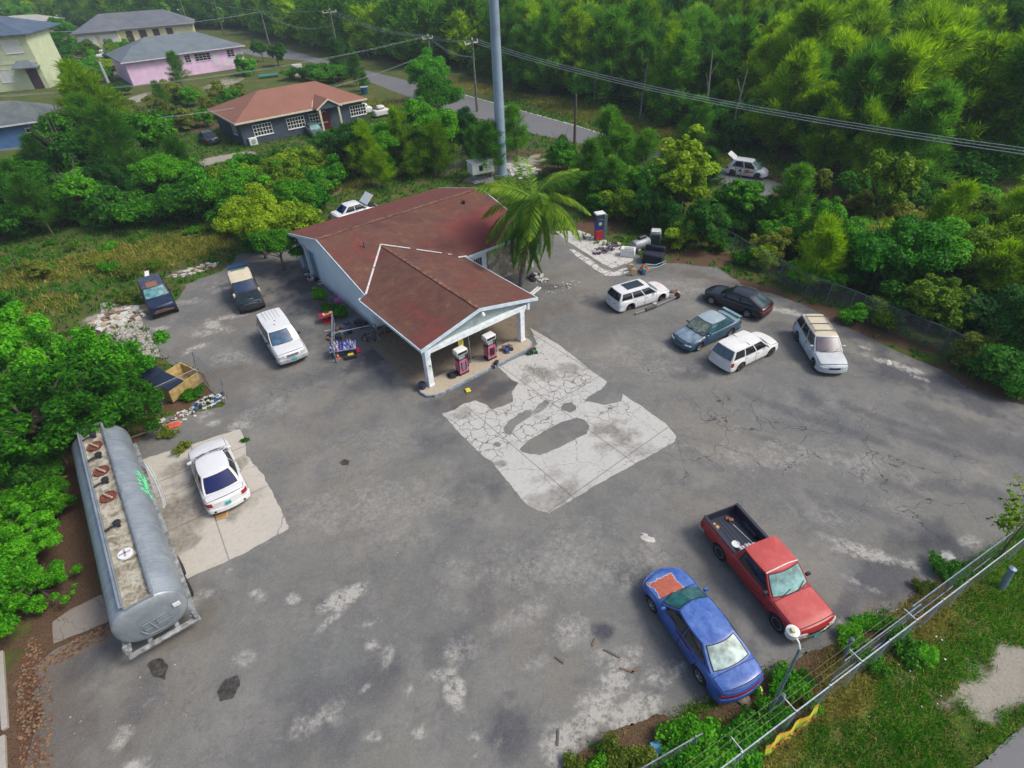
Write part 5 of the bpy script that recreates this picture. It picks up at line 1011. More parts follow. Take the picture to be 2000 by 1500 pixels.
rubble('rubble', 'dark purple scrap heap at the foot of the blue fuel pump', (1185, 487), 1.4, .6, 90, [C3, C6, C1], .08, .35, 10)
rubble('rubble', 'broken bits beside the palm trunk foot', (1050, 545), .5, .9, 40, [C3, LIT, C1, C3], .08, .35, 11)
rubble('rubble', 'pale litter flecks on the asphalt right of the palm', (1100, 560), 1.6, .6, 26, [LIT, C1], .04, .14, 12)
rubble('rubble', 'white rubble on the cleared ground beyond the equipment shelter', (1010, 335), 2.2, 2.6, 120, [LIT, C1], .15, .7, 13)
rubble('rubble', 'scattered parts beside the wheelless wagon', (1300, 582), 1.6, .5, 22, [C3, C1, C2], .08, .3, 14)
rubble('litter', 'tiny pale litter flecks scattered over the near asphalt', (900, 1150), 6, 3.2, 80, [C1, C2, C3, WOODP], .012, .035, 15, 'litter')
rubble('litter', 'tiny pale litter flecks over the asphalt at right', (1650, 880), 6, 3, 46, [LIT, C1, C3, C1], .012, .04, 16, 'litter')
rubble('litter', 'pebbles and litter over the asphalt at lower left', (250, 1400), 3, 1.6, 70, [C1, WOODP, C2, C2], .015, .05, 17, 'litter')
rubble('litter', 'litter flecks on the roadside verge', (1780, 1300), 3, 2, 46, [LIT, LIT, C1], .02, .06, 18, 'litter')
rubble('litter', 'leaf litter along the left edge of the lot', (70, 1400), .5, 3.4, 700, [simple('red_leaf', (.16, .055, .025), .9), C2, simple('tan_leaf', (.26, .15, .07), .9)], .03, .10, 19, 'leaf litter', flat=.2)
rubble('litter', 'leaf litter in front of the small slab by the tank trailer', (175, 1250), 1.5, .35, 420, [_MC['red_leaf'], C2, _MC['tan_leaf']], .03, .09, 20, 'leaf litter', flat=.2)
for k, (u, v, s, lab) in enumerate([(1265, 1052, .24, 'flattened white rag on the asphalt between pad and red pickup'), (1850, 1087, .22, 'crumpled white sheet on the asphalt near the right gate'), (1735, 710, .2, 'pale crumpled sheet on the asphalt below the right fence')]):
    b = MB(); rr = random.Random(k+50); m_ = 15; V_ = [(s*(.5+.9*rr.random())*math.cos(6.28*j/m_)*1.4, s*(.35+.6*rr.random())*math.sin(6.28*j/m_), .012) for j in range(m_)]+[(0, 0, .05)]; b.addm(V_, [[j, (j+1) % m_, m_] for j in range(m_)])
    solo('plastic_sheet', lab, 'litter', (u, v), -40+k*50, b, C1)
b = MB(); b.box(-.14, .14, -.16, .16, 0, .10, .03); solo('yellow_box', 'small yellow plastic box on the asphalt before the pump island', 'box', (914, 764), 20, b, simple('bright_yellow', (.65, .60, .05), .5))
b = MB(); b.lathe([(.24, 0), (.26, .04), (.10, .06), (.001, .06)], 16); 
for (uv, lab) in (((333, 833), 'orange plastic disc on the ground, nearer the tank trailer'), ((345, 830), 'orange plastic disc on the ground, nearer the leaning gate')):
    solo('plastic_disc', lab, 'disc', uv, 0, b, simple('orange_plastic', (.62, .10, .05), .5))
b = MB(); b.box(-1.4, 1.4, -.04, .04, 0, .05); solo('timber_plank', 'pale timber plank on the earth above the tank trailer', 'plank', (295, 842), 30, b, simple('pale_timber', (.40, .34, .25), .8))
b = MB(); b.box(-.24, .24, -.2, .2, 0, .08, .02); b.mi = 1; b.box(-.22, .22, -.18, .18, .08, .085); solo('rusty_tray', 'rusty orange tray on the slab behind the white sedan', 'tray', (434, 1008), 20, b, [C5, simple('tray_rust', (.34, .18, .06), .9)])
b = MB(); lump(b, .22, .14, 8); solo('rock', 'tan rock lying behind the blue sedan', 'rock', (1455, 1370), 0, b, simple('tan_rock', (.30, .22, .15), .9))
b = MB(); b.lathe([(.001, 0), (.10, .01), (.14, .09), (.12, .17), (.001, .21)], 14); solo('plastic_float', 'pale yellow plastic float behind the blue sedan', 'float', (1479, 1350), 0, b, simple('pale_yellow', (.66, .62, .22), .5))
b = MB(); b.box(-.15, .15, -.2, .2, 0, .16, .02); b.mi = 1; b.box(.15, .2, -.2, .2, 0, .17, .01); solo('blue_carton', 'small bright blue and white carton by the lower fence', 'box', (1281, 1466), 10, b, [simple('sky_blue', (.06, .32, .60), .5), LIT])
for k, (u, v, rz, L_) in enumerate([(1093, 1290, 140, .35), (1160, 1255, 60, .3), (1195, 1277, -30, .6), (1225, 1310, -20, .5), (1090, 1440, 80, .5), (1240, 1310, 30, .3)]):
    b = MB(); b.box(-L_/2, L_/2, -.035, .035, 0, .04, .005); solo('wood_scrap', ('grey', 'brown', 'long brown', 'splintered grey', 'blue grey', 'short dark')[k]+' scrap of wood on the asphalt left of the blue sedan', 'wood scrap', (u, v), rz, b, C2 if k % 2 else WOODP)
# scrap axle and exhaust by the wheelless wagon
def axle(e):
    b = MB(); b.tube([(-1.0, 0, .12), (.9, 0, .16)], .05, 8); b.build('axle_tube', simple('grey_axle', (.20, .20, .20), .6, .3), e); b = MB(); b.lathe([(.22, -.05), (.24, 0), (.22, .05)], 18, (.95, 0, .24), 'x'); b.build('brake_drum', RUST, e)
thing1('scrap_axle', 'long scrap axle with round rusty drum lying beside the wheelless wagon', 'axle', (1303, 592), 33, axle)
def exh(e):
    b = MB(); b.tube([(-1.35, 0, .08), (-.55, 0, .08)], .06, 8); b.build('tail_tube', simple('grey_axle', (.2, .2, .2)), e); b = MB(); b.tube([(-.5, 0, .11), (.35, 0, .11)], .11, 10); b.build('muffler', simple('brown_muffler', (.06, .045, .04), .7), e); b = MB(); b.tube([(.35, 0, .08), (.9, .1, .08)], .03, 6); b.build('front_tube', GALV, e)
thing1('exhaust_pipe', 'scrap exhaust with brown muffler lying behind the wheelless wagon', 'exhaust', (1272, 604), 28, exh)
# machine shapes at the side slab
def fridge(e):
    b = MB(); b.box(-.8, .3, -.33, .33, 0, .62, .04); b.build('casing', WHITEP, e, True); b = MB(); b.box(-.5, .2, -.3, .1, .63, .66, .01); b.build('lid_panel', simple('grey_panel', (.35, .37, .38), .5), e)
thing1('chest_freezer', 'small white appliance lying at the corner of the side slab', 'appliance', (1232, 500), -20, fridge)
def tank2(e):
    b = MB(); b.lathe([(.001, -.8), (.35, -.75), (.42, -.6), (.42, .6), (.35, .75), (.001, .8)], 18, (0, 0, .5), 'x'); b.build('tank_shell', simple('grey_tank', (.30, .33, .35), .5, .3), e, True); b = MB(); b.box(-.6, -.3, -.45, .45, 0, .3, .02); b.build('cradle', GALV, e); b = MB(); b.box(-.3, .4, -.15, .15, .9, 1.15, .05); b.build('motor', DARKP, e)
thing1('air_compressor', 'grey cylindrical machine dumped above the white appliance', 'compressor', (1250, 488), 30, tank2)
def wm(e):
    b = MB(); b.box(-.42, .42, -.4, .4, 0, 1.15, .06); b.build('casing', simple('grey_casing', (.26, .31, .32), .5), e, True); b = MB(); b.box(-.36, .36, -.42, -.405, .12, .95, .01); b.build('front_panel', simple('dark_green_panel', (.03, .06, .06), .5), e); b = MB(); b.box(-.36, .36, -.35, .35, 1.15, 1.22, .02); b.build('lid', LIT, e)
thing1('metal_cabinet', 'tall grey metal cabinet against the bushes above the black box', 'cabinet', (1278, 478), -15, wm)
def sofa(e):
    b = MB(); b.box(-.75, .75, -.5, .5, 0, .75, .08); b.build('seat_block', simple('navy_black_fabric', (.010, .014, .03), .8), e, True); b = MB(); b.box(-.75, .75, .3, .55, .7, 1.15, .08); b.build('backrest', simple('navy_black_fabric', (.01, .014, .03)), e, True)
thing1('armchair', 'black boxy seat dumped at the edge of the trees by the side slab', 'seat', (1275, 512), -25, sofa)
def trol(e):
    b = MB(); b.tube([(.1, .2, .5), (.9, .22, .35), (1.7, .3, .55)], .03, 6); b.tube([(.1, -.1, .3), (.8, -.12, .3), (1.6, .05, .5), (1.6, .05, .2)], .03, 6); b.build('bent_frame', simple('pale_teal_tube', (.35, .50, .50), .5), e)
    b = MB(); lump(b, .35, .5, 4); b.build('rusty_engine', simple('orange_rust2', (.38, .14, .06), .8), e)
    for y in (.35, -.35): b = MB(); b.lathe([(.12, -.09), (.25, -.09), (.27, 0), (.25, .09), (.12, .09)], 18, (-.95, y, .28), 'y'); b.build('wheel_disc', C5, e)
    b = MB(); b.box(-.3, .0, -.55, -.3, 0, .5, .05); b.build('blue_part', simple('blue_part', (.04, .22, .35), .5), e)
thing1('engine_scrap', 'orange rusty engine heap with bent pale tubes behind the wheelless wagon', 'engine scrap', (1258, 531), 5, trol)
# shop yard cage and goods
def cage(e):
    b = MB(); b.tube([(-.2, 1.9, .05), (-.2, 1.9, 1.25)], .03, 6); b.tube([(-.2, 1.9, 1.25), (.15, -.6, 1.25)], .035, 6); b.tube([(.15, -.6, .05), (.15, -.6, 1.25)], .03, 6); b.tube([(-.2, 1.9, .65), (.15, -.6, .65)], .025, 6); b.tube([(-.1, 1.7, .1), (.15, -.6, .1)], .025, 6); b.build('side_frame', GALV, e)
    b = MB(); b.tube([(.05, .35, 1.22), (1.9, .75, 1.22)], .03, 6); b.tube([(1.9, .75, 1.22), (1.9, .75, .05)], .03, 6); b.build('cross_bar', GALV, e)
thing1('yard_rack', 'open galvanised tube rack by the station wall', 'rack', (655, 693), 5, cage).scale = (1.35, 1.45, 1.0)
def table(e):
    b = MB(); b.box(-.62, .62, -.38, .38, .55, .59, .01); b.build('table_top', simple('blue_white_cloth', (.36, .42, .60), .7, 0, .5, 12), e)
    for sx in (-1, 1):
        for sy in (-1, 1): b = MB(); b.tube([(sx*.56, sy*.32, 0), (sx*.56, sy*.32, .55)], .02, 6); b.build('leg', DARKP, e)
thing1('display_table', 'low display table of goods inside the tube rack', 'table', (674, 692), 12, table).scale = (1.25, 1.25, 1)
MIX = [simple('item_blue', (.02, .05, .40), .4), LIT, simple('item_lavender', (.30, .30, .60), .5), simple('item_navy', (.01, .02, .12), .5), simple('item_red', (.45, .02, .03), .5)]
x0, y0 = G(674, 692); rr = random.Random(9); ca, sa = math.cos(math.radians(12)), math.sin(math.radians(12))
bt = MB(); bt.lathe([(.045, 0), (.05, .02), (.05, .16), (.02, .2), (.02, .24), (.001, .24)], 9); me_b = [bt.build('bottle', m_, None, True) for m_ in MIX]
cols_ = ['blue', 'white', 'lavender', 'navy', 'red']; k = 0
for i in range(9):
    for j in range(5):
        lx, ly = -.68+i*.165+rr.uniform(-.03, .03), -.36+j*.17+rr.uniform(-.03, .03)
        ci = rr.choice([0, 0, 1, 1, 2, 3, 4] if i < 5 else [0, 1, 2, 2]); o = me_b[ci].copy(); COL.objects.link(o); o.location = (x0+lx*ca-ly*sa, y0+lx*sa+ly*ca, .61)
        tag(o, cols_[ci]+' bottle standing on the low display table by the station wall', 'bottle', cols_[ci]+' bottles on the display table')
for o in me_b: bpy.data.objects.remove(o)
b = MB(); b.lathe([(.16, 0), (.17, .02), (.09, .06), (.04, .45), (.001, .46)], 14); b.mi = 1; b.lathe([(.085, .18), (.07, .28)], 14, (0, 0, .001))
solo('traffic_cone', 'small orange cone at the front corner of the tube rack', 'cone', (661, 700), 0, b, [simple('cone_orange', (.60, .10, .05), .5), LIT], smooth=True)
b = MB(); lump(b, .2, .35, 12); solo('pink_bag', 'bright pink bag on the ground right of the display table', 'bag', (699, 688), 0, b, simple('bright_pink', (.55, .02, .12), .5))
b = MB(); b.box(-.35, .35, -.15, .15, 0, .25, .03); b.mi = 1; b.box(-.15, .2, -.12, .1, .25, .33, .03); solo('black_crate', 'black crate topped with a yellow item by the display table', 'crate', (686, 700), 15, b, [C3, simple('bright_yellow', (.6, .6, .05))])
b = MB(); b.box(-.45, .45, -.35, .35, .5, .55, .01); b.box(-.04, .04, -.04, .04, 0, .5); b.box(-.35, .35, -.25, .25, 0, .06); solo('red_table', 'small red table beside the potted plants by the wall', 'table', (640, 628), 25, b, simple('table_red', (.42, .012, .02), .45))
b = MB(); b.box(-.18, .18, -.05, .05, 0, .06, .02); b.mi = 1; b.box(-.3, -.15, -.16, .0, 0, .2, .04); b.mi = 2; b.box(.15, .4, -.1, .12, 0, .12, .04)
x0, y0 = G(640, 628); o = b.build('cloth_bundle', [simple('bright_yellow', (.6, .6, .05)), LIT, simple('cream_cloth', (.6, .55, .4), .8)], None, False, (x0+.1, y0-.05, .572), .5); tag(o, 'yellow white and cream items on the small red table', 'items')
b = MB(); b.box(-.8, .8, -.06, .06, 0, .1, .02); solo('roof_board', 'pale board leaning low inside the tube rack', 'board', (657, 644), 20, b, simple('pale_timber', (.4, .34, .25)))
def junk_small(uv, lab, seed, mats, nm='scrap_heap', R=.5, n=16, s=(.08, .3), flat=1.0): rubble(nm, lab, uv, R, R*.6, n, mats, s[0], s[1], seed, 'scrap', kind='thing', flat=flat)
junk_small((735, 655), 'dark scrap and pipes heaped against the station wall under the eave', 61, [C3, C2, GALV, C3], R=1.1, n=40)
junk_small((690, 640), 'dark crates and rags between the rack and the wall', 66, [C3, C6, C2, C4], R=.9, n=26, s=(.15, .45))
junk_small((655, 660), 'clutter of boards and tins on the ground inside the tube rack', 67, [C3, C1, C2, C4], R=.7, n=20, s=(.12, .45))
junk_small((965, 715), 'dark oily scrap by the right fuel pump foot', 62, [C3, C3, C6], R=.35, n=8)
junk_small((992, 686), 'black and purple scrap beside the right canopy column', 63, [C3, C6, C4], R=.5, n=16, s=(.1, .35), flat=1.5)
junk_small((1040, 690), 'coloured scrap with green bottle at the right end of the pump island', 64, [C3, simple('item_red', (.45, .02, .03)), simple('item_green', (.03, .2, .05), .4)], R=.3, n=12)
junk_small((884, 737), 'black scrap bundle by the left fuel pump', 65, [C3, C3, simple('item_green', (.03, .2, .05))], R=.3, n=12, s=(.12, .35))
b = MB(); b.lathe([(.18, 0), (.21, .45), (.22, .46), (.19, .47), (.001, .45)], 16); solo('oil_drum', 'dark blue plastic drum at the left canopy column', 'drum', (826, 762), 0, b, simple('drum_navy', (.02, .03, .06), .4), smooth=True)
b = MB(); b.box(-.55, .55, -.05, .05, 0, .1, .01); b.box(-.55, .55, .15, .25, 0, .1, .01)
solo('white_bench_slats', 'pair of white slats lying near the palm trunk', 'slats', (1048, 570), 55, b, WHITEP)
b = MB(); [b.box(.1*k, .1*k+.05, -.12, .12, 0, .1) for k in range(8)]; b.box(0, .8, -.13, -.11, 0, .1)
# dumpster
def dump(e):
    t = MB(); a, b_, h = 1.0, .75, 1.15
    P0 = [(-a, -b_*.8, .12), (a, -b_*.8, .12), (a, b_, .12), (-a, b_, .12)]; P1 = [(-a, -b_, h*.82), (a, -b_, h*.82), (a, b_, h), (-a, b_, h)]
    t.addm(P0+P1, [[3, 2, 1, 0], [0, 1, 5, 4], [1, 2, 6, 5], [2, 3, 7, 6], [3, 0, 4, 7]])
    P2 = [(x*.95, y*.93, z) for x, y, z in P1]; P3 = [(x*.95, y*.93, z+.08) for x, y, z in P0]
    t.addm(P3+P2, [[0, 1, 2, 3], [4, 5, 1, 0], [5, 6, 2, 1], [6, 7, 3, 2], [7, 4, 0, 3]]); t.addm(P1+P2, [[0, 1, 5, 4], [1, 2, 6, 5], [2, 3, 7, 6], [3, 0, 4, 7]])
    t.build('bin_body', simple('yellow_tan_steel', (.50, .36, .14), .6, 0, .2, 4), e)
    t = MB(); m_ = simple('navy_lid', (.014, .022, .05), .4)
    t.addm([(-a, b_+.01, h+.02), (0.0, b_+.01, h+.02), (.0, b_+1.05, h+.34), (-a, b_+1.05, h+.34), (-a, b_+.01, h+.06), (0, b_+.01, h+.06), (0, b_+1.05, h+.38), (-a, b_+1.05, h+.38)], [[3, 2, 1, 0], [4, 5, 6, 7], [0, 1, 5, 4], [1, 2, 6, 5], [2, 3, 7, 6], [3, 0, 4, 7]])
    t.build('lid', m_, e)
    t = MB(); t.addm([(-a, -b_*1.0, h*.84), (-.02, -b_*1.0, h*.84), (-.02, b_, h+.01), (-a, b_, h+.01), (-a, -b_*1.0, h*.84+.04), (-.02, -b_*1.0, h*.84+.04), (-.02, b_, h+.05), (-a, b_, h+.05)], [[3, 2, 1, 0], [4, 5, 6, 7], [0, 1, 5, 4], [1, 2, 6, 5], [2, 3, 7, 6], [3, 0, 4, 7]]); t.build('lid', m_, e)
thing1('dumpster', 'tan steel dumpster with navy lids by the leaning fence gate', 'dumpster', (356, 764), 62, dump)

# ------------------------------------------------------------------ fences
q = NT('chain_link'); P0 = q.pos(); sp = q.add('ShaderNodeSeparateXYZ'); q.l(P0, sp.inputs[0])
a_ = q.math('DIVIDE', q.math('ADD', sp.outputs[0], sp.outputs[2]), .062); b_ = q.math('DIVIDE', q.math('SUBTRACT', sp.outputs[0], sp.outputs[2]), .062)
wv = q.math('MINIMUM', q.math('FRACT', a_), q.math('FRACT', q.math('ADD', b_, 50)))
mk = q.math('LESS_THAN', wv, .06)
tr = q.add('ShaderNodeBsdfTransparent'); mx = q.n.new('ShaderNodeMixShader'); q.l(mk, mx.inputs[0]); q.l(tr.outputs[0], mx.inputs[1]); q.l(q.b.outputs[0], mx.inputs[2]); q.l(mx.outputs[0], q.n['Material Output'].inputs['Surface'])
q.b.inputs['Base Color'].default_value = (.34, .36, .37, 1); q.b.inputs['Roughness'].default_value = .5; LINK = q.m
FGREEN = simple('green_grey_rail', (.10, .16, .16), .6, .2)
def fence(lab, pts, h, posts, rail=GALV, lean=0, mesh=LINK, z0=0, bottom=False, name='chain_link_fence'):
    """pts: site points; posts: list of fractions; every span is one fence segment"""
    (xa, ya), (xb, yb) = pts; L_ = math.dist(*pts); an = math.atan2(yb-ya, xb-xa)
    e = empty(name, (xa, ya, 0), an, lab, 'fence')
    b = MB(); b.tube([(0, lean, h+z0), (L_, lean, h+z0)], .021, 6); b.build('top_rail', rail, e)
    if bottom: b = MB(); b.tube([(0, 0, .12+z0), (L_, 0, .12+z0)], .022, 6); b.build('bottom_rail', rail, e)
    b = MB(); b.quad((0, 0, .05+z0), (L_, 0, .05+z0), (L_, lean, h+z0), (0, lean, h+z0)); b.build('mesh_panel', mesh, e)
    for f in posts: b = MB(); b.tube([(L_*f, 0, -.1+z0), (L_*f, lean*1.02, h+.05+z0)], .034, 6); b.build('post', rail, e)
    return e
fr = [G(1385, 470), G(1475, 527), G(1570, 580), G(1655, 612), G(1735, 648), G(1835, 690), G(1920, 738)]
for i in range(6):
    fence(('farthest vine hung', 'vine hung', 'middle', 'bare', 'clear right', 'rightmost drooping')[i]+' span of the green grey fence right of the wagons', [fr[i], fr[i+1]], 1.6, [0, .5, 1] if i != 4 else [0, 1], FGREEN)
# hut fence
fh = [G(870, 345), G(960, 305), G(1040, 300)]
fence('chain link span left of the equipment shelter', [fh[0], fh[1]], 1.8, [0, .5, 1]); fence('chain link span behind the equipment shelter', [fh[1], fh[2]], 1.8, [.5, 1])
# lower right roadside fence
ft = [G(u, v, 1.7) for u, v in [(1240, 1512), (1420, 1492), (1545, 1372), (1690, 1262), (1790, 1198), (1862, 1155), (2010, 1045)]]
names_ = ['lowest', 'weed covered', 'banner carrying', 'middle', 'upper', 'uppermost right']
F0, F1 = ft[1], ft[6]; L_ = math.dist(F0, F1); dirx, diry = (F1[0]-F0[0])/L_, (F1[1]-F0[1])/L_
P_at = lambda s: (F0[0]+dirx*s, F0[1]+diry*s)
cuts_ = [-1.6, 2.7, 5.6, 8.3, 11.2, L_+4]
for i in range(5):
    fence(('weed covered lowest', 'banner carrying', 'middle', 'double railed', 'uppermost right')[i]+' span of the galvanised roadside fence at lower right', [P_at(cuts_[i]), P_at(cuts_[i+1])], 1.7, [0, .5] if i < 4 else [0, .5, 1], simple('pale_rail', (.42, .48, .54), .45, .3))
fence('short rail of fence at the bottom edge by the blue carton', [G(1240, 1508, 1.2), G(1372, 1432, 1.2)], 1.2, [0, .9])
def strip_gate(lab, s0, s1, off, h):
    x, y = P_at(s0); e = empty('sliding_gate', (x-diry*off, y+dirx*off, 0), math.atan2(diry, dirx), lab, 'gate'); L2 = s1-s0
    b = MB(); b.tube([(0, 0, h), (L2, 0, h)], .02, 6); b.tube([(0, 0, .15), (L2, 0, .15)], .02, 6); b.tube([(0, 0, .1), (0, 0, h)], .02, 6); b.tube([(L2, 0, .1), (L2, 0, h)], .02, 6); b.tube([(L2*.5, 0, .1), (L2*.5, 0, h)], .018, 6); b.build('gate_frame', STEELB, e)
    b = MB(); b.quad((0, 0, .15), (L2, 0, .15), (L2, 0, h), (0, 0, h)); b.build('mesh_panel', LINK, e); return e
strip_gate('rolled back mesh gate standing inside the roadside fence at far right', 8.6, 14.5, .35, 1.75)
strip_gate('long mesh gate rail running inside the roadside fence', 5.2, 9.0, .28, 1.65)
for k, (s, off, lab) in enumerate([(-.4, .0, 'capped fence post stub at the weeds'), (3.1, .55, 'grey capped post leaning near the street lamp foot'), (6.4, .62, 'grey capped post inside the fence beside the yellow weeds'), (13.6, -.55, 'thick grey gate post leaning outside the roadside fence')]):
    x, y = P_at(s); b = MB(); r_p = .11 if k == 3 else .06; b.tube([(0, 0, 0), (.06*k, .05*k, .9)], r_p, 10); b.lathe([(r_p*1.1, .88), (r_p*1.15, .96), (.001, 1.02)], 10, (.06*k, .05*k, 0)); o = b.build('gate_post', STEELB, None, True, (x-diry*off, y+dirx*off, 0), math.atan2(diry, dirx)); tag(o, lab, 'post')
# barbed wire arms and wires
x, y = P_at(0); e = empty('barbed_wire', (x, y, 0), math.atan2(diry, dirx), 'strands of wire on slanted arms inside the roadside fence', 'wire')
b = MB()
for o_ in (.22, .38, .54): b.tube([(-1, o_, 1.62+.0*o_), (3, o_*1.05, 1.50), (8.3, o_, 1.62)], .006, 4)
b.build('strand', simple('dull_wire', (.22, .18, .12), .7), e)
b = MB()
for s in (.6, 2.7, 5.6, 8.3): b.tube([(s, 0, 1.7), (s-.05, .42, 1.78)], .022, 6)
b.build('slanted_arm', GALV, e)
# banner
s0 = 1.65; x, y = P_at(s0); e = empty('banner', (x+diry*.06, y-dirx*.06, .35), math.atan2(diry, dirx), 'yellow green banner with orange lettering tied on the roadside fence', 'banner')
b = MB(); m_ = 14; V_ = []
for i in range(m_+1):
    X0 = 2.3*i/m_; yy = -.05*math.sin(i*1.3)-.03; V_ += [(X0, yy-.12, .0+.10*math.sin(i*.4)), (X0, yy-.02, .55-.12*math.sin(math.pi*i/m_))]
b.addm(V_, [[2*i, 2*i+2, 2*i+3, 2*i+1] for i in range(m_)])
q = NT('banner_cloth'); P0 = q.pos(); sp = q.add('ShaderNodeSeparateXYZ'); q.l(P0, sp.inputs[0]); c = q.ramp(sp.outputs[2], [(.0, (.10, .35, .03)), (.12, (.45, .60, .04)), (.30, (.62, .58, .05)), (.42, (.60, .30, .04))])
q.l(c, q.b.inputs['Base Color']); q.b.inputs['Roughness'].default_value = .7; b.build('cloth', q.m, e)
b = MB()
for i, X0 in enumerate(np.linspace(.25, 1.9, 8)): b.box(X0, X0+.12, -.20, -.185, .17+.02*(i % 2), .36, .0, 0); 
for i, X0 in enumerate(np.linspace(.25, 1.9, 8)): b.box(X0+.03, X0+.17, -.20, -.186, .25, .29)
b.build('lettering', simple('banner_orange', (.55, .08, .03), .6), e)
# small fence and leaning gate by the dumpster
fence('low chain link span in front of the dumpster', [G(318, 792), G(402, 752)], 1.25, [0, 1]); 
fence('leaning chain link gate right of the dumpster', [G(385, 735), G(440, 790)], 1.55, [0, 1], lean=.35, bottom=True)
x, y = G(322, 830); 
# lamp post in the foreground
lx, ly = G(1497, 1402); e = empty('street_lamp', (lx, ly, 0), 0, 'grey lamp post with curved arm and white lamp head beside the red pickup', 'street lamp')
tx, ty = G(1565, 1262, 4.3)[0]-lx, G(1565, 1262, 4.3)[1]-ly
b = MB(); q1 = (tx*.85, ty*.85, 3.2); b.tube([(0, 0, 0), (tx*.35, ty*.35, 1.6), (tx*.72, ty*.72, 3.1), (tx*.92, ty*.92, 3.9), (tx*.98, ty*.98, 4.15)], [.045, .043, .04, .036, .033], 8); b.build('pole', STEELB, e, True)
hx, hy = G(1549, 1232, 4.55); hx -= lx; hy -= ly
b = MB(); b.tube([(tx*.98, ty*.98, 4.15), (tx*.97+(hx-tx)*.3, ty*.97+(hy-ty)*.3, 4.35), (hx, hy, 4.47)], .028, 8); b.build('arm', WHITEP, e, True)
b = MB(); b.lathe([(.10, -.20), (.16, -.16), (.18, -.05), (.18, .05), (.12, .09), (.001, .10)], 20, (hx, hy, 4.5)); b.mi = 1; b.lathe([(.08, -.24), (.15, -.17)], 20, (hx, hy, 4.5)); b.box(hx-.09, hx+.03, hy-.09, hy+.05, 4.58, 4.66, .02); b.build('lamp_head', [WHITEP, simple('yellowed_lens', (.62, .60, .25), .4)], e, True)

# ------------------------------------------------------------------ poles, monopole, wires
mx_, my_ = G(981, 345)
e = empty('monopole', (mx_, my_, 0), 0, 'very tall blue grey steel monopole rising beside the equipment shelter', 'monopole')
b = MB(); b.lathe([(.52, 0), (.48, 8), (.43, 16), (.38, 26), (.33, 34)], 20); b.build('shaft', simple('pole_paint_blue', (.30, .40, .50), .5, .2, .12, .5), e, True); b = MB(); b.lathe([(.9, 0), (.9, .3), (.65, .32)], 20); b.build('base_flange', GALV, e)
def upole(lab, uv, top_uv, arm=0, lampdir=None, r=.14, ins=True, mat=WOODP, armz=0, arm_an=.6):
    x, y = G(*uv)
    zs = np.linspace(1, 40, 800); best = min(zs, key=lambda z: (lambda d: (d[0]-top_uv[0])**2+(d[1]-top_uv[1])**2)(proj(x, y, z)))
    h = float(best); e = empty('utility_pole', (x, y, 0), arm_an, lab, 'utility pole')
    b = MB(); b.tube([(0, 0, -.3), (0, 0, h)], [r*1.15, r*.8], 10); b.build('pole', mat, e, True)
    if arm:
        b = MB(); b.box(-arm, arm, .1, .24, h-.45-armz, h-.30-armz); b.build('crossarm', simple('pale_crossarm', (.42, .40, .36), .8), e)
        for k in (-.92, 0, .92):
            c_ = MB(); zz = h-.3-armz if k else h; c_.lathe([(.05, 0), (.08, .08), (.05, .14), (.09, .2), (.001, .3)], 8, (k*arm, .17 if k else 0, zz)); c_.build('insulator', WHITEP, e, True)
    if lampdir:
        b = MB(); ca, sa = math.cos(lampdir-arm_an), math.sin(lampdir-arm_an); zl = h*.93 if h < 6 else h-2.9; b.tube([(0, 0, zl-.3), (.9*ca, .9*sa, zl), (1.3*ca, 1.3*sa, zl)], .035, 6); c_ = b.build('lamp_arm', GALV, e); c2 = MB(); c2.lathe([(.001, -.16), (.22, -.1), (.25, .03), (.001, .14)], 12, (1.5*ca, 1.5*sa, zl)); c2.build('lamp_head', WHITEP, e, True)
    return Vector((x, y, h))
def proj(x, y, z):
    d = np.array([x, y, z-CAM_H]); return 1000+FPX*(d@_R)/(d@_F), 750-FPX*(d@_U)/(d@_F)
p2 = upole('utility pole with wires between the pink house and the road bend', (533, 113), (514, 22), .0, None, .17)
p1 = upole('tall utility pole with wide crossarm right of the green tank', (665, 125), (643, 20), 1.5, None, .19, armz=0)
p3 = upole('utility pole hub where many wires meet above the road', (847, 168), (838, 70), 1.0, math.radians(200), .17)
p4 = upole('utility pole with crossarm and hanging insulators left of the monopole', (932, 218), (923, 78), 1.4, None, .16, arm_an=.9)
pw = upole('bare brown wooden post standing at the road edge', (1122, 282), (1124, 185), 0, None, .16, mat=simple('brown_post', (.10, .075, .06), .9))
pl = upole('short utility pole with street light left of the navy sedan', (347, 304), (320, 228), 0, math.radians(-50), .12)
pt1 = upole('far pole with small lamp behind the grey roofed house', (375, 70), (350, -5), 0, math.radians(190), .17)
pt2 = upole('far thin leaning pole before the woods', (438, 68), (418, -8), 0, None, .14)
pt3 = upole('slim pole with lamp on the drive at far left', (136, 64), (117, 28), 0, math.radians(200), .14)
pp = upole('grey concrete post at the left corner of the pink house', (222, 186), (213, 112), 0, None, .28, mat=simple('concrete_post', (.33, .36, .36), .8))
def wire(a, b_, sag, lab, n=1, sep=.5, r=.022, dirv=None):
    a, b_ = Vector(a), Vector(b_); d_ = (b_-a); side_ = Vector((d_.y, -d_.x, 0)).normalized() if dirv is None else dirv
    for k in range(n):
        o_ = side_*sep*(k-(n-1)/2); mb = MB(); N_ = 14; pts = [a.lerp(b_, i/N_)+o_-Vector((0, 0, sag*4*(i/N_)*(1-i/N_))) for i in range(N_+1)]
        mb.tube([p-a for p in pts], r, 4); o = mb.build('overhead_wire', simple('wire_grey', (.36, .40, .42), .6), None, False, a); tag(o, lab, 'wire', 'overhead wires' if n > 1 else None)
z_ = lambda v_, d_: v_-Vector((0, 0, d_))
rt = Vector((*G(2050, 302, 8.0), 8.0))
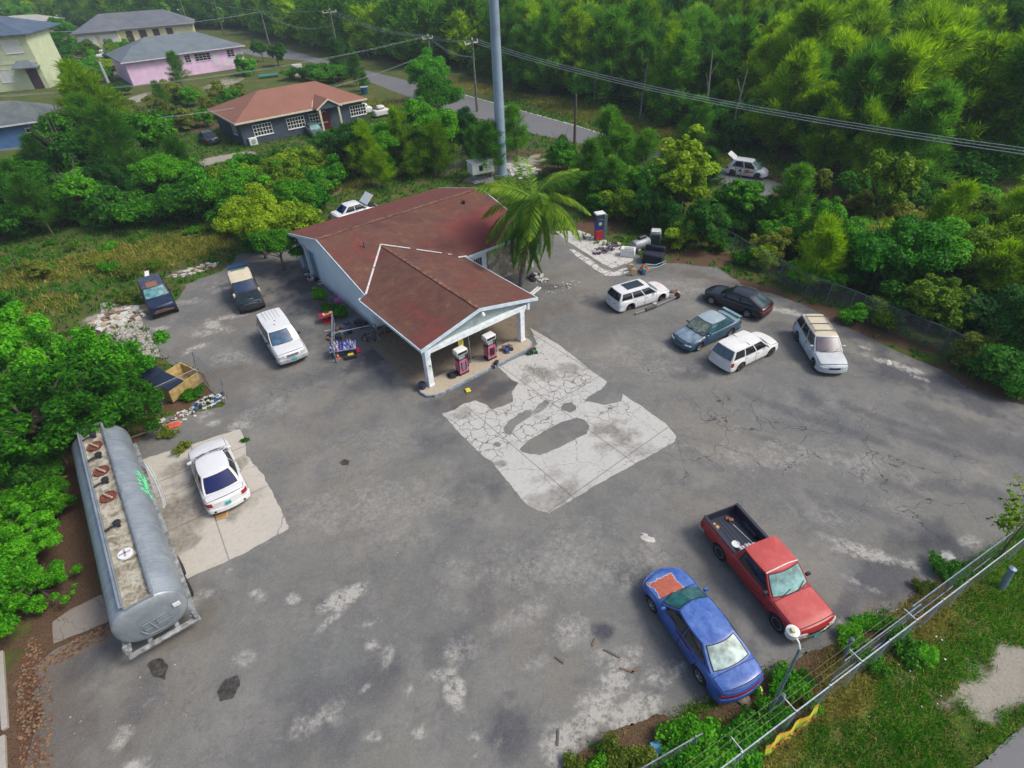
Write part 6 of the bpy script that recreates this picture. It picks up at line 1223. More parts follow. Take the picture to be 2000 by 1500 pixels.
wire(p4, rt, 1.1, 'long overhead wire from the crossarm pole to the right edge, crossing before the woods', 3, .75, .024)
wire(p3, p4, .4, 'overhead wire between the hub pole and the crossarm pole', 3, .7, .014)
wire(p1, p3, 1.0, 'overhead wire between the wide crossarm pole and the hub pole', 3, .8, .018)
wire(p2, z_(p1, 2.6), 1.6, 'overhead wire between the road bend pole and the wide crossarm pole', 2, .5, .018)
wire(p1, Vector((*G(395, 2, 11), 11.0)), 1.0, 'overhead wire from the wide crossarm pole towards the far left woods', 1, .5, .018)
wire(p2, Vector((*G(0, 62, 8), 8.0)), 1.2, 'overhead wire from the road bend pole over the grey roofed house', 2, .5, .02)
lp = Vector((*G(-40, 190, 6.0), 6.0))
wire(p3, lp, 1.4, 'overhead wire from the hub pole sweeping left over the red roofed house', 2, .8, .014)
wire(z_(p3, 2.4), pl, 1.4, 'service wire from the hub pole over the red roof to the short pole', 2, .35, .010)
wire(pl, Vector((*G(-40, 296, 4.0), 4.0)), .6, 'service wire from the short pole to the left edge', 3, .4, .010)
wire(p3, z_(p4, 2.0), .8, 'slack wire from the hub pole to the lower insulators', 2, .3, .02)
b = MB()
# equipment shelter
hx, hy = G(942, 352); e = empty('equipment_shelter', (hx, hy, 0), math.radians(25), 'white box shelter raised on legs beside the monopole', 'shelter')
b = MB(); b.box(-1.3, 1.1, -.7, .7, .9, 2.0, .03); b.build('cabin', WHITEP, e); b = MB(); b.box(-.55, -.15, -.73, -.705, 1.2, 1.75); b.build('vent', UNDER, e); b = MB(); b.box(-1.35, 1.15, -.75, .75, 2.0, 2.06, .01); b.build('lid', simple('shelter_top', (.5, .5, .49), .6), e)
for sx in (-1.1, .9):
    for sy in (-.55, .55): b = MB(); b.tube([(sx, sy, 0), (sx, sy, .9)], .04, 6); b.build('leg', GALV, e)
b = MB(); [b.tube([(-1.4+.0*k, -1.2+.35*k, .25), (1.6, -1.0+.35*k, .25)], .03, 6) for k in range(3)]; b.build('base_rail', GALV, e)

# ------------------------------------------------------------------ houses
def roofmat(name, c1, c2, band=5.0):
    q = NT(name); P0 = q.pos(); c = q.ramp(q.noise(.5, 6, .65, vec=P0), [(.3, c1), (.7, c2)]); c = q.mix(q.ramp(q.noise(5, 5, .7, vec=P0), [(.5, 0), (.8, .4)]), c, tuple(x*.6 for x in c1))
    q.l(c, q.b.inputs['Base Color']); q.b.inputs['Roughness'].default_value = .9; q.b.inputs['Specular IOR Level'].default_value = .2; return q.m
def hip(mb, x0, x1, y0, y1, ze, zr, r0=None, r1=None, th=.16):
    ym = (y0+y1)/2; d = (y1-y0)/2; r0 = x0+d if r0 is None else r0; r1 = x1-d if r1 is None else r1
    A, B, C_, D_, E_, F2 = (x0, y0, ze), (x1, y0, ze), (x1, y1, ze), (x0, y1, ze), (r0, ym, zr), (r1, ym, zr)
    lo = [(p[0], p[1], p[2]-th) for p in (A, B, C_, D_)]
    mb.addm([A, B, C_, D_, E_, F2]+lo, [[0, 1, 5, 4], [1, 2, 5], [2, 3, 4, 5], [3, 0, 4], [6, 7, 1, 0], [7, 8, 2, 1], [8, 9, 3, 2], [9, 6, 0, 3], [9, 8, 7, 6]])
def window(parent, x0, x1, z0, z1, y, nx=4, nz=3, frame=None, fm=WHITEP, side='f', gm=None):
    """window with muntins on a wall whose outer face is the plane y (front) or x (side)"""
    f = MB(); g = MB(); t = .06
    def bx(m_, a0, a1, c0, c1, d0, d1):
        if side == 'f': m_.box(a0, a1, y-d1, y-d0, c0, c1)
        elif side == 'l': m_.box(y-d1, y-d0, a0, a1, c0, c1)
        else: m_.box(y+d0, y+d1, a0, a1, c0, c1)
    bx(f, x0-t, x1+t, z0-t, z0, .002, .07); bx(f, x0-t, x1+t, z1, z1+t, .002, .07); bx(f, x0-t, x0, z0, z1, .002, .068); bx(f, x1, x1+t, z0, z1, .002, .068)
    for k in range(1, nx): X0 = x0+(x1-x0)*k/nx; bx(f, X0-.03, X0+.03, z0, z1, .012, .05)
    for k in range(1, nz): Z0 = z0+(z1-z0)*k/nz; bx(f, x0, x1, Z0-.03, Z0+.03, .012, .048)
    w_ = f.build('window', fm, parent); bx(g, x0, x1, z0, z1, .003, .010); g.build('pane', gm or glassm('glass_dark', (.012, .018, .022)), w_)
    bx(s_ := MB(), x0-.1, x1+.1, z0-.13, z0-t, .002, .10); s_.build('sill', fm, w_)
    return w_
def houseE(lab, loc, an, name='house'): return empty(name, (loc[0], loc[1], 0), an, lab, 'house')
def loc_in(o, uv, z=0):   # local coordinates of a measured point
    x, y = G(*uv, z); a = o.rotation_euler[2]; dx, dy = x-o.location[0], y-o.location[1]; return dx*math.cos(a)+dy*math.sin(a), -dx*math.sin(a)+dy*math.cos(a)
# red roofed house with slate walls
SL_ = simple('slate_blue_wall', (.050, .072, .105), .8, 0, .15, 1.5)
H = houseE('slate walled bungalow with red brown hip roof and small gabled porch', (-32.7, 74.7), math.radians(37.3), 'bungalow')
RR = roofmat('red_brown_roof', (.22, .105, .078), (.27, .130, .096))
b = MB(); b.box(.6, 17.6, .6, 10.9, 0, 2.75); b.build('wall', SL_, H)
b = MB(); hip(b, 0, 18.2, 0, 11.5, 2.95, 5.1, 5.6, 13.6); rf = b.build('roof', RR, H)
b = MB(); b.box(-.02, 18.22, -.05, -.003, 2.74, 2.96); b.box(-.05, -.003, 0, 11.5, 2.74, 2.96); b.build('fascia', simple('cream_fascia', (.62, .56, .42), .6), H)
for uv, nx in (((503, 247), 6), ((564, 233), 6), ((613, 227), 6), ((683, 209), 6)):
    x, _ = loc_in(H, uv, 1.6); window(H, x-1.15, x+1.15, 1.0, 2.2, .6, nx, 3)
window(H, 2.6, 4.0, 1.1, 2.2, .6, 2, 3, side='l')
xp, _ = loc_in(H, (649, 225), 2.0); xp -= .2
b = MB(); slab_roof(b, [(xp, 3.2, 4.05), (xp-1.75, .25, 3.0), (xp-1.75, -1.3, 3.0), (xp, -1.3, 4.05)], .1); slab_roof(b, [(xp, -1.3, 4.05), (xp+1.75, -1.3, 3.0), (xp+1.75, .25, 3.0), (xp, 3.2, 4.05)], .1); b.build('porch_roof', RR, H)
b = MB(); strip3(b, (xp-1.8, -1.36, 2.84), (xp, -1.36, 3.88), .06, .2); strip3(b, (xp+1.8, -1.36, 2.84), (xp, -1.36, 3.88), .06, .2); strip3(b, (xp-1.7, .3, 3.04), (xp-.9, 1.7, 3.56), .1, .03); b.box(xp-1.5, xp-1.25, -1.25, -1.0, 0, 2.9); b.box(xp+1.2, xp+1.45, -1.25, -1.0, 0, 2.9); b.build('porch_frame', simple('cream_fascia', (.62, .56, .42)), H)
b = MB(); b.addm([(xp-1.6, -1.2, 2.9), (xp+1.6, -1.2, 2.9), (xp, -1.2, 3.85), (xp-1.6, -1.1, 2.9), (xp+1.6, -1.1, 2.9), (xp, -1.1, 3.85)], [[0, 1, 2], [5, 4, 3], [0, 3, 4, 1]]); b.build('porch_gable', SL_, H)
b = MB(); b.box(xp-.55, xp+.45, .53, .597, 0, 2.1); b.build('door', simple('dark_red_door', (.16, .02, .025), .5), H)
b = MB(); xa, _ = loc_in(H, (489, 273), .5); b.box(xa-.5, xa+.5, .15, .55, .05, .95, .03); b.mi = 1; b.lathe([(.32, .14), (.30, .13)], 16, (xa, 0, .5), 'y'); b.box(xa-.3, xa+.3, .14, .149, .45, .5); o_ = b.build('air_conditioner', [WHITEP, simple('grille_grey', (.35, .36, .36), .6)], H)
# pink house
PK = simple('pink_wall', (.72, .50, .70), .8, 0, .06, 1)
H = houseE('long pink bungalow with blue grey hip roof and front wing at left', (-70.6, 121.4), math.radians(37.0), 'pink_house')
GR = roofmat('blue_grey_roof', (.115, .145, .165), (.165, .20, .22))
b = MB(); b.box(.7, 23.5, 3.4, 16.5, -1, 2.9); b.box(.72, 8.4, .7, 3.4, -1, 2.9); b.build('wall', PK, H); H.location.z = 1.0; H.location.x -= .0
b = MB(); hip(b, 0, 24.2, 2.7, 17.2, 3.05, 5.8); b.build('roof', GR, H); b = MB(); hip(b, 0.02, 9.1, .0, 17.1, 3.06, 4.9, 4.5, 4.6); b.build('wing_roof', GR, H)
b = MB(); b.box(0, 9.1, -.05, -.003, 2.86, 3.06); b.box(9.2, 24.2, 2.64, 2.69, 2.86, 3.06); b.build('fascia', simple('lilac_fascia', (.56, .50, .62), .6), H)
for uv, w_ in (((361, 122), .5), ((397, 121), 1.5), ((452, 114), .7)):
    x, _ = loc_in(H, uv, 1.9); window(H, x-w_, x+w_, 1.3, 2.5, 3.4, 4 if w_ > 1 else 2, 3, fm=simple('pale_muntin', (.66, .60, .68), .6))
x, _ = loc_in(H, (430, 130), 1); b = MB(); b.box(x-.55, x+.55, 3.33, 3.397, 0, 2.2); b.build('door', simple('pale_pink_door', (.66, .60, .66), .6), H)
b = MB(); x, _ = loc_in(H, (470, 138), 0); b.box(x-2.5, x+2.5, 1.9, 2.02, 0, .7); b.build('porch_wall', simple('porch_white', (.66, .62, .66), .7), H)
# grey roofed house behind
YL = simple('yellow_wall', (.60, .58, .36), .8, 0, .06, 1)
H = houseE('grey hip roofed house with yellow walls and twin white garage doors', (-110.5, 173.0), math.radians(22.0), 'garage_house')
G2 = roofmat('grey_roof', (.10, .115, .14), (.16, .17, .19))
b = MB(); b.box(.8, 29.2, 2.8, 15.2, -1.5, 2.9); b.box(.82, 10.8, .6, 2.8, -1.5, 2.9); b.build('wall', YL, H); H.location.z = 1.4; b = MB(); hip(b, 0, 30, 2.0, 16, 3.05, 6.4); b.build('roof', G2, H); b = MB(); hip(b, .02, 11.5, -.4, 15.9, 3.06, 5.6, 5.6, 5.9); b.build('wing_roof', G2, H)
for x in (1.3, 6.3): b = MB(); b.box(x, x+4.0, .50, .597, -.4, 2.3); [b.box(x+.1, x+3.9, .47, .50, .1+k*.55, .12+k*.55) for k in range(4)]; b.build('garage_door', WHITEP, H)
for x, w_ in ((12.4, 1.6), (15.6, 1.8), (19.0, 1.6), (22.4, 1.6)): b = MB(); b.box(x, x+w_, 2.72, 2.797, -.2, 2.5); b.build('shutter_bay', simple('dark_maroon', (.06, .03, .04), .6), H)
# two storey pale green house
PG = simple('pale_green_wall', (.50, .56, .36), .8, 0, .06, 1)
H = houseE('two storey pale green house with blue grey roof at the left edge', (-107, 120.0), math.radians(14.0), 'green_house')
b = MB(); b.box(0, 19.5, 0, 12, 0, 9.0); b.build('wall', PG, H); b = MB(); hip(b, -1, 20.3, -.8, 18, 9.1, 12.2); b.build('roof', roofmat('slate_blue_roof', (.06, .09, .14), (.10, .14, .19)), H)
b = MB(); b.box(-.02, 19.54, -.05, -.003, 4.4, 4.8); b.build('string_course', simple('cream_band', (.62, .62, .48), .7), H)
for x in (11.2, 15.2): window(H, x, x+2.8, 6.2, 8.2, 0, 2, 1, gm=LIT)
window(H, 12.2, 14.2, 1.6, 3.6, 0, 2, 1, gm=LIT)
b = MB(); b.box(16.9, 18.7, -.06, -.003, 0, 3.6); b.build('door', simple('dark_maroon', (.06, .03, .04)), H)
b = MB(); hip(b, 15.4, 19.6, -2.0, .3, 3.9, 5.0); b.build('porch_roof', _MC.get('x') or GR, H)
# blue house at the left edge
H = houseE('low blue walled house with worn dark grey roof at the left edge', (-74.2, 74.8), math.radians(29.0), 'blue_house')
b = MB(); b.box(.6, 16.2, .6, 9, 0, 2.7); b.build('wall', simple('strong_blue_wall', (.07, .16, .34), .8, 0, .1, 1), H); b = MB(); hip(b, 0, 16.8, 0, 9.8, 2.9, 5.0); b.build('roof', roofmat('worn_grey_roof', (.07, .09, .10), (.15, .17, .17)), H)
b = MB(); b.box(0, 16.8, -.05, -.003, 2.72, 2.92); b.build('fascia', simple('pale_fascia', (.55, .58, .62), .6), H); window(H, 12.6, 14.0, 1.1, 2.1, .6, 2, 2)
# far roofs at top left
for lab, loc, an, sz, col in (('grey roofed house at the top left corner', (-158, 196), .3, (22, 12, 5.0), G2), ('small pale roofed house beyond the green house', (-168, 222), .2, (20, 12, 5.6), roofmat('pale_tan_roof', (.30, .30, .28), (.40, .38, .35))), ('tiny gable roofed house beyond the slim pole', (-150, 214), .25, (9, 8, 3.6), G2)):
    H = houseE(lab, loc, an); b = MB(); b.box(.6, sz[0]-.6, .6, sz[1]-.6, 0, sz[2]-2); b.build('wall', simple('tan_wall', (.45, .40, .30), .8), H); b = MB(); hip(b, 0, sz[0], 0, sz[1], sz[2]-1.9, sz[2]); b.build('roof', col, H)
# yard objects
def lawnbits():
    b = MB(); b.tube([(-1.8, 0, .35), (1.8, 0, .35)], .35, 12); solo('green_tank', 'long green cylindrical tank on the grass behind the red roofed house', 'tank', (525, 152), 25, b, simple('tank_green', (.02, .18, .12), .5))
    b = MB(); b.box(-.9, .9, -.5, .5, .0, 1.9, .03); b.mi = 1; b.box(-.91, .0, -.52, -.5, .3, 1.6); solo('utility_cabinet', 'white and pink box standing behind the red roof ridge', 'cabinet', (584, 147), 30, b, [LIT, simple('pink_panel', (.50, .30, .36), .6)])
    b = MB(); b.lathe([(.5, 0), (.6, 1.0), (.62, 1.05), (.001, 1.1)], 12); b.mi = 1; b.box(-.6, .6, -.6, .6, 1.06, 1.12); solo('rubbish_bin', 'blue bin right of the red roofed house', 'bin', (713, 184), 0, b, [simple('bin_blue', (.03, .10, .18), .5), simple('bin_lid', (.3, .4, .5), .5)])
    b = MB(); b.box(-7, 7, -.15, .15, 0, .9); solo('garden_wall', 'low white garden wall before the blue house', 'wall', (155, 240), 30, b, LIT)
    for uv, l_ in (((712, 224), 'nearer'), ((745, 228), 'farther')):
        b = MB(); b.box(-1.2, 1.2, -.6, .6, .2, 1.0, .15); b.box(-.6, .6, -.5, .5, 1.0, 1.5, .2); solo('covered_boat', l_+' white covered shape at the right end of the slate walled house', 'covered load', uv, 40, b, LIT, smooth=True)
lawnbits()

# ------------------------------------------------------------------ vegetation
def leafmat(name, c1, c2, c3, scale=.8, trans=.45):
    q = NT(name); geo = q.add('ShaderNodeNewGeometry'); oi = q.add('ShaderNodeObjectInfo'); P0 = q.pos()
    f = q.math('ADD', q.math('MULTIPLY', geo.outputs['Random Per Island'], .55), q.math('MULTIPLY', q.noise(scale, 3, vec=P0), .45)); f = q.math('ADD', f, q.math('MULTIPLY', q.math('SUBTRACT', oi.outputs['Random'], .5), .42))
    c = q.ramp(f, [(.22, c1), (.50, c2), (.80, c3)])
    h0 = q.add('ShaderNodeHueSaturation', Value=1.22, Saturation=1.04); q.l(c, h0.inputs['Color']); c = h0.outputs[0]
    q.l(c, q.b.inputs['Base Color']); q.b.inputs['Roughness'].default_value = .6; q.b.inputs['Specular IOR Level'].default_value = .2
    tl = q.add('ShaderNodeBsdfTranslucent'); hs = q.add('ShaderNodeHueSaturation', Value=1.35); q.l(c, hs.inputs['Color']); q.l(hs.outputs[0], tl.inputs[0])
    mx = q.n.new('ShaderNodeMixShader'); mx.inputs[0].default_value = trans; q.l(q.b.outputs[0], mx.inputs[1]); q.l(tl.outputs[0], mx.inputs[2]); q.l(mx.outputs[0], q.n['Material Output'].inputs['Surface']); return q.m
LM = {'mid': leafmat('leaves_mid', (.016, .075, .005), (.042, .190, .009), (.13, .36, .02)), 'dark': leafmat('leaves_dark', (.010, .052, .008), (.026, .125, .012), (.08, .24, .022)),
      'yellow': leafmat('leaves_yellow', (.05, .11, .006), (.13, .25, .012), (.32, .42, .03)), 'bright': leafmat('leaves_bright', (.014, .10, .004), (.045, .235, .009), (.15, .42, .03)),
      'pine': leafmat('needles', (.020, .085, .010), (.055, .175, .016), (.13, .30, .025), .35, .5), 'pineY': leafmat('needles_yellow', (.075, .170, .004), (.160, .300, .009), (.30, .45, .02), .35, .55),
      'dry': leafmat('dry_blades', (.13, .14, .02), (.27, .25, .05), (.46, .40, .14), .8, .3), 'olive': leafmat('leaves_olive', (.05, .085, .010), (.11, .16, .018), (.24, .27, .04))}
BARK = simple('bark', (.14, .11, .085), .9, 0, .3, 5)
def leaves_at(C, N, size, rs, asp=1.7):
    """diamond leaves at points C with rough normals N"""
    n = len(C); N = N+rs.normal(0, .55, (n, 3)); N /= np.linalg.norm(N, axis=1, keepdims=True)+1e-9
    A = np.cross(N, rs.normal(0, 1, (n, 3))); A /= np.linalg.norm(A, axis=1, keepdims=True)+1e-9; B = np.cross(N, A)
    s = (size*rs.uniform(.6, 1.35, (n, 1))); V = np.stack([C-A*s*asp*.5, C+B*s*.5, C+A*s*asp*.5, C-B*s*.5], 1).reshape(-1, 3); return V, np.arange(4*n).reshape(n, 4)
def crown(seed, R, H, z0, lobes, n, size, sub=.34, low=-.35, gap=0.0, spiky=0.0):
    rs = np.random.RandomState(seed); C0 = np.array([0, 0, z0+H/2]); L = []
    subs = [(rs.uniform(-.48, .48)*R, rs.uniform(-.48, .48)*R, rs.uniform(.55, 1.0), rs.uniform(.45, .75)) for _ in range(5)]
    for k in range(lobes):
        d = rs.normal(0, 1, 3); d /= np.linalg.norm(d); d[2] = abs(d[2]) if rs.rand() < .75 else d[2]*.8; q_ = rs.uniform(.45, .95)*(1+spiky*rs.uniform(-.2, .5))
        sx_, sy_, hh, rr_ = subs[k % 5]
        L.append((np.array([sx_, sy_, z0+H*hh/2])+d*np.array([R*rr_, R*rr_, H*hh/2])*q_*.9, R*sub*rs.uniform(.45, 1.3)))
    wts = np.array([l[1]**2 for l in L]); wts /= wts.sum(); idx = rs.choice(len(L), n, p=wts); cen = np.array([l[0] for l in L])[idx]; rad = np.array([l[1] for l in L])[idx]
    d = rs.normal(0, 1, (n, 3)); d /= np.linalg.norm(d, axis=1, keepdims=True); m_ = d[:, 2] < low; d[m_, 2] *= -1
    P = cen+d*(rad*rs.uniform(.35, 1.25, n)**.8)[:, None]*np.array([1, 1, .8]); P[:, 2] = np.maximum(P[:, 2], .05)
    return leaves_at(P, d+np.array([0, 0, .5]), size, rs)
def limbs(seed, h, R, r0, nb=7, lean=0.0):
    rr = random.Random(seed); mb = MB(); top = (lean*h, rr.uniform(-.1, .1)*h, h*.72); mb.tube([(0, 0, -.1), (lean*h*.3, 0, h*.25), (top[0]*.7, top[1]*.5, h*.5), top], [r0, r0*.8, r0*.55, r0*.25], 7)
    for k in range(nb):
        t = 6.28*k/nb+rr.uniform(-.3, .3); s = rr.uniform(.25, .6); z = h*s; q_ = R*rr.uniform(.5, .85); mb.tube([(top[0]*s, top[1]*s, z), (top[0]*s+q_*.5*math.cos(t), q_*.5*math.sin(t), z+h*.13), (top[0]*s+q_*math.cos(t), q_*math.sin(t), z+h*rr.uniform(.2, .38))], [r0*.45, r0*.28, r0*.08], 5)
    return mb
def pinecrown(seed, h, R, n, bl, bw, z0=.12, droop=.15):
    """feathery conifer: thin blades along rising limbs"""
    rs = np.random.RandomState(seed); nb = 46; Cs = []; Ds = []
    for k in range(nb):
        s = z0+(1-z0)*((k+rs.rand())/nb); t = rs.uniform(0, 6.28); ln = R*(1.05-s)**.62*rs.uniform(.55, 1.15)*(.6 if s > .9 else 1); up = rs.uniform(.35, .95)
        m_ = int(n/nb); f = rs.rand(m_)**.7; P = np.stack([math.cos(t)*ln*f, math.sin(t)*ln*f, s*h*.92+ln*f*up-.12*ln*f*f], 1)+rs.normal(0, .10*R*.6, (m_, 3)); Cs.append(P)
        D = np.stack([np.full(m_, math.cos(t)*.6), np.full(m_, math.sin(t)*.6), np.full(m_, .75-droop)], 1)+rs.normal(0, .5, (m_, 3)); Ds.append(D/np.linalg.norm(D, axis=1, keepdims=True))
    C_ = np.concatenate(Cs); D = np.concatenate(Ds); n = len(C_); S_ = np.cross(D, rs.normal(0, 1, (n, 3))); S_ /= np.linalg.norm(S_, axis=1, keepdims=True); l_ = bl*rs.uniform(.6, 1.3, (n, 1)); w_ = bw*rs.uniform(.7, 1.3, (n, 1))
    V = np.stack([C_-S_*w_*.5, C_+D*l_*.5-S_*w_*.0+S_*w_*.5, C_+D*l_], 1).reshape(-1, 3); return V, np.arange(3*n).reshape(n, 3)
PROTO = {}
def proto(kind):
    if kind in PROTO: return PROTO[kind]
    base, v = kind.rsplit('_', 1); v = int(v); sd = abs(hash(base)) % 1000 if False else sum(ord(c_) for c_ in base)*7+v
    if base.startswith('bush'):
        col = base[5:]; V, F2 = crown(sd, 1.9, 2.6, .1, 54, 15000, .115, .25, -.2, spiky=.8); cm = npmesh('crown', V, F2, LM[col], link=False); tm = limbs(sd, 2.2, 1.6, .07, 6)
    elif base.startswith('tree'):
        col = base[5:]; V, F2 = crown(sd, 3.0, 4.6, 1.4, 90, 33000, .118, .20, -.5, spiky=.8); cm = npmesh('crown', V, F2, LM[col], link=False); tm = limbs(sd, 5.2, 2.6, .17, 9)
    elif base.startswith('lobe'):
        col = base[5:]; V, F2 = crown(sd, 3.1, 5.0, .3, 84, 30000, .115, .155, -.6, spiky=1.5); cm = npmesh('crown', V, F2, LM[col], link=False); tm = limbs(sd, 5.0, 2.8, .16, 12)
    elif base.startswith('airy'):
        col = base[5:]; V, F2 = crown(sd, 2.6, 6.0, 1.2, 60, 9500, .17, .17, -.6, spiky=.7); cm = npmesh('crown', V, F2, LM[col], link=False); tm = limbs(sd, 7.0, 2.4, .13, 12)
    elif base.startswith('far'):
        col = base[4:]; V, F2 = pinecrown(sd, 11, 3.9, 12500, .95, .095, .02); cm = npmesh('crown', V, F2, LM[col], link=False); tm = limbs(sd, 12, 2.0, .16, 5)
    elif base.startswith('pine'):
        col = base[5:]; V, F2 = pinecrown(sd, 6.5, 2.4, 7500, .62, .06); cm = npmesh('crown', V, F2, LM[col], link=False); tm = limbs(sd, 6.6, 1.6, .10, 10)
    elif base.startswith('weed'):
        col = base[5:]; V, F2 = crown(sd, 1.0, .8, .0, 30, 2600, .085, .30, -.2, spiky=1.2); cm = npmesh('crown', V, F2, LM[col], link=False); tm = limbs(sd, .6, .5, .012, 7)
    elif base.startswith('wide'):
        col = base[5:]; V, F2 = crown(sd, 4.0, 7.0, .2, 70, 17000, .28, .24, -.4, spiky=.6); cm = npmesh('crown', V, F2, LM[col], link=False); tm = limbs(sd, 6.8, 3.4, .22, 7)
    tme = npmesh('trunk', tm.V, tm.F, BARK, link=False); PROTO[kind] = (cm, tme); return PROTO[kind]
def plant(kind, x, y, s, lab, cat='tree', group=None, name=None, sz=None, rz=None):
    cm, tme = proto(kind); e = empty(name or ('shrub' if kind.startswith('bush') else 'tree'), (x, y, 0), rnd.uniform(0, 6.28) if rz is None else rz, lab, cat, group); e.scale = (s*rnd.uniform(.88, 1.15), s*rnd.uniform(.88, 1.15), (sz or s)*rnd.uniform(.85, 1.12)); e.rotation_euler[0] = rnd.uniform(-.09, .09); e.rotation_euler[1] = rnd.uniform(-.09, .09)
    for nm, me in (('crown', cm), ('trunk', tme)):
        o = bpy.data.objects.new(nm, me); COL.objects.link(o); o.parent = e
    return e
def inside(P, x, y):
    c = False
    for i in range(len(P)):
        (x1, y1), (x2, y2) = P[i], P[i-1]
        if (y1 > y) != (y2 > y) and x < (x2-x1)*(y-y1)/(y2-y1)+x1: c = not c
    return c
def scatter(poly_px, sp, kinds, s0, s1, lab, group, cat='shrub', avoid=(), seed=1):
    rr = random.Random(seed); P = px(poly_px) if len(poly_px[0]) == 2 and poly_px[0][0] is not None else poly_px; xs = [p[0] for p in P]; ys = [p[1] for p in P]; y = min(ys); k = 0
    while y < max(ys):
        x = min(xs)
        while x < max(xs):
            X0, Y0 = x+rr.uniform(-.4, .4)*sp, y+rr.uniform(-.4, .4)*sp
            pj = proj(X0, Y0, 1.5) if inside(P, X0, Y0) else (-999, 0)
            if -70 < pj[0] < 2070 and inside(P, X0, Y0) and not any(math.hypot(X0-a, Y0-b) < c for a, b, c in avoid):
                kd = rr.choice(kinds); plant(kd, X0, Y0, rr.uniform(s0, s1), lab, 'weed' if kd[:4] == 'weed' else cat, group, 'weed' if kd[:4] == 'weed' else ('shrub' if cat == 'shrub' else 'tree')); k += 1
            x += sp
        y += sp*.87
    return k
AV = [(-13.5, 52.5, 4.5), (-38.4, 78.6, 4.5), (-24, 79.5, 2.5), (G(942, 350)[0], G(942, 350)[1], 3.2), (-36.5, 70, 4.0), (24.4, 54.6, 4), (*G(1455, 395), 3.6), (*G(1500, 400), 3.2), (G(430, 310)[0], G(430, 310)[1], 3.5), (7.5, 43.5, 1.5), (-9.5, 54, 2.5)]
AV += [(*SL(i, j), 1.4) for i in range(-1, 16, 2) for j in range(-1, 15, 2)]
T1 = ['bush_mid_1', 'bush_mid_2', 'bush_dark_1', 'bush_bright_1', 'bush_yellow_1', 'pine_pine_1', 'airy_mid_1', 'bush_olive_1']
scatter([(-40, 362), (60, 350), (140, 322), (250, 305), (330, 335), (395, 372), (440, 390), (430, 432), (330, 440), (160, 452), (0, 492), (-60, 480)], 2.9, T1+['bush_mid_1', 'bush_dark_2'], .65, 1.45, 'shrub of the dense thicket in front of the blue house', 'shrubs of the left thicket', avoid=AV, seed=2)
scatter([(430, 368), (540, 345), (640, 338), (655, 372), (620, 412), (600, 450), (560, 492), (500, 500), (475, 470), (450, 430)], 2.3, ['bush_mid_1', 'bush_mid_3', 'bush_yellow_1', 'bush_yellow_2', 'bush_bright_1'], .85, 1.35, 'shrub of the yellow green clump behind the cream roofed wreck', 'shrubs behind the cream roofed wreck', avoid=AV, seed=3)
scatter([(600, 330), (700, 318), (830, 318), (905, 330), (860, 352), (800, 372), (740, 380), (680, 352)], 3.0, ['bush_mid_2', 'bush_yellow_1', 'pine_pineY_1', 'bush_bright_1', 'bush_olive_1'], .55, 1.1, 'shrub in the scrub between the station and the slate walled house', 'shrubs behind the station', avoid=AV, seed=4)
scatter([(1075, 345), (1150, 312), (1230, 318), (1330, 350), (1400, 400), (1480, 440), (1560, 445), (1540, 480), (1460, 492), (1385, 488), (1300, 482), (1225, 445), (1150, 420), (1110, 390)], 2.7, ['bush_dark_1', 'bush_dark_2', 'bush_mid_2', 'airy_mid_1', 'bush_yellow_1', 'pine_pine_2'], .6, 1.15, 'shrub of the dark thicket between the side slab and the far road', 'shrubs of the dark thicket', avoid=AV, seed=5)
scatter([(1440, 500), (1560, 455), (1700, 435), (1850, 440), (2080, 470), (2150, 640), (2120, 800), (2000, 775), (1925, 735), (1840, 695), (1750, 640), (1640, 592), (1550, 560)], 2.75, ['bush_mid_2', 'bush_dark_1', 'bush_bright_2', 'bush_olive_1', 'bush_mid_1', 'bush_yellow_2', 'airy_yellow_2', 'pine_pineY_2'], .6, 1.2, 'shrub of the overgrown bank behind the green grey fence', 'shrubs behind the right fence', avoid=[(24.4, 54.6, 4), (*G(1455, 395), 3.6), (*G(1500, 400), 3.2)], seed=6)
scatter([(1390, 478), (1480, 535), (1570, 590), (1660, 622), (1740, 655), (1700, 650), (1560, 585), (1420, 500)], 1.2, ['bush_bright_1', 'bush_mid_1'], .35, .5, 'low vine clump hugging the foot of the green grey fence', 'vines along the right fence', seed=7)
scatter([(1900, 745), (1990, 780), (2100, 820), (2100, 770), (1980, 740)], 1.5, ['bush_bright_1', 'bush_mid_1'], .5, .7, 'leafy clump spilling over the drooping right fence', 'vines along the right fence', seed=8)
scatter([(200, 222), (330, 200), (480, 172), (460, 212), (415, 250), (340, 268), (200, 290), (160, 262)], 4.2, ['bush_mid_1', 'bush_olive_1', 'bush_mid_3', 'bush_olive_1', 'bush_olive_2'], .6, 1.2, 'scrub shrub on the rough ground between the pink and slate walled houses', 'shrubs between the houses', avoid=AV, seed=9)
scatter([(1560, 392), (1640, 370), (1760, 365), (1900, 400), (2080, 440), (2080, 480), (1850, 440), (1700, 430), (1600, 430)], 3.4, ['bush_olive_1', 'bush_mid_2', 'bush_dark_1'], .6, 1.1, 'shrub between the overgrown bank and the woods at right', 'shrubs before the right woods', seed=12)
scatter([(130, 100), (250, 85), (260, 130), (210, 180), (120, 180), (100, 140)], 6.5, ['bush_bright_1', 'bush_mid_1', 'bush_yellow_1'], .9, 1.6, 'garden shrub on the plots between the pale green and pink houses', 'garden shrubs at far left', avoid=[(*G(171, 132), 5), (*G(199, 112), 5), (*G(217, 110), 5)], seed=13)
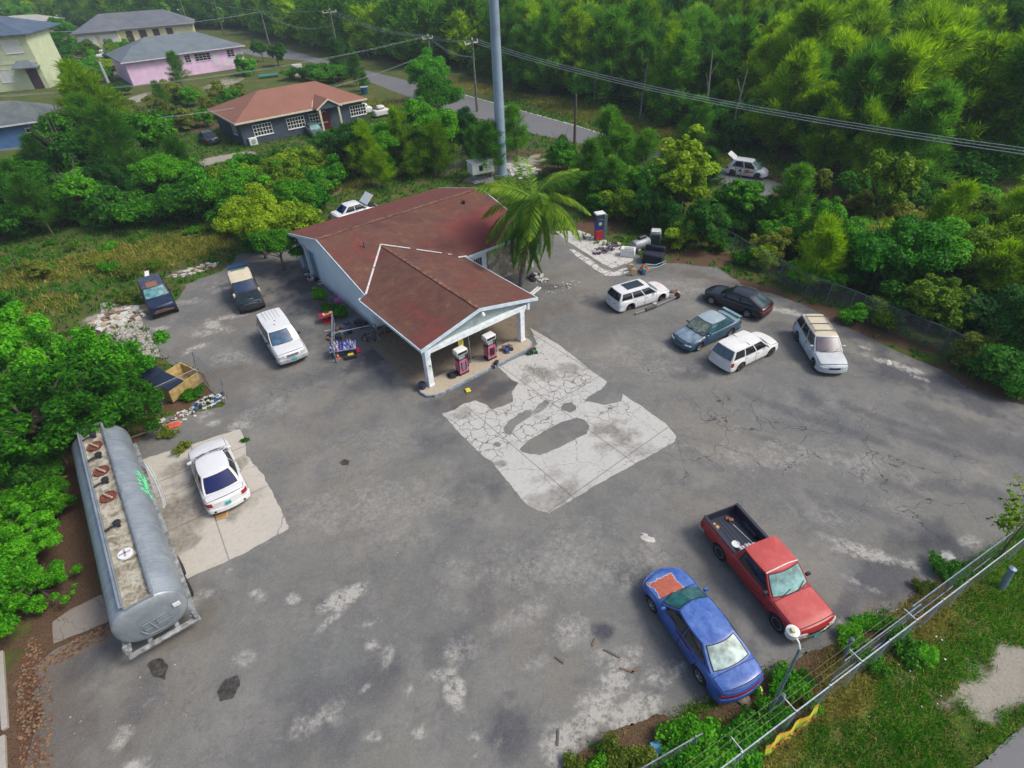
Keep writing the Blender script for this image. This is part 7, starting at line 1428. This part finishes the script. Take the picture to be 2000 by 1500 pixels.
scatter([(560, 152), (640, 140), (700, 160), (650, 168), (600, 160)], 3.5, ['bush_mid_1', 'bush_mid_3'], .8, 1.2, 'shrub behind the red roof near the road', 'shrubs behind the red roof', seed=10)
scatter([(-30, 500), (120, 470), (170, 500), (120, 560), (40, 620), (-30, 640)], 3.6, ['weed_mid_1', 'weed_olive_1', 'bush_olive_1', 'weed_bright_1', 'bush_mid_2'], .45, .9, 'low scrub plant growing through the dry grass at left', 'low scrub in the dry grass', seed=31)
scatter([(150, 490), (420, 440), (430, 500), (330, 560), (250, 600), (150, 580)], 4.6, ['weed_olive_1', 'weed_mid_1', 'weed_yellow_1'], .7, 1.2, 'leafy weed in the dry grass strip behind the wrecks', 'weeds in the dry grass strip', seed=32)
# individual trees
IND = [('tree_bright_2', (140, 90), 1.3, 'round green tree between the green house and the grey roofed house'), ('tree_mid_1', (262, 20), 2.2, 'tall dark tree behind the grey roofed house'), ('tree_bright_1', (215, 28), 2.0, 'bright green tree beyond the grey roofed house'), ('tree_yellow_1', (120, 40), 1.6, 'yellowish tree at the far end of the drive'), ('tree_mid_2', (60, 60), 1.5, 'dark tree behind the pale green house'), ('lobe_mid_1', (125, 905), 1.15, 'large bright green leafy tree overhanging the left edge of the lot'), ('lobe_bright_1', (225, 790), .85, 'leafy tree lobe above the rubble slab at left'), ('lobe_mid_2', (15, 870), 1.15, 'dense green tree at the left edge below the dry grass'), ('lobe_bright_2', (140, 770), .95, 'bright leafy tree behind the rubble heap'), ('lobe_mid_3', (250, 842), .75, 'leafy tree reaching over the tan dumpster'), ('lobe_bright_3', (50, 750), .8, 'green tree at left below the dry grass strip'),
       ('bush_mid_2', (50, 1030), .95, 'dark green shrub left of the tank trailer middle'), ('lobe_mid_1', (105, 1010), .42, 'ragged shrub overhanging the tank trailer left flank'), ('lobe_bright_2', (95, 1165), .40, 'ragged low shrub left of the tank trailer wheels'), ('lobe_bright_1', (30, 1180), .62, 'bright green shrub at the left edge beside the tank trailer rear'), ('lobe_bright_3', (70, 1110), .5, 'leafy shrub touching the tank trailer flank'), ('bush_mid_1', (-20, 1220), .8, 'low shrub over the left kerb'), ('bush_dark_1', (85, 940), .8, 'dark shrub in the shade behind the tank trailer'),
       ('tree_dark_1', (690, 345), 1.0, 'dark rounded tree in front of the slate walled house porch'), ('tree_mid_3', (760, 325), .9, 'green tree right of the slate walled house'), ('tree_mid_2', (855, 318), 1.15, 'tall green tree left of the monopole'), ('tree_dark_2', (910, 300), .9, 'dark tree before the crossarm pole'), ('tree_mid_1', (815, 300), .9, 'green tree behind the scrub left of the monopole'), ('tree_dark_1', (640, 312), .6, 'small dark tree before the slate walled house'),
       ('pine_pine_1', (958, 348), 1.0, 'feathery green tree wrapping the foot of the monopole'), ('pine_pine_2', (1010, 312), .9, 'wispy tree right of the monopole foot'), ('pine_pine_1', (930, 325), .75, 'small feathery tree left of the shelter'), ('pine_pine_2', (880, 285), .7, 'feathery tree beyond the shelter fence'),
       ('airy_yellow_1', (1318, 420), 1.15, 'tall airy yellow green tree with gaps in front of the road'), ('airy_yellow_2', (1328, 442), .85, 'airy light green tree right of the tall yellow green one'), ('airy_mid_1', (1260, 400), .7, 'small light green tree left of the airy yellow tree'), ('tree_dark_1', (1180, 395), .65, 'dark tree just right of the palm'), ('tree_dark_2', (1360, 478), .7, 'dark bushy tree above the black seat'), ('tree_dark_1', (1270, 450), .62, 'dark tree behind the blue fuel pump'),
       ('tree_bright_2', (1700, 560), .95, 'bright green vine covered tree behind the fence'), ('tree_mid_2', (1620, 520), .85, 'green vine covered tree left of the bright one behind the fence'), ('tree_mid_3', (1800, 560), .9, 'green tree behind the silver wagon fence span'), ('tree_yellow_1', (1900, 600), .85, 'yellowish tree among the bank shrubs at right'), ('tree_dark_1', (1980, 700), .8, 'dark tree at the right edge above the drooping fence'), ('tree_yellow_2', (1990, 560), .9, 'yellow green tree at the right edge'),
       ('tree_yellow_1', (520, 505), .85, 'yellow green tree between the cream roofed wreck and the station'), ('tree_mid_1', (556, 528), .62, 'dark leafy shrub tree against the station garage corner'), ('tree_mid_2', (585, 440), .75, 'green tree behind the station left corner'), ('tree_mid_3', (470, 420), .8, 'green tree in the thicket behind the cream roofed wreck'), ('tree_mid_1', (350, 400), .85, 'broad green tree in the middle of the left thicket'), ('tree_dark_2', (230, 395), .85, 'dark green tree in the left thicket'), ('tree_mid_3', (90, 420), .85, 'green tree at the front of the left thicket'), ('tree_dark_1', (170, 345), .8, 'dark tree before the blue house'), ('tree_mid_2', (20, 385), .62, 'green tree at the left edge of the thicket'),
       ('far_pineY_1', (222, 300), 1.12, 'tall wispy yellow green pine before the pale green house'), ('far_pineY_2', (190, 262), .7, 'wispy yellow green pine behind the blue house'), ('pine_pine_1', (357, 172), .95, 'dark cone shaped conifer in front of the pink house'), ('tree_bright_1', (110, 120), 1.2, 'round yellow green tree on the drive at far left'), ('bush_dark_1', (240, 186), 1.0, 'dark shrub by the grey concrete post'),
       ('pine_pine_2', (325, 215), .7, 'small conifer on the rough ground below the pink house'), ('tree_dark_1', (515, 120), .7, 'dark tree at the right end of the pink house'), ('bush_bright_1', (492, 145), 1.3, 'bright shrub at the pink house porch'), ('tree_mid_2', (545, 130), .8, 'green tree by the road bend pole'), ('pine_pine_1', (668, 142), .95, 'feathery tree at the foot of the wide crossarm pole'), ('pine_pine_2', (697, 168), .8, 'feathery shrub tree behind the red roof right end'), ('pine_pine_1', (715, 178), .5, 'small dark conifer beside the blue bin'),
       ('tree_bright_3', (845, 195), 1.1, 'bright green tree at the foot of the hub pole'), ('tree_mid_1', (865, 250), 1.05, 'leafy tree before the road left of the monopole'), ('pine_pineY_1', (1600, 350), 1.1, 'light green pine standing before the woods right of the liveried car'), ('pine_pineY_2', (1660, 372), 1.0, 'drooping light pine at the woods edge'), ('pine_pine_1', (1352, 300), .9, 'slim upright conifer in the woods above the airy tree'), ('pine_pine_2', (1098, 318), .5, 'small conifer at the road edge by the wooden post')]
for kd, uv, s, lab in IND: x, y = G(*uv); plant(kd, x, y, s, lab, 'shrub' if kd.startswith('bush') else 'tree')
# small plants by the wall
for kd, uv, s, lab in [('bush_bright_1', (627, 585), .28, 'small potted plant clump by the station wall'), ('bush_mid_1', (648, 610), .36, 'leafy pot plants beside the red table'), ('bush_bright_2', (668, 618), .26, 'pot plant against the station wall by the pink flowers')]: x, y = G(*uv); plant(kd, x, y, s, lab, 'plant', name='potted_plant')
b = MB(); lump(b, .28, .35, 33); solo('pink_flowers', 'pink flower bunch on the pot plants by the station wall', 'flowers', (664, 602), 0, b, simple('flower_pink', (.40, .06, .28), .7), z=.5)
# weeds
WD = [(1390, 1480, .42, 'bright_1'), (1440, 1440, .40, 'bright_2'), (1340, 1450, .34, 'mid_1'), (1500, 1395, .26, 'bright_1'), (1540, 1345, .30, 'bright_1'), (1660, 1250, .26, 'mid_1'), (1690, 1225, .22, 'bright_2'), (1770, 1360, .0, 'x'), (1560, 1335, .22, 'mid_2'), (1210, 1480, .30, 'olive_1'), (1170, 1500, .28, 'mid_3'), (1250, 1500, .26, 'olive_1'), (1130, 1500, .2, 'olive_1'), (1840, 1120, .26, 'mid_1'), (1800, 1150, .18, 'olive_1'), (1740, 1230, .22, 'mid_2'), (1870, 1120, .2, 'bright_1'), (380, 775, .30, 'mid_2'), (1760, 1265, .3, 'mid_1'), (1800, 1280, .22, 'bright_1'), (1700, 1300, .22, 'mid_2'), (360, 880, .22, 'olive_1'), (330, 850, .22, 'olive_1'), (480, 862, .10, 'mid_1'), (1320, 1500, .34, 'bright_1')]
k = 0
for u, v, s, kd in WD:
    if s <= 0: continue
    x, y = G(u, v); k += 1
    where = 'by the roadside fence' if u > 1100 else 'on the bare earth near the tank trailer'
    plant('weed_'+kd, x, y, s*2.3, 'low leafy weed clump '+where, 'weed', 'weed clumps '+where, name='weed')
# sapling at the right edge
x, y = G(1948, 1092); e = empty('sapling', (x, y, 0), 0, 'thin sapling with sparse leaf clusters at the right edge by the gate', 'sapling')
b = MB(); tips = []; rr = random.Random(4); T0 = [(0, 0, 0), (-.05, .05, 1.2), (0, .1, 2.2), (-.15, .2, 3.0)]; b.tube(T0, [.045, .035, .025, .012], 6)
for k in range(9):
    z = 1.1+k*.22; t = 2.2+rr.uniform(-1.1, 1.1) if k % 3 else rr.uniform(0, 6.28); l_ = rr.uniform(.6, 1.15); p1_ = (l_*math.cos(t), l_*math.sin(t), z+l_*.45); b.tube([(0, .05, z), (p1_[0]*.5, p1_[1]*.5, z+.15), p1_], [.018, .012, .006], 5); tips.append(p1_); tips.append((p1_[0]*.65, p1_[1]*.65, z+.25))
b.build('trunk', BARK, e); rs = np.random.RandomState(5); C_ = np.concatenate([np.array(t)+rs.normal(0, .13, (26, 3)) for t in tips]); V, F2 = leaves_at(C_, np.tile([0, 0, 1.0], (len(C_), 1)), .10, rs); npmesh('crown', V, F2, LM['yellow'], e)
# palm
def frond(L_, droop, rise, seed):
    rs = np.random.RandomState(seed); N_ = 46; V = []; F2 = []; pts = []
    for i in range(N_+1):
        s = i/N_; pts.append(np.array([L_*(s-.12*s*s*droop), 0, rise*L_*s*(1-.4*s)-droop*L_*.55*s**2.2]))
    for i in range(N_):
        w_ = .03*(1-i/N_)+.008; b0 = len(V); a, c_ = pts[i], pts[i+1]; V += [a+[0, w_, 0], a-[0, w_, 0], c_-[0, w_, 0], c_+[0, w_, 0]]; F2.append([b0, b0+1, b0+2, b0+3])
    for i in range(4, N_*3):
        s = i/(N_*3); k_ = min(int(s*N_), N_-1); p = pts[k_]+(pts[k_+1]-pts[k_])*(s*N_-k_); tg = pts[k_+1]-pts[k_]; tg /= np.linalg.norm(tg); ll = .95*math.sin(math.pi*min(1, s*.92+.12))**.6*rs.uniform(.85, 1.1)
        for sd in (1, -1):
            d = tg*.62+np.array([0, sd*.78, -.12-.45*rs.rand()]); d /= np.linalg.norm(d); nrm = np.cross(d, [0, 0, 1]); nrm /= np.linalg.norm(nrm)+1e-9; w_ = .021; m_ = p+d*ll*.5+np.array([0, 0, -.03]); e_ = p+d*ll+np.array([0, 0, -.16*ll]); b0 = len(V)
            V += [p, m_+nrm*w_, e_, m_-nrm*w_]; F2.append([b0, b0+1, b0+2, b0+3])
    return np.array(V), np.array(F2)
x, y = G(1018, 558); TH = 6.0; tx, ty = G(1043, 392, TH); tx -= x; ty -= y
e = empty('palm_tree', (x, y, 0), 0, 'coconut palm with drooping fronds leaning beside the station stone wall', 'palm tree')
b = MB(); n_ = 16; b.tube([(tx*(i/n_)**1.3, ty*(i/n_)**1.3, TH*i/n_) for i in range(n_+1)], [.22-.10*min(1, i/n_*1.3)+(.012 if i % 2 else 0) for i in range(n_+1)], 10); b.build('trunk', simple('palm_bark', (.22, .19, .16), .9, 0, .3, 8), e, True)
PF = leafmat('palm_leaf', (.025, .085, .008), (.065, .17, .012), (.24, .33, .03), .6, .3); FM = [npmesh('frond', *frond(4.3, .60+.38*k, .48-.15*k, 70+k), PF, link=False) for k in range(4)]
rr = random.Random(12)
for k in range(40):
    lv = k//10; o = bpy.data.objects.new('frond', FM[min(3, max(0, lv if rr.random() < .8 else 3-lv))]); COL.objects.link(o); o.parent = e; o.location = (tx, ty, TH+.1-.04*lv); s = rr.uniform(.85, 1.08); o.scale = (s, s, s); o.rotation_euler = (rr.uniform(-.35, .35), (-.35+.30*lv)+rr.uniform(-.15, .15), k*2.4)
b = MB(); [b.lathe([(.001, -.13), (.11, -.08), (.13, 0), (.08, .1), (.001, .13)], 10, (tx+.22*math.cos(t), ty+.22*math.sin(t), TH-.2)) for t in (0, 1.3, 2.6, 3.9, 5.2)]; b.build('coconut', simple('coconut_brown', (.22, .16, .05), .6), e, True)
x, y = G(60, 985)
e = empty('palm_seedling', (x, y, 0), 0, 'short fan of yellow green palm fronds in the undergrowth left of the tank', 'palm')
for k in range(8): o = bpy.data.objects.new('frond', FM[k % 2]); COL.objects.link(o); o.parent = e; o.scale = (.45,)*3; o.rotation_euler = (0, -.6+.15*(k % 3), k*.8); o.location = (0, 0, .3)
x, y = G(790, 318); e = empty('palm_seedling', (x, y, 0), 0, 'small bright palm right of the slate walled house', 'palm')
for k in range(9): o = bpy.data.objects.new('frond', FM[k % 2]); COL.objects.link(o); o.parent = e; o.scale = (.55,)*3; o.rotation_euler = (0, -.8+.2*(k % 3), k*.7); o.location = (0, 0, 1.0)

# the woods
EDG = [(-300, 262), (-160, 248), (-125, 224), (-100, 222), (-80, 212), (-63, 184), (-30, 142), (-6.7, 119), (2.3, 104), (12.6, 88), (20.4, 76), (26.0, 66), (31.0, 55), (35, 49), (42, 43), (50, 35), (60, 26), (70, 18)]
def edge_y(x): return float(np.interp(x, [p[0] for p in EDG], [p[1] for p in EDG]))
cand = []; rr = random.Random(21)
for i in range(-70, 64):
    for j in range(0, 104):
        x = i*3.7+rr.uniform(-1.5, 1.5); y = 18+j*3.5+rr.uniform(-1.5, 1.5)
        if x > 200 or (x > 70 and y < 20): continue
        d_ = (y-edge_y(min(x, 70))) if x < 70 else y-20
        if d_ < .5: continue
        up_ = proj(x, y, 10); 
        if not (-120 < up_[0] < 2120 and up_[1] < 760): continue
        if proj(x, y, 12)[1] < -330: continue
        cand.append((math.hypot(x, y), x, y, d_))
cand.sort(); near = cand[:270]; rest = cand[270:]
for dist, x, y, d_ in near:
    edge = d_ < 4.5; kd = rr.choice(['wide_dark_1', 'wide_mid_1', 'wide_dark_2', 'far_pine_1', 'far_pine_2']) if edge else rr.choice(['far_pine_1', 'far_pine_2', 'far_pine_3', 'far_pineY_1', 'far_pineY_2', 'wide_dark_1'] if x < 30 else ['far_pineY_1', 'far_pineY_2', 'far_pineY_3', 'far_pine_1', 'wide_mid_1'])
    s = rr.uniform(.55, .8) if (edge and kd[:4] == 'wide') else rr.uniform(.75, 1.15); plant(kd, x, y, s, ('leafy' if kd[:4] == 'wide' else 'feathery')+(' tree along the edge of the woods beyond the road' if edge else ' tree inside the woods beyond the road'), 'tree', ('edge' if edge else 'inner')+(' leafy' if kd[:4] == 'wide' else ' feathery')+' trees of the woods')
for k, (u, v, hh) in enumerate([(560, 82, 11), (610, 92, 9), (720, 112, 10), (1372, 262, 9), (1160, 205, 9), (1420, 290, 8), (1250, 230, 7)]):
    x, y = G(u, v); b = MB(); b.tube([(0, 0, 0), (.2, .1, hh*.5), (.5, .1, hh)], [.14, .10, .04], 6); b.tube([(.25, .1, hh*.55), (1.0, .4, hh*.75)], [.05, .02], 5); b.tube([(.35, .1, hh*.7), (-.5, .2, hh*.88)], [.04, .015], 5)
    o = b.build('dead_trunk', simple('dead_wood', (.30, .28, .24), .9), None, False, (x, y, 0), k*1.1); tag(o, 'pale bare trunk standing at the edge of the woods', 'dead tree', 'pale bare trunks at the woods edge')
# trees farther back read as one mass
lods = []
for v in range(4):
    if v < 3: V, F2 = pinecrown(300+v, 11.5, 4.0, 1700, 1.7, .32, .06)
    else: V, F2 = crown(310, 4.0, 8.5, .3, 30, 900, .95, .34, -.4); F2 = np.concatenate([F2[:, [0, 1, 2]], F2[:, [0, 2, 3]]])
    lods.append((V, F2))
VV = {0: [], 1: []}; FF = {0: [], 1: []}; cnt = {0: 0, 1: 0}
for dist, x, y, d_ in rest:
    V, F2 = rr.choice(lods); g_ = 1 if x > 30 and rr.random() < .75 else (1 if rr.random() < .25 else 0); a = rr.uniform(0, 6.28); s = rr.uniform(.7, 1.15); ca, sa = math.cos(a)*s, math.sin(a)*s
    W_ = np.stack([V[:, 0]*ca-V[:, 1]*sa+x, V[:, 0]*sa+V[:, 1]*ca+y, V[:, 2]*s], 1); VV[g_].append(W_); FF[g_].append(F2+cnt[g_]); cnt[g_] += len(W_)
Vall = np.concatenate(VV[0]+VV[1]); Fall = np.concatenate(FF[0]+[f+cnt[0] for f in FF[1]]); mi = np.concatenate([np.zeros(sum(len(f) for f in FF[0])), np.ones(sum(len(f) for f in FF[1]))])
o = npmesh('distant_forest', Vall, Fall, mats=[LM['pine'], LM['pineY']], midx=mi); tag(o, 'dense far woods filling the top of the view', 'woods', None, 'stuff')
print('trees', len(near), 'rest', len(rest), 'objects', len(bpy.data.objects))

# grass
def tufts(nm, lab, n, dens, mat, hgt, wid, seed, bbox, blades=5):
    rs = np.random.RandomState(seed); X0 = rs.uniform(bbox[0], bbox[1], n*3); Y0 = rs.uniform(bbox[2], bbox[3], n*3)
    pr = dens(X0, Y0); k_ = rs.rand(len(X0)) < pr; X0, Y0 = X0[k_][:n], Y0[k_][:n]; m_ = len(X0); C_ = np.repeat(np.stack([X0, Y0, np.zeros(m_)], 1), blades, 0)+np.concatenate([rs.normal(0, .09, (m_*blades, 2)), np.zeros((m_*blades, 1))], 1)
    D = np.concatenate([rs.normal(0, .55, (m_*blades, 2)), np.ones((m_*blades, 1))], 1); D /= np.linalg.norm(D, axis=1, keepdims=True); S_ = np.cross(D, rs.normal(0, 1, D.shape)); S_ /= np.linalg.norm(S_, axis=1, keepdims=True)
    h_ = hgt*rs.uniform(.4, 1.3, (m_*blades, 1)); w_ = wid*rs.uniform(.6, 1.3, (m_*blades, 1)); V = np.stack([C_-S_*w_, C_+S_*w_, C_+D*h_], 1).reshape(-1, 3)
    o = npmesh(nm, V, np.arange(len(V)).reshape(-1, 3), mat); return tag(o, lab, 'grass', None, 'stuff')
SROAD = px([(1895, 1510), (1925, 1480), (2000, 1415), (2100, 1330)])+[(24, 9), (26, 2), (14, .5), (12.6, 4.9)]
def not_road(X, Y): return (sdf(X, Y, SROAD) > .05) & (sdf(X, Y, ROAD) > .1) & (sdf(X, Y, LOT) > -.1) & (sdf(X, Y, TPAD) > 0)
def d_green(X, Y):
    d, s_, g_ = zone_attrs(X, Y); return np.where(not_road(X, Y), np.clip(1-1.2*np.maximum(np.maximum(d, s_), g_*1.2), 0, 1), 0)*smooth01((fbm(X, Y, .8, 77)-.18)/.3)
def d_dry(X, Y):
    d, s_, g_ = zone_attrs(X, Y); return np.where(not_road(X, Y), np.clip(d-g_, 0, 1), 0)
tufts('green_grass', 'short green grass of the roadside verge and gaps between shrubs', 44000, d_green, LM['bright'], .13, .016, 1, (-3, 26, 1.5, 14))
tufts('green_grass', 'green grass and herbs behind the lot and round the houses', 30000, d_green, LM['mid'], .32, .05, 2, (-60, 30, 14, 95))
tufts('dry_grass', 'tall dry golden grass strip behind the navy wreck and road verges', 46000, d_dry, LM['dry'], .42, .035, 3, (-60, 34, 24, 110))
tufts('dry_grass', 'dry straw coloured grass along the roadside fence', 9000, d_dry, LM['dry'], .22, .014, 4, (3, 20, 4, 13))
tufts('dry_grass', 'sparse dry blades through the roadside verge', 9000, lambda X, Y: d_green(X, Y)*.8, LM['dry'], .15, .012, 7, (2.5, 21, 4.0, 13))
tufts('dry_grass', 'yellowish grass fringe along the dry strip', 30000, lambda X, Y: d_dry(X, Y)*.9, LM['olive'], .40, .04, 5, (-50, 34, 24, 100))

# ------------------------------------------------------------------ air
hm = bpy.data.materials.new('haze_air'); hm.use_nodes = True; hn = hm.node_tree; hn.nodes.remove(hn.nodes['Principled BSDF'])
pv = hn.nodes.new('ShaderNodeVolumePrincipled'); pv.inputs['Color'].default_value = (.72, .84, 1.0, 1); pv.inputs['Density'].default_value = .00040; pv.inputs['Anisotropy'].default_value = 0.0
hn.links.new(pv.outputs[0], hn.nodes['Material Output'].inputs['Volume'])
hb = MB(); hb.box(-620, 620, -60, 900, -1.6, 60); tag(hb.build('haze', hm), 'thin pale air over the whole place', 'haze', None, 'stuff')
